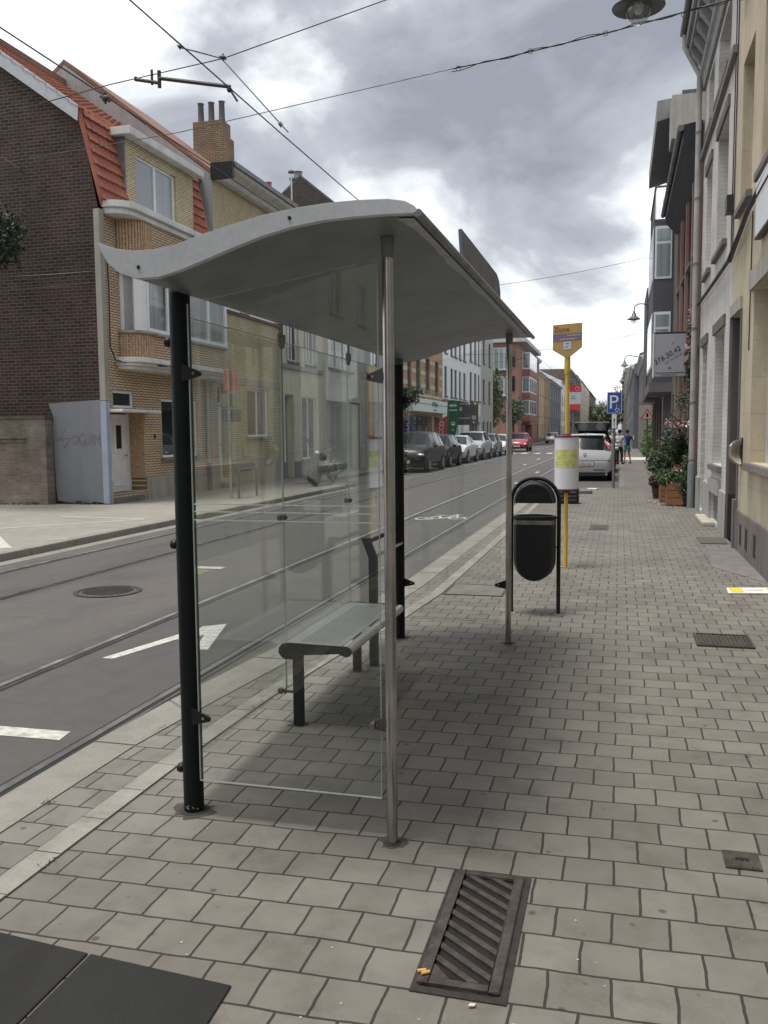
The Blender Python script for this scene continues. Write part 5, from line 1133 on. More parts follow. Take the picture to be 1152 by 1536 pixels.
def back_row():
    m3 = lambda y0, n, st: [(y0+i*st, y0+i*st+1.3, z, z+1.8, 'win', .2, {}) for i in range(n) for z in (.9, 3.7, 6.3)]
    house('brick_terrace', 'long brick terrace behind the camera on the far side, seen only in reflections', 1, XL, -75, -40, 10, B_ORG, m3(-73, 9, 3.8), ridge=12, roofm=T_GREY)
    house('plaster_terrace', 'grey plastered terrace behind the camera on the near side', -1, 1.46, -30, .98, 9.5, stained('pale_grey_plaster', (.5, .5, .5)), m3(-28.5, 8, 3.8), ridge=12, roofm=T_GREY, body=8)
    house('plaster_terrace', 'second grey plastered terrace farther behind the camera on the near side', -1, 1.46, -75, -30, 9.0, P_GRY, m3(-73.5, 11, 3.8), ridge=12, roofm=T_GREY, body=8)
    w = lambda y, z: (y, y+1.6, z, z+1.7, W, .2, {})
    house('dark_brick_terrace', 'dark brick house on the far side, behind the camera, seen in the glass only', 1, XL, -19.5, -6, 8.5, B_ORG, [w(-17, .9), w(-13, .9), w(-9, .9), w(-17, 4), w(-13, 4), w(-9, 4)], ridge=11, roofm=T_GREY)
    house('beige_terrace', 'beige plastered house behind the camera, reflected in the shelter end pane', 1, XL, -24.7, -19.5, 10.5, stained('pale_grey_plaster', (.5, .5, .5)), [w(-23.5, .9), w(-23.5, 3.6)], ridge=12, roofm=T_GREY)
    house('cream_terrace', 'cream plastered house with stone sills behind the camera, reflected in the end pane', 1, XL, -40, -24.7, 11, P_CRM, [w(a, z) for a in (-27.8, -31.4, -35.5) for z in (.9, 3.5, 6.06)], ridge=13, roofm=T_GREY, depth=.25)
back_row()

# ------------------------------------------------------------------ right side of the street
XR = 1.46
def cells(y0, y1): return y0, y1
def right_row():
    s = -1; X = XR
    yel = brick('yellow_scored_render', (.62, .54, .40), (.60, .52, .385), (.54, .465, .34), 'YZ', .85, .42, .004, .22, bumpd=.003, streak=.3)
    pl = stained('damp_grey_plinth', (.23, .20, .185), amt=.75, vs=2.4, dark=(.25, .22, .2), bump=.006)
    beige = stained('beige_frame', (.42, .36, .26), amt=.2)
    big = dict(nx=2, pm=M_PANE3, sill=stained('grey_sill', (.24, .215, .20), amt=.4), bw=.07)
    ops = [(12.02, 12.92, .0, 3.0, 'door', .26, dict(dm=plain('door_anthracite', (.05, .05, .055), .5), transom=.5)),
           (8.85, 10.95, 1.12, 3.08, W, .17, big), (5.6, 7.6, 1.12, 3.08, W, .17, big), (2.6, 4.6, 1.12, 3.08, W, .17, big),
           (11.4, 12.4, 4.3, 6.1, W, .14, dict(pm=M_PANE)), (8.9, 10.65, 4.3, 6.1, W, .14, dict(pm=M_PANE)), (6.0, 7.6, 4.3, 6.1, W, .14, {}), (3.0, 4.6, 4.3, 6.1, W, .14, {}),
           (11.4, 12.4, 7.0, 8.6, W, .14, {}), (8.9, 10.65, 7.0, 8.6, W, .14, {}), (6.0, 7.6, 7.0, 8.6, W, .14, {})]
    t = house('yellow_rendered_house', 'yellow rendered house with damp grey plinth and half-round wall lamp at the right edge', s, X, 1.0, 12.98, 9.3, yel, ops, plinth=.50, pm=pl, cornice=(9.0, .4, .3), fm=plain('frame_pale', (.56, .57, .58), .5), body=8)
    MB().box(X-.004, X+.335, 12.885, 12.918, .62, 2.995).build('door_jamb', stained('grey_reveal', (.13, .128, .128)), t); MB().box(X-.006, X+.335, 12.87, 12.918, .0, .618).build('door_jamb', plain('jamb_black', (.03, .03, .03), .6), t)
    MB().box(X-.04, X-.002, 8.7, 11.1, 3.085, 3.30).build('lintel', stained('beige_stone', (.42, .40, .36)), t); MB().box(X-.03, X-.002, 11.95, 12.97, 3.003, 3.16).build('lintel', stained('beige_stone', (.42, .40, .36)), t)
    fr = MB(); fr.box(X-.03, X+.02, 12.925, 12.975, 0, 3.0); fr.box(X-.055, X+.02, 12.0-.14, 12.015, .0, .62); fr.build('door_surround', M_GSTONE, t)
    fr = MB().box(X-.012, X+.0, 12.0-.11, 12.015, .62, 3.0).build('door_surround', stained('grey_reveal', (.17, .165, .165)), t)
    sg = MB().box(X-.075, X-.02, 7.2, 10.45, 3.56, 4.13).build('shop_sign', plain('sign_box_white', (.62, .64, .66), .4, var=.04), t); MB().box(X-.08, X-.015, 7.195, 10.455, 3.535, 3.558).build('sign_edge', M_BLACK, sg)
    for y in (11.25, 10.75, 10.1):
        v = MB()
        for i in range(7): v.box(X-.036, X-.0302, y, y+.13, .12+i*.035, .138+i*.035)
        v.box(X-.034, X-.0301, y-.01, y, .11, .37); v.box(X-.034, X-.0301, y+.13, y+.14, .11, .37); v.build('vent', M_BLACK, t)
    MB().box(X-.034, X-.029, 11.62, 11.83, .05, .36).build('damp_patch', M_GSTONE, t)
    # half-round lamp
    lp = MB(); n = 14; yy = (11.55, 11.68)
    P = [(X-.155*math.sin(math.pi*i/n), 1.225-.165*math.cos(math.pi*i/n)) for i in range(n+1)]
    lp.v += [(x, y, z) for y in yy for x, z in P]; lp.f += [(i, i+1, n+2+i, n+1+i) for i in range(n)]; lp.f.append(tuple(range(n+1, 2*n+2)))
    Q = [(X-.137*math.sin(math.pi*i/n), 1.225-.149*math.cos(math.pi*i/n)) for i in range(n+1)]; o = len(lp.v)
    lp.v += [(x, 11.549, z) for x, z in P]+[(x, 11.549, z) for x, z in Q]; lp.f += [(o+i, o+i+1, o+n+2+i, o+n+1+i) for i in range(n)]
    l = lp.build('wall_lamp', plain('polished_nickel', (.55, .52, .48), .18, 1.0, .05), t, recalc=False)
    c = MB(); c.v = [(x, 11.549, z) for x, z in Q]+[(X-.04, 11.66, 1.235)]; c.f = [(i, i+1, n+1) for i in range(n)]; c.build('lamp_reflector', plain('lamp_inner', (.50, .45, .38), .4), l, recalc=False)
    MB().box(X-.012, X+0, 11.53, 11.70, 1.05, 1.40).build('lamp_plate', M_BLACK, l)
    # cable bundle running along the fronts, with thin risers
    cb = MB(); cb.tube([(X-.045, 2, 4.2), (X-.05, 6, 4.14), (X-.05, 9.9, 4.10), (X-.06, 11.3, 4.02), (X-.05, 12.0, 3.94), (X-.06, 12.97, 3.80)], .026, 8); cb.tube([(X-.04, 2, 4.14), (X-.075, 11.0, 3.97), (X-.04, 12.97, 3.76)], .017, 6)
    cb.build('cable_bundle', M_WIRE, t)
    cb = MB(); cb.tube([(X-.015, 12.99, 3.85), (X-.018, 12.93, 5), (X-.012, 12.95, 7), (X-.012, 12.94, 9)], .008, 6); cb.tube([(X-.012, 11.15, 4.0), (X-.012, 11.18, 2.42)], .007, 6); cb.build('cable', M_WIRE, t)
    # ---- white brick house
    wdo = dict(dm=plain('door_blue_grey', (.16, .175, .185), .55), transom=.6, panels=2)
    ops = [(13.85, 15.15, .96, 3.0, W, .26, dict(pm=M_PANE2, sill=M_GSTONE)), (16.45, 17.3, .05, 3.0, 'door', .2, wdo), (13.9, 15.25, .06, .50, 'gate', .05, dict(dm=M_GSTONE)),
           (13.9, 15.35, 4.25, 6.08, W, .22, dict(pm=M_PANE, top=.55, sill=M_GSTONE)), (16.25, 17.2, 4.25, 6.02, W, .2, dict(pm=M_PANE, top=.55, sill=M_GSTONE)), (13.9, 15.6, 6.72, 7.68, W, .16, dict(pm=M_PANE)), (16.3, 17.2, 6.72, 7.68, W, .16, {})]
    t = house('white_brick_house', 'white painted brick house with stone plinth and heavy cornice between drainpipe and yellow house', s, X, 13.0, 18.02, 7.95, B_WHT, ops, plinth=.62, pm=stained('pale_stone_plinth', (.42, .42, .41), amt=.3), body=8)
    for a, b, z in ((13.72, 15.28, 3.003), (16.3, 17.45, 3.003), (13.8, 15.45, 6.083), (16.15, 17.3, 6.023)): MB().box(X-.035, X-.002, a, b, z, z+.16).build('lintel', stained('brown_lintel', (.17, .15, .135)), t)
    MB().box(X-.07, X-.002, 13.02, 18.0, 6.50, 6.60).build('band', M_GSTONE, t)
    MB().box(X-.05, X-.002, 13.86, 15.29, .52, .74).build('cellar_lintel', stained('pale_stone_plinth', (.4, .4, .4)), t)
    c = MB(); c.prism([(X-.002, 7.78), (X-.05, 7.78), (X-.07, 7.95), (X-.12, 8.0), (X-.12, 8.12), (X-.002, 8.12)], 'y', 13.02, 18.0); c.box(X-.30, X+.3, 13.02, 18.06, 8.45, 8.60); c.box(X-.36, X+.3, 13.02, 18.10, 8.601, 8.92); c.box(X-.05, X+.1, 13.02, 18.0, 8.121, 8.45); co = c.build('cornice', stained('grey_cornice', (.30, .31, .32), amt=.4), t)
    for i in range(9): MB().prism([(X-.051, 8.13), (X-.10, 8.13), (X-.27, 8.36), (X-.27, 8.448), (X-.051, 8.448)], 'y', 13.2+i*.56, 13.38+i*.56).build('bracket', stained('grey_cornice', (.3, .3, .3)), co)
    MB().tube([(X-.41, 13.02, 8.88), (X-.41, 18.12, 8.88)], .06, 10).build('gutter', M_GUT, t, smooth=50)
    dp = MB().tube([(X-.38, 18.02, 8.85), (X-.38, 18.02, 8.6), (X-.20, 18.0, 8.25), (X-.11, 17.97, 8.05), (X-.11, 17.95, 7.8), (X-.11, 17.95, 0)], .052, 12).build('drainpipe', plain('drainpipe_stone', (.34, .33, .315), .6, var=.2, vs=3), t, smooth=50)
    k = MB()
    for z in (.9, 2.0, 3.4, 4.6, 5.8, 7.0): k.lathe([(.053, z), (.062, z), (.062, z+.04), (.053, z+.04)], (X-.11, 17.95, 0), n=12)
    k.build('pipe_collar', M_GUT, dp); MB().tube([(X-.11, 17.95, 0), (X-.11, 17.95, .85)], .066, 12).build('pipe_shoe', plain('pipe_shoe_grey', (.19, .21, .21), .6), dp, smooth=50)
    cb = MB(); cb.tube([(X-.05, 13.03, 3.80), (X-.06, 15, 3.80), (X-.05, 17.9, 3.86)], .028, 8); cb.tube([(X-.02, 13.12, 3.85), (X-.02, 13.1, 6), (X-.02, 13.1, 8)], .008, 6); cb.box(X-.09, X-.003, 13.1, 13.32, 4.45, 4.68); cb.build('cable_bundle', M_WIRE, t)
    # ---- red brick house with deep black eaves
    DR = brick('wine_brick', (.20, .075, .06), (.155, .06, .05), (.12, .08, .07), 'YZ', .21, .065, .008, .3)
    dw = dict(fm=plain('frame_brown', (.09, .06, .045), .5), pm=M_PANE2, top=.5, sill=M_GSTONE)
    t = house('red_brick_house', 'wine red brick house with deep black boarded eaves behind the flowering pots', s, X, 18.02, 25.0, 7.15, DR,
        [(18.5, 19.5, .4, 2.7, W, .18, dw), (20.2, 21.1, .05, 2.8, 'door', .22, dict(dm=plain('door_brown', (.12, .07, .045)))), (21.8, 23, .5, 2.7, W, .18, dw), (23.6, 24.5, .5, 2.7, W, .18, dw)]+[(a, a+1.0, z, z+1.7, W, .18, dw) for a in (18.6, 20.4, 22.1, 23.7) for z in (3.3, 5.1)], plinth=.4, body=8, ridge=9.6, roofm=T_GREY, eave=0)
    bd = plain('black_boards', (.018, .02, .026), .6, var=.3, vs=4)
    e = MB(); e.prism([(X-.0, 6.62), (X-.36, 7.02), (X-.36, 7.30), (X, 7.36)], 'y', 18.3, 25.3); e.build('eaves', bd, t); MB().tube([(X-.41, 18.28, 7.24), (X-.41, 25.35, 7.22)], .06, 10).build('gutter', M_GUT, t, smooth=50)
    st = MB()
    for a in (18.12, 19.75, 21.5, 23.3, 24.7): st.box(X-.06, X-.002, a, a+.22, 0, 6.6)
    st.box(X-.075, X-.002, 18.05, 24.98, 3.0, 3.12); st.build('pilaster', stained('pinkish_stone', (.33, .24, .20), amt=.4), t)
    # ---- grey house with oriel
    GD = stained('dark_grey_render', (.13, .13, .145), amt=.3)
    t = house('oriel_house', 'tall grey house with a projecting oriel, balcony rail and overhanging flat roof', s, X, 25.0, 33.0, 10.3, GD,
        [(25.6, 26.6, .4, 2.5, W, .18, dw), (31.4, 32.4, .05, 2.6, 'door', .2, {})], body=8, plinth=.4)
    o = MB().box(.90, X-.002, 27.4, 31.6, 2.9, 7.6).build('oriel', stained('oriel_grey', (.115, .115, .14), amt=.2), t, bevel=.01)
    for z0, z1 in ((3.35, 4.95), (5.9, 7.4)):
        w_ = MB().box(.885, .899, 27.6, 31.4, z0, z1); w_.box(.93, X-.06, 27.385, 27.399, z0, z1); wo = w_.build('window', M_WFRAME, o)
        p = MB(); p.box(.98, X-.10, 27.375, 27.384, z0+.08, z1-.5); p.box(.98, X-.10, 27.375, 27.384, z1-.42, z1-.08)
        for j in range(3): p.box(.875, .884, 27.75+j*1.25, 28.85+j*1.25, z0+.08, z1-.08)
        p.build('pane', M_PANE3, wo)
    MB().box(.82, X-.002, 27.3, 31.7, 2.62, 2.899).build('oriel_base', M_GSTONE, o)
    r = MB()
    for i in range(9): r.box(.92, .935, 27.5+i*.5, 27.515+i*.5, 7.61, 8.5)
    for i in range(6): r.box(.95+i*.09, .96+i*.09, 27.45, 27.465, 7.61, 8.5)
    r.box(.90, .95, 27.42, 31.6, 8.5, 8.55); r.box(.951, X-.003, 27.42, 27.47, 8.5, 8.55); r.build('balcony_rail', M_GUT, t)
    MB().prism([(X+.8, 10.3), (.88, 9.95), (.88, 10.5), (X+.8, 10.62)], 'y', 26.2, 33.2).build('flat_roof', stained('roof_grey_board', (.27, .27, .28), amt=.25), t)
    MB().box(X-.25, X+1.5, 25.0, 26.19, 9.1, 10.2).build('attic_wall', stained('beige_stone', (.4, .4, .36)), t)
    t = far('dim_brick_house', 'dark brick house with green shopfront past the oriel house on the right', 33.0, 40.0, 7.6, brick('dim_brick', (.12, .08, .065), (.10, .07, .06), (.1, .08, .07), 'YZ'), 3, 2, s=-1, X=X, ridge=9, gd=plain('door_green', (.04, .09, .07), .5), body=8)
    o = MB().box(.95, X-.002, 35.6, 39.5, 2.7, 6.9).build('oriel', stained('oriel_grey', (.1, .1, .1)), t)
    w_ = MB().box(.98, X-.05, 35.58, 35.598, 3.6, 5.2).build('window', M_WFRAME, o); MB().box(1.03, X-.1, 35.57, 35.579, 3.7, 5.1).build('pane', M_PANE3, w_)
    t = far('brown_shop_house', 'brown house with white-framed shopfront just before the side path', 40.0, 46.5, 6.4, brick('dim_brick', (1, 0, 0), (1, 0, 0), (0, 0, 0)), 3, 1, s=-1, X=X+.12, ridge=8.2, body=8)
    tag(MB().box(X-.5, X+.1, 33.2, 45.5, 2.75, 2.85).build('shop_canopy', M_GUT, None), 'long dark canopy above the shopfronts beyond the oriel house', 'canopy')
    t = far('stone_fronted_house', 'grey brick house with an orange tiled roof beyond the hedge', 58.0, 76.0, 6.3, stained('grey_brown_brickwork', (.30, .27, .25), amt=.4), 5, 1, s=-1, X=X+.05, ridge=8.8, rm=T_ORG, body=12)
    t = far('slate_house', 'blue grey house with dark ground floor far up the right-hand side', 76.0, 104.0, 6.9, stained('slate_blue_render', (.17, .19, .22)), 6, 1, s=-1, X=X-.35, body=10)
    t = far('distant_terrace', 'distant grey terrace closing the right side of the street', 104.1, 190.0, 8.2, stained('grey_brown_brickwork', (.2, .2, .2)), 12, 2, s=-1, X=X-.1, ridge=10, body=10, ww=2)
right_row()
far('far_terrace', 'tall hazy terrace at the very end of the right-hand row', 190.1, 420.0, 14.0, stained('grey_brown_brickwork', (.2, .2, .2)), 14, 3, s=-1, X=XR-.5, ridge=17, body=12, ww=3)

# ------------------------------------------------------------------ cars
M_TYRE = plain('tyre_rubber', (.018, .018, .018), .8); M_ALLOY = plain('alloy', (.38, .39, .40), .35, .8, .2)
M_CGLASS = plain('car_glass', (.012, .016, .018), .10, 0, .2, 3, spec=.4); M_TRIM = plain('car_trim_black', (.02, .02, .02), .5); M_PLATE = plain('plate_white', (.62, .60, .58), .5)
M_TAIL = plain('tail_lamp_red', (.32, .01, .015), .2, coat=.6); M_HEAD = plain('head_lamp_clear', (.55, .58, .6), .12, .4, coat=.8); M_CHROME = plain('chrome', (.6, .6, .6), .15, 1)
def paint(n, c): return plain('car_paint_'+n, c, .4, .0, .03, 2, coat=.45 if c[0] > .1 else .12, spec=.5 if c[0] > .1 else .3)
HATCH = dict(L=4.0, st=[(-2.00, .70, .42, .66, .70, .60), (-1.96, .80, .26, .80, .84, .70), (-1.90, .835, .24, .92, .98, .70), (-1.60, .845, .24, .97, 1.40, .58), (-1.25, .85, .24, .96, 1.47, .61), (-.2, .85, .24, .94, 1.49, .62), (.42, .85, .24, .93, 1.42, .61), (1.10, .84, .24, .92, .99, .72), (1.72, .81, .24, .80, .86, .68), (1.92, .76, .28, .62, .68, .60), (2.0, .64, .34, .50, .54, .5)], rg=(2, 3), ws=(6, 7), sg=(3, 6))
SUV = dict(L=4.3, st=[(-2.15, .72, .45, .72, .76, .62), (-2.11, .84, .30, .88, .92, .72), (-2.05, .87, .28, 1.00, 1.06, .74), (-1.78, .88, .28, 1.04, 1.52, .62), (-1.4, .89, .28, 1.03, 1.60, .65), (-.2, .89, .28, 1.01, 1.62, .66), (.45, .89, .28, 1.0, 1.54, .65), (1.12, .88, .28, 1.0, 1.10, .76), (1.85, .85, .28, .92, .99, .72), (2.08, .80, .30, .72, .80, .64), (2.16, .68, .36, .56, .60, .54)], rg=(2, 3), ws=(6, 7), sg=(3, 6))
SEDAN = dict(L=4.4, st=[(-2.2, .68, .42, .70, .74, .58), (-2.15, .80, .26, .84, .90, .68), (-2.0, .84, .24, .92, 1.00, .70), (-1.55, .85, .24, .93, 1.05, .70), (-1.05, .86, .24, .93, 1.36, .57), (-.2, .86, .24, .91, 1.42, .60), (.40, .86, .24, .90, 1.35, .59), (1.12, .85, .24, .90, .96, .72), (1.90, .82, .24, .79, .85, .68), (2.12, .76, .28, .60, .66, .60), (2.2, .64, .34, .50, .54, .5)], rg=(3, 4), ws=(6, 7), sg=(4, 6))
def make_car(spec, pm, label, loc, rot, openlid=False, plate=None, group='parked cars', nm='parked_car'):
    st = spec['st']; t = thing(nm, label, 'car', (0, 0, 0), group)
    rings = []
    for (y, w, zb, zs, zr, wr) in st:
        half = [(w*.80, zb), (w*.97, zb+.10), (w, (zb+zs)/2), (w*.975, zs-.04), (w*.95, zs), (wr, zr-.05), (wr*.90, zr-.012), (0, zr+.012)]
        ring = [(x, y, z) for x, z in half]+[(-x, y, z) for x, z in half[-2::-1]]; rings.append(ring)
    n = len(rings[0]); body, ws, rw, sg, sg2 = MB(), MB(), MB(), MB(), MB()
    for m in (body, ws, rw, sg, sg2): m.v = [p for r in rings for p in r]
    for j in range(len(rings)-1):
        for i in range(n):
            k = (i+1) % n; f = (j*n+i, j*n+k, (j+1)*n+k, (j+1)*n+i); tgt = body
            if spec['ws'][0] <= j < spec['ws'][1] and i in (5, 6, 7, 8): tgt = ws
            elif spec['rg'][0] <= j < spec['rg'][1] and i in (5, 6, 7, 8): tgt = rw if not openlid else None
            elif spec['sg'][0] <= j < spec['sg'][1] and i in (4, 9): tgt = sg if i == 4 else sg2
            if tgt is not None: tgt.f.append(f)
    body.f.append(tuple(range(n))); body.f.append(tuple((len(rings)-1)*n+i for i in range(n)))
    def fin(m, name, mat, par, sm=45):
        used = sorted({i for f in m.f for i in f}); mp = {a: b for b, a in enumerate(used)}; m.v = [m.v[i] for i in used]; m.f = [tuple(mp[i] for i in f) for f in m.f]; return m.build(name, mat, par, smooth=sm)
    fin(body, 'body', pm, t); fin(ws, 'windscreen', M_CGLASS, t)
    if not openlid: fin(rw, 'rear_window', M_CGLASS, t)
    fin(sg, 'side_window', M_CGLASS, t); fin(sg2, 'side_window', M_CGLASS, t)
    W = st[5][1]; y_r, y_f = st[0][0]+.78, st[-1][0]-.80; pl = MB()
    for yy in (st[spec['sg'][0]][0]+.5, st[5][0]+.02):
        for sx in (-1, 1): pl.prism([(sx*W*.955, .90+.07*(W > .87)), (sx*st[5][5]*1.01, st[5][4]-.06), (sx*(st[5][5]*1.01-.01), st[5][4]-.06), (sx*(W*.955-.01), .9)], 'y', yy, yy+.07)
    pl.build('pillar', M_TRIM, t)
    for yy in (y_r, y_f):
        for sx in (-1, 1):
            a = MB().lathe([(.001, sx*(W-.16)), (.365, sx*(W-.16)), (.365, sx*(W+.004)), (.001, sx*(W+.004))], (0, yy, .34), 'x', 20); a.build('wheel_arch', M_TRIM, t)
            wl = MB().lathe([(.20, sx*(W-.10)), (.30, sx*(W-.10)), (.315, sx*(W-.07)), (.315, sx*(W+.01)), (.29, sx*(W+.022)), (.20, sx*(W+.018))], (0, yy, .315), 'x', 22).build('wheel', M_TYRE, t, smooth=40)
            r_ = MB().lathe([(.20, sx*(W+.012)), (.195, sx*(W+.020)), (.185, sx*(W+.008)), (.001, sx*(W+.006))], (0, yy, .315), 'x', 20)
            for q in range(5):
                an = q*2*math.pi/5; r_.tube([(sx*(W+.012), yy+.03*math.cos(an), .315+.03*math.sin(an)), (sx*(W+.014), yy+.185*math.cos(an), .315+.185*math.sin(an))], .02, 6)
            r_.build('rim', M_ALLOY, wl)
    yf, yb = st[-1][0], st[0][0]
    g = MB(); g.box(-.42, .42, yf-.10, yf+.012, .42, .53); g.build('grille', M_TRIM, t); g = MB(); g.box(-.55, .55, yf-.10, yf+.006, .27, .38); g.build('lower_grille', M_TRIM, t)
    for sx in (-1, 1):
        MB().ball((sx*(st[-2][1]-.13), st[-2][0]-.02, st[-2][3]-.02), .13, 1.25, .95, .52, 8).build('headlight', M_HEAD, t, smooth=60)
        MB().ball((sx*(W+.09), st[6][0]+.28, st[6][3]+.04), .085, 1.1, .6, .75, 8).build('wing_mirror', pm if pm is not paint('white', (0, 0, 0)) else pm, t, smooth=60)
        if spec is HATCH: q = MB().prism([(sx*.70, 1.00), (sx*.845, .94), (sx*.80, 1.06), (sx*.70, 1.34), (sx*.64, 1.36), (sx*.665, 1.18)], 'y', -1.90, -1.58); q = MB().prism([(-1.90, 1.0), (-1.78, 1.01), (-1.70, 1.12), (-1.66, 1.24), (-1.72, 1.26), (-1.80, 1.15)], 'x', sx*.735, sx*.80); q.v = [((x if abs(x) < .7 else x-sx*(z-.93)*.34), y, z) for x, y, z in q.v]; q.v = [((x-sx*(z-.93)*.17 if abs(x) < .7 else x), y, z) for x, y, z in q.v]
        else: q = MB().box(sx*(st[1][1]-.19), sx*(st[1][1]+.012), st[1][0]-.03, st[2][0]+.03, .70, .88)
        q.build('tail_light', M_TAIL, t, bevel=.01)
    for yy, d in ((yf, 1), (yb, -1)):
        zz = .44 if d > 0 else .55
        p = MB().box(-.27, .27, yy+d*.014, yy+d*.022, zz-.06, zz+.06).build('number_plate', M_PLATE, t)
        if d < 0 and plate: text('lettering', plate, plain('plate_red', (.25, .03, .04), .5), p, (-.24, yy-.025, zz-.04), (1, 0, 0), (0, 0, 1), .105, .001)
        MB().box(-.285, .285, yy+d*.004, yy+d*.013, zz-.072, zz+.072).build('plate_frame', M_TRIM, t)
    if spec is HATCH:
        MB().lathe([(.035, -1.975), (.05, -1.985), (.05, -1.99), (.035, -1.99)], (0, 0, .84), 'y', 16).build('badge', M_TRIM, t); MB().box(-.60, .60, -1.86, -1.835, 1.035, 1.05).build('trim', M_TRIM, t)
        MB().tube([(0, -1.50, 1.44), (0, -1.40, 1.52)], .012, 6).build('aerial', M_TRIM, t); MB().box(-.56, .56, -1.66, -1.40, 1.425, 1.455).build('spoiler', pm, t, bevel=.01)
        MB().box(.28, .62, -1.995, -1.96, .345, .375).build('reflector', M_TRIM, t); MB().box(-.78, .78, -2.0, -1.94, .655, .672).build('bumper_seam', plain('seam_grey', (.1, .1, .1)), t); MB().box(-.62, .62, -1.98, -1.7, .20, .285).build('valance', M_TRIM, t)
    if openlid:
        zr = st[3][4]; lid = MB().prism([(st[3][0]+.05, zr+.0), (st[3][0]-.02, zr+.05), (st[3][0]-.95, zr+.36), (st[3][0]-1.0, zr+.31), (st[3][0]-.93, zr+.24), (st[3][0]-.1, zr-.03)], 'x', -.58, .58); lid.v = [(x*(1.08 if y < st[3][0]-.5 else 1.0), y, z) for x, y, z in lid.v]
        lo = lid.build('tailgate', M_TRIM, t, bevel=.02); MB().box(-.52, .52, st[3][0]-1.05, st[3][0]-1.0, zr+.02, zr+.30).build('tailgate_inner', plain('lid_inner', (.03, .032, .04), .4, coat=.4), lo); MB().quad((-.57, st[3][0]+.1, 1.0), (.57, st[3][0]+.1, 1.0), (.52, st[3][0]+.1, zr-.03), (-.52, st[3][0]+.1, zr-.03)).build('boot_interior', M_DARK, t)
        for sx in (-.54, .54): MB().tube([(sx, st[3][0]-.02, 1.02), (sx, st[3][0]-.7, zr+.2)], .012, 6).build('gas_strut', M_TRIM, lo)
        for sx in (-.3, .3): MB().lathe([(.001, st[3][0]-1.055), (.14, st[3][0]-1.052), (.15, st[3][0]-1.05)], (sx, 0, zr+.18), 'y', 14).build('speaker', plain('lid_grey', (.12, .13, .15), .4), lo)
    t.location = loc; t.rotation_euler = (0, 0, rot); return t
def cars():
    PI = math.pi; z = ZR
    blk, whi, sil, gry, red, dkb = paint('black', (.012, .013, .016)), paint('white', (.62, .64, .66)), paint('silver', (.42, .44, .46)), paint('grey', (.20, .22, .24)), paint('red', (.33, .015, .03)), paint('navy', (.02, .025, .05))
    # right-hand parking lane, rear ends towards the camera
    make_car(HATCH, paint('pale_silver', (.47, .48, .49)), 'white hatchback parked with its rear to the camera behind the timetable drum', (-1.03, 30.35, z), 0, plate='1-WJJ-203')
    make_car(HATCH, sil, 'silver estate car with raised black tailgate in front of the white hatchback', (-.98, 36.3, z+.16), 0, True)
    make_car(SEDAN, whi, 'white car parked just beyond the two people on the right', (-.9, 45.5, z), 0)
    make_car(HATCH, gry, 'grey car third beyond the open tailgate in the right lane', (-.95, 52, z), 0)
    a = make_car(SUV, blk, 'dark sport utility car facing the camera, first of the row by the shop', (-8.14, 35.65, z), PI)
    make_car(HATCH, blk, 'black hatchback facing the camera, second in the row by the shop', (-8.18, 40.4, z), PI)
    make_car(SEDAN, whi, 'white saloon facing the camera between the black hatchback and the silver van-like car', (-8.22, 45.7, z), PI)
    make_car(SUV, sil, 'tall silver car with a broad windscreen, fourth in the row by the shop', (-8.22, 50.9, z), PI)
    make_car(HATCH, gry, 'grey green hatchback seen in front of the far shelter pole', (-8.2, 56.0, z), PI)
    make_car(SEDAN, whi, 'white car partly hidden by the far shelter pole', (-8.1, 61.0, z), PI)
    make_car(HATCH, red, 'bright red hatchback parked past the white row near the trees', (-7.75, 71.5, z), PI)
    make_car(SEDAN, sil, 'pale blue grey saloon parked far up the left side', (-8.4, 118, z), PI)
    make_car(HATCH, whi, 'small white car driving far down the road centre', (-5.6, 150, z), PI)
    make_car(SEDAN, whi, 'white car far up the road behind the red stop sign', (-4.2, 135, z), PI)
    make_car(SUV, dkb, 'dark blue car far off above the open tailgate', (-1.0, 75, z), 0)
cars()

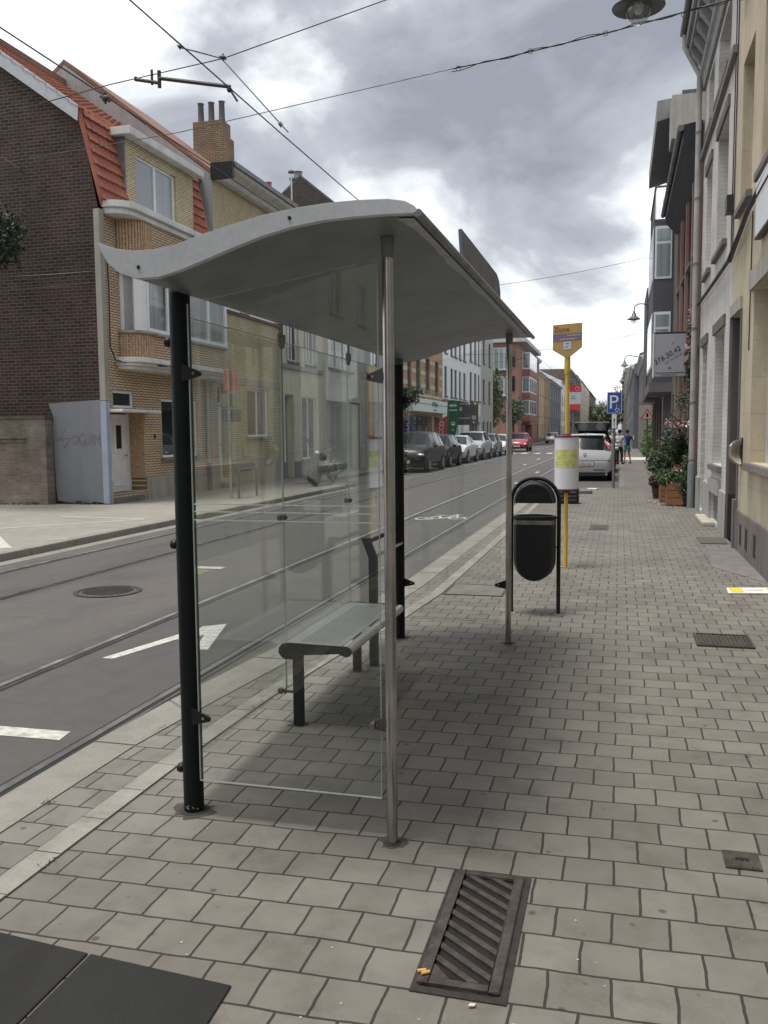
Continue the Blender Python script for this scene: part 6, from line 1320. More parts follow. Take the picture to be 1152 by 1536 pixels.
# ------------------------------------------------------------------ people
def person(label, loc, rot, pose, shirt, trousers, skin, hair, short=False):
    """one skinned body; clothes are shells over it. pose gives elbow and hand points (x right, y forward, z up)"""
    t = thing('person', label, 'person', (0, 0, 0))
    def skin_mesh(name, mat, V, E, root=0, par=t, sub=1):
        me = bpy.data.meshes.new(name); me.from_pydata([v[:3] for v in V], E, []); o = bpy.data.objects.new(name, me); COL.objects.link(o)
        md = o.modifiers.new('s', 'SKIN'); md.use_smooth_shade = True; o.modifiers.new('u', 'SUBSURF').levels = sub; 
        for i, v in enumerate(V): r = v[3]; me.skin_vertices[0].data[i].radius = r if isinstance(r, tuple) else (r, r)
        me.skin_vertices[0].data[root].use_root = True
        m2 = bpy.data.meshes.new_from_object(o.evaluated_get(bpy.context.evaluated_depsgraph_get())); bpy.data.objects.remove(o)
        m2.materials.clear(); m2.materials.append(mat); q = bpy.data.objects.new(name, m2); COL.objects.link(q); q.parent = par; ORG[q.name] = Vector((0, 0, 0)); return q
    L = pose['legs']; A = pose['arms']
    V = [(0, 0, .88, (.135, .095)), (0, .01, 1.08, (.12, .085)), (0, .0, 1.27, (.145, .09)), (0, .0, 1.37, (.075, .06)), (0, .01, 1.43, .048), (0, .015, 1.50, .062), (0, .02, 1.58, (.074, .088)), (0, .01, 1.655, .055)]
    E = [(i, i+1) for i in range(7)]
    for sx, (kn, an), (el, ha) in ((-1, L[0], A[0]), (1, L[1], A[1])):
        b = len(V); V += [(sx*.095, 0, .82, .08), (*kn, .054), (*an, .036), (an[0], an[1]+.05, .035, .032), (an[0]+sx*.01, an[1]+.16, .025, .024)]; E += [(0, b), (b, b+1), (b+1, b+2), (b+2, b+3), (b+3, b+4)]
        b = len(V); V += [(sx*.175, 0, 1.325, .05), (*el, .037), (*ha, .025)]; E += [(2, b), (b, b+1), (b+1, b+2)]
        d = (Vector(ha)-Vector(el)).normalized(); h = Vector(ha)
        V.append((*(h+d*.06), .026)); E.append((b+2, b+3)); side = d.cross(Vector((0, 0, 1))); side = side.normalized() if side.length > .1 else Vector((1, 0, 0))
        for f in range(4):
            q = h+d*.06+side*(f-1.5)*.017; V.append((*(q+d*.035), .009)); V.append((*(q+d*(.07+.008*(f in (1, 2)))+Vector((0, 0, -.012))), .007)); E += [(b+3, len(V)-2), (len(V)-2, len(V)-1)]
        q = h+side*.035+d*.03; V.append((*q, .010)); V.append((*(q+d*.03+side*.012), .008)); E += [(b+2, len(V)-2), (len(V)-2, len(V)-1)]
    skin_mesh('body', skin, V, E)
    SV = [(0, .005, .80, (.155, .12)), (0, .01, 1.08, (.145, .11)), (0, 0, 1.27, (.165, .112)), (0, 0, 1.375, (.09, .07))]; SE = [(0, 1), (1, 2), (2, 3)]
    for sx, (el, ha) in ((-1, A[0]), (1, A[1])):
        b = len(SV); e = Vector(el); s0 = Vector((sx*.18, 0, 1.325)); SV += [(*s0, .066), (*(s0+(e-s0)*(.55 if short else 1.0)), .058 if short else .048)]; SE += [(2, b), (b, b+1)]
        if not short: SV.append((*(e+(Vector(ha)-e)*.85), .04)); SE.append((b+1, b+2))
    skin_mesh('shirt', shirt, SV, SE)
    PV = [(0, 0, .95, (.145, .11))]; PE = []
    for sx, (kn, an) in ((-1, L[0]), (1, L[1])):
        b = len(PV); k = Vector(kn); h0 = Vector((sx*.095, 0, .80)); PV += [(*h0, .098)]; PE.append((0, b))
        if short: PV.append((*(h0+(k-h0)*.75), .092)); PE.append((b, b+1))
        else: PV += [(*k, .073), (an[0], an[1], .10, .06)]; PE += [(b, b+1), (b+1, b+2)]
    skin_mesh('shorts' if short else 'trousers', trousers, PV, PE)
    MB().ball((0, .0, 1.605), .098, .92, 1.08, 1.02, 10).build('hair', hair, t, smooth=60) if True else None
    for sx in (-1, 1): MB().ball((sx*.083, .03, 1.565), .018, .5, 1, 1.5, 6).build('ear', skin, t)
    MB().ball((0, .125, 1.55), .014, 1, 1.2, 1.4, 6).build('nose', skin, t)
    for sx, (kn, an) in ((-1, L[0]), (1, L[1])): MB().ball((an[0], an[1]+.06, an[2]-.03), .06, .75, 2.0, .75, 8).build('shoe', M_TRIM, t, smooth=60)
    t.location = loc; t.rotation_euler = (0, 0, rot); t.scale = (.92,)*3; return t
skin_m = plain('skin', (.42, .24, .17), .55, var=.06)
person('person in a blue shirt and pale teal shorts with one arm raised', (.36, 42, 0), .35,
       dict(legs=(((-.11, .03, .47), (-.12, -.02, .07)), ((.12, .05, .47), (.16, -.10, .07))), arms=(((-.33, .12, 1.22), (-.46, .32, 1.30)), ((.34, .02, 1.12), (.38, .16, 1.30)))),
       plain('royal_blue_cotton', (.02, .055, .24), .8, bump=.002), plain('teal_cotton', (.14, .32, .33), .8), skin_m, plain('dark_hair', (.02, .015, .012), .7), True)
person('person in a white shirt and dark trousers beside the open boot', (.02, 40.8, 0), -.5,
       dict(legs=(((-.10, .03, .47), (-.12, 0, .07)), ((.10, .05, .47), (.13, .02, .07))), arms=(((-.25, .10, 1.05), (-.08, .28, 1.02)), ((.26, .12, 1.05), (.1, .30, 1.06)))),
       plain('white_cotton', (.55, .56, .60), .8, bump=.002), plain('charcoal_cotton', (.02, .02, .024), .85), skin_m, plain('dark_hair', (.02, .01, .01)))

# ------------------------------------------------------------------ motorcycle
def motorcycle():
    t = thing('motorcycle', 'dark motorcycle with a covered front parked on the far footway before the cream house', 'motorcycle', (-8.5, 24.5, 0)); x = -8.35
    for y in (23.75, 25.35):
        w = MB().lathe([(.25, -.05), (.30, -.055), (.32, 0), (.30, .055), (.25, .05), (.24, 0), (.25, -.05)], (x, y, .32), 'x', 24).build('wheel', M_TYRE, t, smooth=50)
        r = MB()
        for i in range(10): a = i*math.pi/5; r.tube([(x, y, .32), (x, y+.25*math.cos(a), .32+.25*math.sin(a))], .006, 5)
        r.lathe([(.001, -.05), (.06, -.05), (.06, .05), (.001, .05)], (x, y, .32), 'x', 12); r.build('spokes', M_TRIM, w)
    f = MB()
    for sx in (-.07, .07): f.tube([(x+sx, 23.75, .32), (x+sx, 24.02, .92)], .024, 8)
    f.tube([(x, 24.0, .85), (x, 24.4, .55), (x, 25.0, .5), (x, 25.35, .35)], .03, 8); f.tube([(x, 24.03, .82), (x, 24.9, .74)], .025, 8); f.build('frame', M_GUT, t)
    MB().ball((x, 24.38, .80), .2, .75, 1.45, .75, 10).build('fuel_tank', plain('tank_maroon', (.06, .012, .012), .4, coat=.2), t, smooth=60)
    MB().box(x-.13, x+.13, 24.62, 25.32, .74, .83).build('seat', M_TRIM, t, bevel=.03); MB().ball((x, 24.45, .48), .2, .8, 1.1, .9, 8).build('engine', M_TRIM, t, smooth=60)
    MB().lathe([(.33, -.07), (.37, -.08), (.39, 0), (.37, .08), (.33, .07)], (x, 25.35, .32), 'x', 16, .2, 2.6).build('mudguard', plain('guard_white', (.5, .5, .5), .3), t, smooth=50)
    h = MB().tube([(x-.36, 24.25, 1.02), (x-.18, 24.05, 1.06), (x, 24.02, .98), (x+.18, 24.05, 1.06), (x+.36, 24.25, 1.02)], .015, 8).build('handlebar', M_CHROME, t)
    for sx in (-.3, .3): MB().tube([(x+sx, 24.15, 1.04), (x+sx*1.1, 24.1, 1.28)], .008, 6).build('mirror_stem', M_TRIM, h); MB().ball((x+sx*1.1, 24.1, 1.30), .06, 1.2, .3, .8, 8).build('mirror', M_TRIM, h)
    MB().ball((x, 23.92, .90), .1, 1, .8, 1, 8).build('headlight', M_HEAD, t, smooth=60)
    c = MB(); n = 12; P = [(23.50, .12), (23.50, .5), (23.72, .80), (23.88, .95), (24.02, .92), (24.05, .7), (23.9, .45), (23.86, .2)]; c.prism(P, 'x', x-.17, x+.17); c.build('cover', plain('cover_black', (.008, .011, .014), .7, var=.5, vs=10, bump=.01, bs=8), t, bevel=.04)
    MB().tube([(x+.14, 24.5, .3), (x+.16, 25.0, .3), (x+.16, 25.6, .36)], .045, 10).build('exhaust', M_GUT, t, smooth=50); MB().tube([(x+.02, 24.6, .3), (x+.22, 24.65, 0)], .015, 6).build('kick_stand', M_GUT, t)
motorcycle()

# ------------------------------------------------------------------ shop flags and hanging signs
def flags():
    def feather(y, x, mat, label, txt, z0, z1, w, tm):
        t = thing('feather_flag', label, 'flag', (x, y, 0)); MB().tube([(x+w*.5, y, 0), (x+w*.5, y, z1)], .02, 8).build('pole', M_GUT, t)
        n = 8; P = [(x-w*.5, z0), (x+w*.48, z0), (x+w*.5, z1)]+[(x+w*.5-w*.98*math.sin(math.pi/2*i/n), z1-.05-.9*(1-math.cos(math.pi/2*i/n))) for i in range(1, n+1)]
        f = MB().prism(P, 'y', y-.008, y+.008).build('banner', mat, t)
        if txt: text('lettering', txt, tm, f, (x+w*.02, y-.012, z0+.12), (.10, 0, 1), (-1, 0, .10), w*.62, .002)
    wm = plain('flag_white', (.7, .7, .7), .6)
    feather(41.8, -9.95, plain('flag_blue', (.05, .06, .24), .6), 'blue feather flag with white lettering by the shop door, beside the black post', 'CHILLIONS', .7, 2.35, .58, wm)
    feather(48.2, -9.5, plain('flag_red', (.42, .03, .03), .6), 'red feather flag with white lettering between shop door and green banner', 'GECCO', .8, 2.4, .55, wm)
    x, y = -9.3, 50.6; t = thing('banner', 'tall dark green tapering banner with a white emblem outside the shop', 'banner', (x, y, 0)); MB().tube([(x-.3, y, 0), (x-.3, y, 3.35)], .02, 8).build('pole', M_GUT, t)
    f = MB().prism([(x-.42, .8), (x+.0, .8), (x+.32, 2.2), (x+.42, 3.3), (x-.32, 3.3)], 'y', y-.01, y+.01).build('cloth', plain('flag_green', (.012, .12, .055), .6), t)
    e = MB(); e.prism([(x-.22, 3.03), (x-.10, 3.13), (x-.10, 2.93)], 'y', y-.014, y-.011); e.prism([(x+.22, 3.03), (x+.12, 3.13), (x+.12, 2.93)], 'y', y-.014, y-.011); e.lathe([(.03, y-.0145), (.075, y-.0145)], (x+.01, 0, 3.03), 'y', 14); e.box(x-.25, x+.25, y-.014, y-.011, 2.74, 2.79); e.lathe([(.04, y-.0145), (.13, y-.0145)], (x, 0, 2.0), 'y', 14, math.pi, 2*math.pi); e.box(x-.12, x+.12, y-.014, y-.011, 2.05, 2.09); e.prism([(x-.1, 1.7), (x, 1.55), (x+.1, 1.7), (x, 1.62)], 'y', y-.014, y-.011); e.build('emblem', wm, f, recalc=False)
    x0, x1, y = -10.4, -8.75, 56.5; t = thing('hanging_sign', 'large dark grey rectangular hanging sign on a scrolled bracket over the footway', 'hanging sign', (XL, y, 2.4)); s_ = MB().box(x0, x1, y-.04, y+.04, 1.95, 3.25).build('board', plain('sign_slate', (.07, .07, .075), .5), t)
    k = MB(); k.box(x0+.1, x0+.6, y-.045, y-.041, 2.85, 3.1); k.box(x0+.15, x1-.5, y-.045, y-.041, 2.36, 2.42); k.box(x1-.4, x1-.15, y-.045, y-.041, 2.3, 2.55); k.box(x1-.35, x1-.2, y-.045, y-.041, 2.05, 2.2); k.build('print', plain('sign_dim_white', (.4, .4, .4), .6), s_)
    b = MB().tube([(XL, y, 3.4), (x1+.2, y, 3.42)], .03, 6); b.tube([(XL, y, 3.4), (XL+.3, y, 3.55), (XL+.7, y, 3.42), (XL+1.0, y, 3.5)], .02, 6); b.tube([(x0+.3, y, 3.4), (x0+.3, y, 3.25)], .015, 5); b.tube([(x1-.3, y, 3.4), (x1-.3, y, 3.25)], .015, 5); b.build('bracket', M_TRIM, t)
    # light box with the telephone number, right side
    y = 21.4; x0, x1 = .745, 1.44; t = thing('light_box_sign', 'white illuminated box sign with a slanting telephone number on the right-hand houses', 'hanging sign', (XR, y, 3.2))
    s_ = MB().box(x0, x1, y-.09, y+.09, 2.72, 3.68).build('box', plain('box_pale', (.36, .37, .41), .45, 0, .04), t, bevel=.01); MB().box(x0-.03, x0-.002, y-.10, y+.10, 2.70, 3.70).build('frame', M_WFRAME, s_); MB().box(x1+.002, x1+.02, y-.1, y+.1, 2.7, 3.7).build('frame', M_GUT, s_)
    ink = plain('ink_black', (.02, .02, .02), .5); text('lettering', '376.30.42', ink, s_, (x0+.035, y-.094, 2.985), (1, 0, .60), (-.45, 0, 1), .165, .001)
    text('small_lettering', 'GSM  0477 291 457', plain('ink_grey', (.12, .12, .13), .5), s_, (x0+.25, y-.094, 3.0), (1, 0, .60), (-.4, 0, 1), .055, .0005)
    k = MB(); k.box(x0+.03, x1-.03, y-.094, y-.0905, 2.80, 2.812); k.build('rule', ink, s_); k = MB(); k.box(x0+.31, x0+.38, y-.094, y-.0905, 2.90, 2.93); k.box(x0+.15, x0+.5, y-.094, y-.0905, 2.755, 2.77); k.build('print', plain('ink_grey', (.1, .1, .1)), s_)
    MB().ball((x0+.40, y-.09, 3.50), .05, .7, .1, 1, 8).build('emblem', plain('pale_olive', (.36, .36, .20), .6), s_); MB().box(x0, XR, y-.02, y+.02, 3.69, 3.73).build('bracket', M_TRIM, t)
flags()

# ------------------------------------------------------------------ lanterns and overhead lines
def street_lamp():
    t = thing('street_lamp', 'bell-shaped street lantern close above the camera at the top edge', 'street lamp', (0, 0, 0)); c = (0, 0, 0)
    MB().lathe([(.0001, .34), (.035, .33), (.05, .25), (.085, .22), (.10, .13), (.15, .10), (.245, .02), (.272, .0), (.265, -.008), (.14, .06), (.0001, .08)], c, n=30).build('hood', plain('lantern_grey', (.10, .11, .125), .4, .3, .15, coat=.2), t, smooth=60)
    g = glass_mat('lantern_glass', (.74, .76, .78), .10); MB().lathe([(.13, .05), (.135, -.02), (.115, -.10), (.06, -.16), (.0001, -.175)], c, n=24).build('globe', g, t, smooth=60)
    MB().lathe([(.0001, .05), (.05, .04), (.05, -.02), (.03, -.07), (.0001, -.08)], c, n=14).build('bulb', plain('bulb_frosted', (.6, .6, .58), .3), t, smooth=60)
    ar = MB().tube([(0, 0, .33), (.02, 0, .50), (.14, 0, .60), (.30, 0, .61), (.75, 0, .52), (1.33, 0, .34)], .022, 10); ar.build('arm', M_TRIM, t, smooth=60)
    t.location = (.13, 10, 5.90)
    for (loc, sc_, lab) in (((.46, 34, 5.55), .9, 'lantern on a curved arm from the grey oriel house'), ((.30, 66, 6.1), 1.2, 'small lantern further up the right side, above the parking sign'), ((.2, 96, 6.6), 1.4, 'tiny lantern farthest up the right-hand row')):
        c_ = copy_tree(t); c_.location = loc; c_.scale = (sc_,)*3; c_['label'] = lab
    c_ = copy_tree(t); c_.location = (-9.75, 97, 8.6); c_.rotation_euler = (0, 0, math.pi); c_.scale = (1.3,)*3; c_['label'] = 'lantern on a long arm in front of the red brick apartment block'
    for o in [o for o in bpy.data.objects if o.name.startswith('street_lamp')]: o['group'] = 'street lanterns'
street_lamp()
def wires():
    def wire(nm, lab, pts, r, grp='overhead lines', cat='overhead wire'): tag(MB().tube(pts, r, 6).build(nm, M_WIRE, None), lab, cat, grp)
    def sag(a, b, s_, n=14): return [tuple(a[k]+(b[k]-a[k])*i/n-(s_*4*(i/n)*(1-i/n) if k == 2 else 0) for k in range(3)) for i in range(n+1)]
    wire('contact_wire', 'tram contact wire running along the street above the shelter', [(-3.5, -4, 4.68), (-3.5, 9, 4.66), (-3.45, 30, 4.72), (-3.4, 60, 4.7), (-3.4, 200, 4.7)], .0065)
    wire('contact_wire', 'second tram contact wire passing in front of the mansard roof at the left', [(-6.4, -4, 5.84), (-6.4, 14, 5.80), (-6.35, 40, 5.7), (-6.3, 200, 5.6)], .009)
    wire('span_wire', 'thin cross wire from the top centre down to the left, holding the junction clamp', [(-10.6, 9.6, 5.0), (-5.85, 9.6, 5.61), (-4.40, 9.6, 5.74), (-2.48, 9.6, 6.13), (1.4, 10.8, 6.9)], .006)
    wire('span_wire', 'long cross wire rising from the chimney to the right-hand cornice', [(-10.6, 12.4, 5.75), (-6.72, 13, 6.22), (-2.38, 13, 6.70)], .006)
    wire('support_cable', 'thick looped cable hanging beside the near lantern', [(-2.38, 13, 6.70), (-1.7, 13, 6.76), (-.29, 13, 6.93), (.4, 13, 7.03), (1.42, 13.1, 7.22)], .012)
    k = MB(); rg = random.Random(1)
    for i in range(22):
        x = -2.3+i*.17; z = 6.70+(x+2.38)*.12-.015*abs(math.sin(i)); 
        if i % 6 == 0: k.tube([(x+.035*math.cos(a), 12.99, z-.02+.035*math.sin(a)) for a in [j*math.pi/5 for j in range(11)]], .004, 5)
    k.tube([(x, 12.98, 6.66+(x+2.38)*.13+.02*math.sin(x*9)) for x in [-2.4+i*.12 for i in range(32)]], .006, 5); tag(k.build('cable_loop', M_WIRE, None), 'rings and spare loop of cable tied along the thick cross cable', 'cable', 'overhead lines')
    wire('bridle_wire', 'short slanting wire from the junction clamp down to the near contact wire', [(-4.40, 9.6, 5.74), (-3.55, 9.6+1.6*.6, 4.9)][0:0]+[(-4.40, 9.6, 5.72), (-3.48, 9.2, 4.72)], .007)
    wire('bridle_wire', 'short wire from the junction clamp up to the contact wire at the left', [(-4.40, 9.6, 5.74), (-4.95, 9.6, 5.93)], .009)
    t = thing('pull_off_arm', 'black insulated steady arm with clamps holding the near contact wire', 'overhead fitting', (-4.6, 9.2, 5.4)); t['group'] = 'overhead fittings'
    MB().tube([(-5.29, 9.2, 5.46), (-4.99, 9.2, 5.39)], .02, 8).build('rod', M_TRIM, t); MB().tube([(-4.99, 9.2, 5.44), (-4.14, 9.2, 5.26)], .022, 8).build('rod', M_TRIM, t)
    c = MB().tube([(-4.99, 9.2, 5.52), (-4.99, 9.2, 5.34)], .022, 8); c.tube([(-5.08, 9.2, 5.54), (-5.08, 9.2, 5.38)], .015, 8); c.ball((-4.15, 9.2, 5.23), .03); c.ball((-5.28, 9.2, 5.47), .022); c.build('clamp', M_TRIM, t)
    MB().tube([(-4.15, 9.2, 5.24), (-4.06, 9.2, 5.10)], .012, 6).build('dropper', M_TRIM, t)
    for (x, y, z, r, lab) in ((-4.40, 9.6, 5.75, .032, 'junction clamp where the cross wire meets the slanting wires'), (-4.93, 9.6, 5.93, .028, 'small clamp on the contact wire left of the junction clamp'), (-3.62, 9.35, 4.86, .024, 'small clamp on the near contact wire above the shelter roof'), (-5.98, 9.7, 5.50, .05, 'bulky insulator clamp on the far contact wire before the mansard roof')):
        m = MB().ball((x, y, z), r, 1, .6, .8, 8); m.tube([(x-r*1.3, y, z+r*.6), (x+r*1.2, y, z-r*.8)], r*.3, 6); m.tube([(x, y, z+r*1.3), (x, y, z-r*1.2)], r*.3, 6); tag(m.build('wire_clamp', M_TRIM, None), lab, 'overhead fitting', 'overhead fittings')
    for i, y in enumerate((34, 62, 95)):
        wire('span_wire', ['first cross wire seen beyond the shelter roof', 'second cross wire seen beyond the shelter roof', 'farthest cross wire over the street'][i], sag((-10.6, y, 6.9), (1.4, y+2, 8.2), .35), .009+.004*i)
        if i == 9: wire('bridle_wire', 'slanting wire with clamps beyond the roof corner', [(-3.42, y-.5, 4.72), (-2.9, y, 5.6), (-2.3, y, 7.42)], .012)
    wire('service_cable', 'thin cable reaching the dark brick gable from the left edge', sag((-17, 13, 4.9), (-10.75, 17, 5.0), .25), .009)
    wire('service_cable', 'lower thin cable crossing to the corner strip of the tan house', sag((-17, 14, 4.6), (-10.75, 16.95, 4.75), .2), .007)
    wire('service_cable', 'pale cable end hooked near the top of the dark gable', [(-14, 16.7, 7.6), (-12.8, 16.7, 7.42), (-12.45, 16.75, 7.18), (-12.4, 16.85, 7.10)], .012)
wires()

# ------------------------------------------------------------------ planting
LF = foliage('leaf_mixed', [(.035, .07, .02), (.055, .10, .03), (.075, .12, .035), (.03, .05, .022)]); LFD = foliage('leaf_dark', [(.018, .035, .014), (.03, .055, .02), (.045, .07, .025)])
LFB = foliage('leaf_bright', [(.07, .16, .03), (.10, .20, .04), (.05, .11, .025)]); PINK = foliage('petal_pink', [(.42, .24, .26), (.34, .17, .20), (.50, .34, .34)]); WHITEP = foliage('petal_white', [(.65, .62, .58), (.55, .50, .48)]); LFG = foliage('leaf_grey_green', [(.06, .085, .05), (.09, .115, .07), (.05, .07, .045)])
LFP = foliage('leaf_hazed_far', [(.12, .15, .09), (.17, .20, .13), (.09, .12, .07)]); TERRA = plain('terracotta', (.36, .15, .08), .8, var=.15); WOOD = plain('planter_wood', (.33, .155, .075), .7, var=.25, vs=5)  # far leaves lightened: distance haze is put into their colour
def tree(name, label, x, y, h, blobs, n, size, mat, grp='trees', trunk=.16, seed=3, bark=(.07, .055, .045)):
    t = thing(name, label, 'tree', (x, y, 0), grp); tr = MB(); bm_ = plain('bark', bark, .9, var=.3, vs=9, bump=.01, bs=12)
    tr.tube([(x, y, 0), (x+.05, y, h*.25), (x-.03, y+.05, h*.5), (x, y, h*.8)], [trunk, trunk*.8, trunk*.6, trunk*.25], 10)
    for b in blobs: tr.tube([(x, y, h*.4), ((x+b[0])/2, (y+b[1])/2, (h*.4+b[2])/2+.1), (b[0], b[1], b[2])], [trunk*.45, trunk*.3, trunk*.12], 6)
    tr.build('trunk', bm_, t); leaves('crown', blobs, n, size, mat, t, seed); return t
def planting():
    tree('tree', 'dark leafy branches hanging in at the left edge before the brick gable', -14.6, 15.4, 5.6, [(-12.2, 15.3, 5.6, .75, .7, .5), (-11.75, 15.1, 5.45, .5, .5, .35), (-12.1, 15.3, 5.1, .55, .6, .3), (-13.2, 15.5, 5.8, 1.0, .9, .8), (-11.45, 15.0, 5.15, .26, .3, .16)], 5200, .05, foliage('leaf_deep', [(.008, .016, .007), (.014, .028, .01)]), seed=5)
    tree('tree', 'dark evergreen-like tree filling the gap between the grey house and the apartment block', -13.2, 86, 11, [(-12.4, 84, 6.0, 1.5, 3, 1.9), (-12.7, 85, 3.6, 1.8, 3, 1.9), (-13.6, 87, 4.8, 2.2, 3.5, 2.2), (-14.5, 88, 7.0, 2.0, 3, 1.5)], 8500, .2, LF, trunk=.3, seed=6)
    tree('tree', 'smaller light green tree leaning before the apartment block', -10.4, 90, 6, [(-10.2, 90, 4.0, 1.1, 1.8, .9), (-10.7, 91, 2.9, 1.0, 1.8, .8), (-9.9, 89, 3.2, .6, 1.2, .5)], 1200, .14, LFG, seed=7)
    for i, (x, y, h, lab) in enumerate(((-2.2, 240, 9.5, 'rounded street tree far off above the open tailgate'), (1.5, 215, 15, 'tall sparse tree far off behind the parking sign'), (-5.5, 285, 12, 'broad pale tree far off left of the parking sign'), (4.5, 260, 15, 'leafy tree far off right of the parking sign'), (-9, 330, 13, 'low dark tree at the vanishing end of the street'), (9, 330, 17, 'dense tree at the far right end of the street'))):
        tree('tree', lab, x, y, h, [(x, y, h*.62, h*.22, h*.2, h*.25), (x-h*.14, y, h*.5, h*.17, h*.17, h*.17), (x+h*.15, y, h*.52, h*.17, h*.17, h*.17), (x, y, h*.33, h*.2, h*.2, h*.14)], [1900, 1100, 1800, 1600, 1800, 1800][i], .36, LFP, trunk=.25, seed=10+i)
    # small tree and shrub by the shop
    tree('small_tree', 'small leafy tree at the shop fascia beside the black shelter post', -9.5, 39.6, 3.6, [(-9.3, 39.6, 3.2, .55, .5, .42), (-9.7, 39.6, 2.8, .4, .4, .3)], 900, .09, LF, seed=21, trunk=.05)
    t = thing('shrub', 'bushy grassy shrub in front of the dark car at the black post', 'shrub', (-7.95, 32.4, 0)); MB().tube([(-7.95, 32.4, 0), (-7.95, 32.4, .6)], .05, 6).build('stem', plain('bark', (.1, .1, .1)), t); leaves('foliage', [(-8.05, 32.4, .5, .3, .5, .5), (-7.9, 32.2, .3, .2, .3, .3)], 900, .07, LF, t, 22)
    # hedge far right
    t = thing('hedge', 'bright green rounded bush at the corner of the pale side path', 'hedge', (1.9, 53, 0)); MB().tube([(1.95, 53, 0), (1.95, 53, .9)], .08, 8).build('stem', plain('bark', (.1, .1, .1)), t); leaves('foliage', [(1.85, 53, .75, .62, .9, .75), (2.1, 54.5, 1.25, .7, 1.2, .95), (1.8, 53.2, .3, .55, .8, .35)], 4200, .075, LFB, t, 23)
    # potted plants in front of the red brick house
    def wood_box(x0, x1, y0, y1, z0, z1, lab):
        t = thing('planter', lab, 'planter', ((x0+x1)/2, (y0+y1)/2, 0), 'plant pots by the red brick house'); b = MB(); n = 3
        for i in range(n):
            a, c = z0+(z1-z0)*i/n, z0+(z1-z0)*(i+1)/n-.012; b.box(x0, x1, y0, y0+.02, a, c); b.box(x0, x1, y1-.02, y1, a, c); b.box(x0, x0+.02, y0+.02, y1-.02, a, c); b.box(x1-.02, x1, y0+.02, y1-.02, a, c)
        b.build('slats', WOOD, t); p = MB()
        for xx in (x0-.008, x1-.022):
            for yy in (y0-.008, y1-.022): p.box(xx, xx+.03, yy, yy+.03, z0-.0 if z0 else 0, z1+.01)
        p.build('corner_post', WOOD, t); MB().box(x0+.021, x1-.021, y0+.021, y1-.021, z0+.01, z1-.04).build('soil', plain('soil', (.03, .022, .016), .95), t); return t
    def pot(x, y, r, h, mat, lab, z=0):
        t = thing('plant_pot', lab, 'plant pot', (x, y, z), 'plant pots by the red brick house'); MB().lathe([(.0001, z), (r*.72, z), (r, z+h*.86), (r*1.1, z+h*.87), (r*1.1, z+h), (r*.95, z+h), (r*.9, z+h*.9), (.0001, z+h*.88)], (x, y, 0), n=20).build('pot', mat, t, smooth=40); return t
    a = wood_box(.93, 1.22, 18.35, 18.75, .02, .46, 'nearest wooden slatted planter box on the pavement, low white flowers in it'); leaves('foliage', [(1.0, 18.5, .58, .26, .25, .16), (.93, 18.5, .5, .16, .2, .12)], 900, .035, LF, a, 31); leaves('flowers', [(.93, 18.38, .56, .18, .12, .14), (1.1, 18.4, .66, .12, .12, .1)], 60, .022, WHITEP, a, 32)
    b = pot(1.33, 18.2, .125, .40, M_BLACK, 'tall black pot with trailing green plant next to the drainpipe'); leaves('foliage', [(1.33, 18.2, .52, .22, .18, .18), (1.30, 18.15, .32, .17, .12, .14), (1.36, 18.3, .85, .16, .2, .25)], 1500, .032, LF, b, 33); leaves('flowers', [(1.33, 18.1, .3, .16, .1, .18)], 24, .018, WHITEP, b, 34)
    c = wood_box(.84, 1.05, 19.2, 19.6, .02, .36, 'second wooden slatted planter box, half hidden behind the nearest one'); leaves('foliage', [(.93, 19.4, .5, .2, .25, .18)], 600, .035, LFG, c, 35)
    d = wood_box(1.13, 1.33, 19.4, 19.7, .45, .80, 'upright wooden planter standing behind the black pot'); MB().box(1.15, 1.31, 19.42, 19.68, 0, .449).build('stand', WOOD, d)
    leaves('foliage', [(1.22, 19.5, 1.1, .24, .28, .32)], 1100, .04, LFD, d, 36)
    e = pot(.84, 20.4, .13, .30, plain('pot_dark_brown', (.05, .035, .03), .6), 'small dark brown pot farthest out on the pavement'); leaves('foliage', [(.78, 20.3, .38, .13, .15, .12)], 400, .04, foliage('leaf_plum', [(.03, .015, .02), (.05, .025, .03)]), e, 37)
    f = pot(1.1, 20.6, .2, .42, TERRA, 'large terracotta pot with a tall dark green bush behind the wooden boxes'); leaves('foliage', [(1.1, 20.6, .78, .32, .35, .34), (1.2, 20.5, 1.08, .2, .3, .22), (.93, 20.8, .68, .2, .3, .2)], 2400, .038, LFD, f, 38)
    g = pot(.95, 22.4, .2, .40, TERRA, 'terracotta pot with spiky grey green plant, last of the row'); leaves('foliage', [(.9, 22.3, .72, .26, .35, .3), (1.15, 22.6, 1.1, .25, .4, .3)], 1500, .045, LFG, g, 39)
    # climbing roses
    h = thing('climbing_rose', 'pink flowering climber on stakes above the plant pots', 'flowering plant', (1.25, 19.2, 0), 'climbing roses on the red brick house'); MB().tube([(1.32, 19.9, .4), (1.28, 19.4, 1.2), (1.15, 19.2, 1.7), (1.0, 19.1, 1.85)], .014, 6).build('stem', plain('bark', (.1, .1, .1)), h)
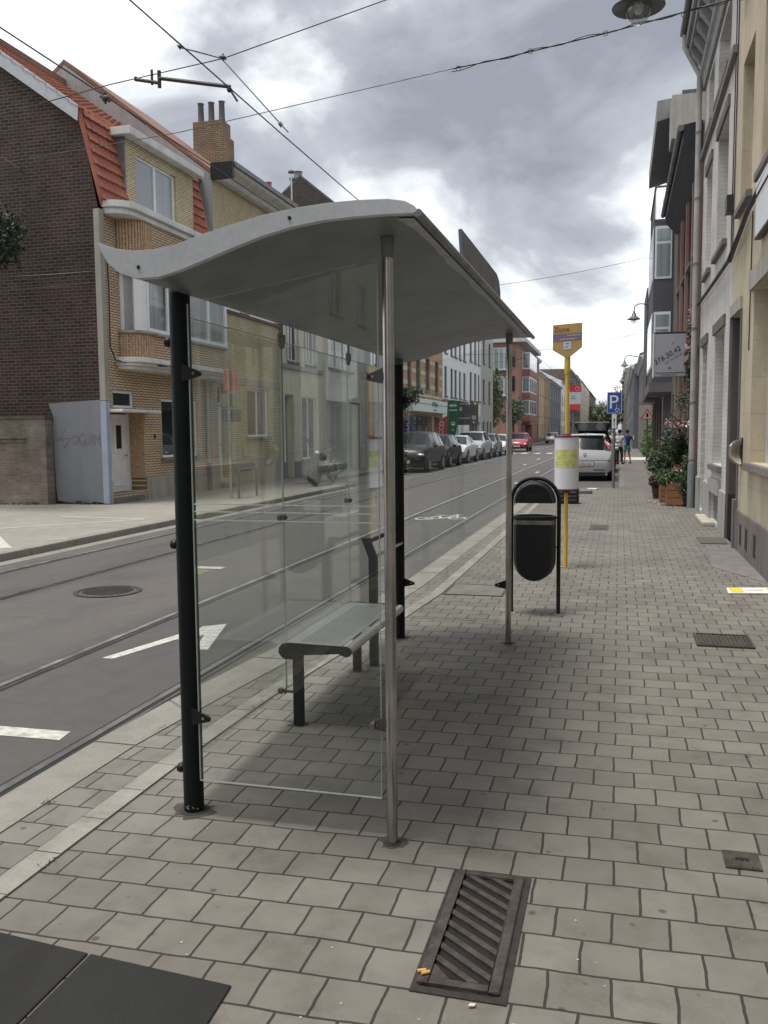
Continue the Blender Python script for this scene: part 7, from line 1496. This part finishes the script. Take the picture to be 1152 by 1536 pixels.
    leaves('foliage', [(1.15, 19.2, 1.60, .28, .35, .2), (1.35, 18.9, 1.6, .2, .25, .15), (1.3, 19.6, 2.1, .18, .35, .3), (1.1, 19.9, 1.3, .25, .3, .3)], 800, .036, LFG, h, 40); leaves('flowers', [(1.08, 19.1, 1.62, .22, .22, .14), (1.3, 18.8, 1.6, .18, .15, .1)], 230, .024, PINK, h, 41); leaves('pale_flowers', [(1.38, 18.6, 1.62, .16, .12, .09)], 60, .026, WHITEP, h, 42)
    k = thing('climbing_rose', 'pink climber hanging from the upper wall beside the drainpipe', 'flowering plant', (1.35, 19.3, 2.4), 'climbing roses on the red brick house'); MB().tube([(1.40, 19.5, 2.4), (1.36, 19.3, 3.2), (1.33, 19.2, 3.95)], .014, 6).build('stem', plain('bark', (.1, .1, .1)), k)
    leaves('foliage', [(1.41, 19.2, 3.4, .08, .3, .55), (1.41, 19.3, 2.7, .08, .3, .4)], 1100, .036, LFD, k, 43); leaves('flowers', [(1.38, 19.1, 3.72, .09, .25, .28), (1.36, 19.2, 3.2, .07, .2, .25)], 300, .03, PINK, k, 44)
    for (x, y, s_) in ((-1.93, 2.62, 7), (-2.20, 3.66, 8)): pass
    wd = []
    rg = random.Random(9)
    for i in range(9): wd.append((rg.choice((-2.235, -1.915)), rg.uniform(2.2, 4.6), .008, .025, .03, .012))
    w = leaves('weeds', wd, 130, .0045, LFG, None, 50); w['kind'] = 'stuff'
    w = leaves('weeds', [(-12.5, 16.55, .02, .5, .05, .05), (-11.3, 16.8, .03, .5, .04, .04), (-13.2, 16.5, .0, .5, .1, .06)], 400, .025, LFG, None, 51); w['kind'] = 'stuff'
planting()
def litter():
    w = leaves('fallen_petals', [(1.1, 17.9, .01, .35, .4, .004), (.8, 19.3, .01, .25, .8, .004)], 60, .018, PINK, None, 61); w['kind'] = 'stuff'
    rg = random.Random(12); m = MB()
    for i in range(170):
        y = 1.6+rg.random()**1.6*9; x = rg.uniform(-1.9, 1.4)*min(1, .35+y*.16); r = rg.uniform(.0015, .0045); a = rg.random()*6
        m.prism([(x+r*math.cos(a+k*1.57)*rg.uniform(.6, 1.3), y+r*math.sin(a+k*1.57)*rg.uniform(.6, 1.3)) for k in range(4)], 'z', .0005, .0025)
    g = m.build('grit', plain('pale_grit', (.42, .40, .36), .9, var=.4, vs=40), None); g['kind'] = 'stuff'
litter()
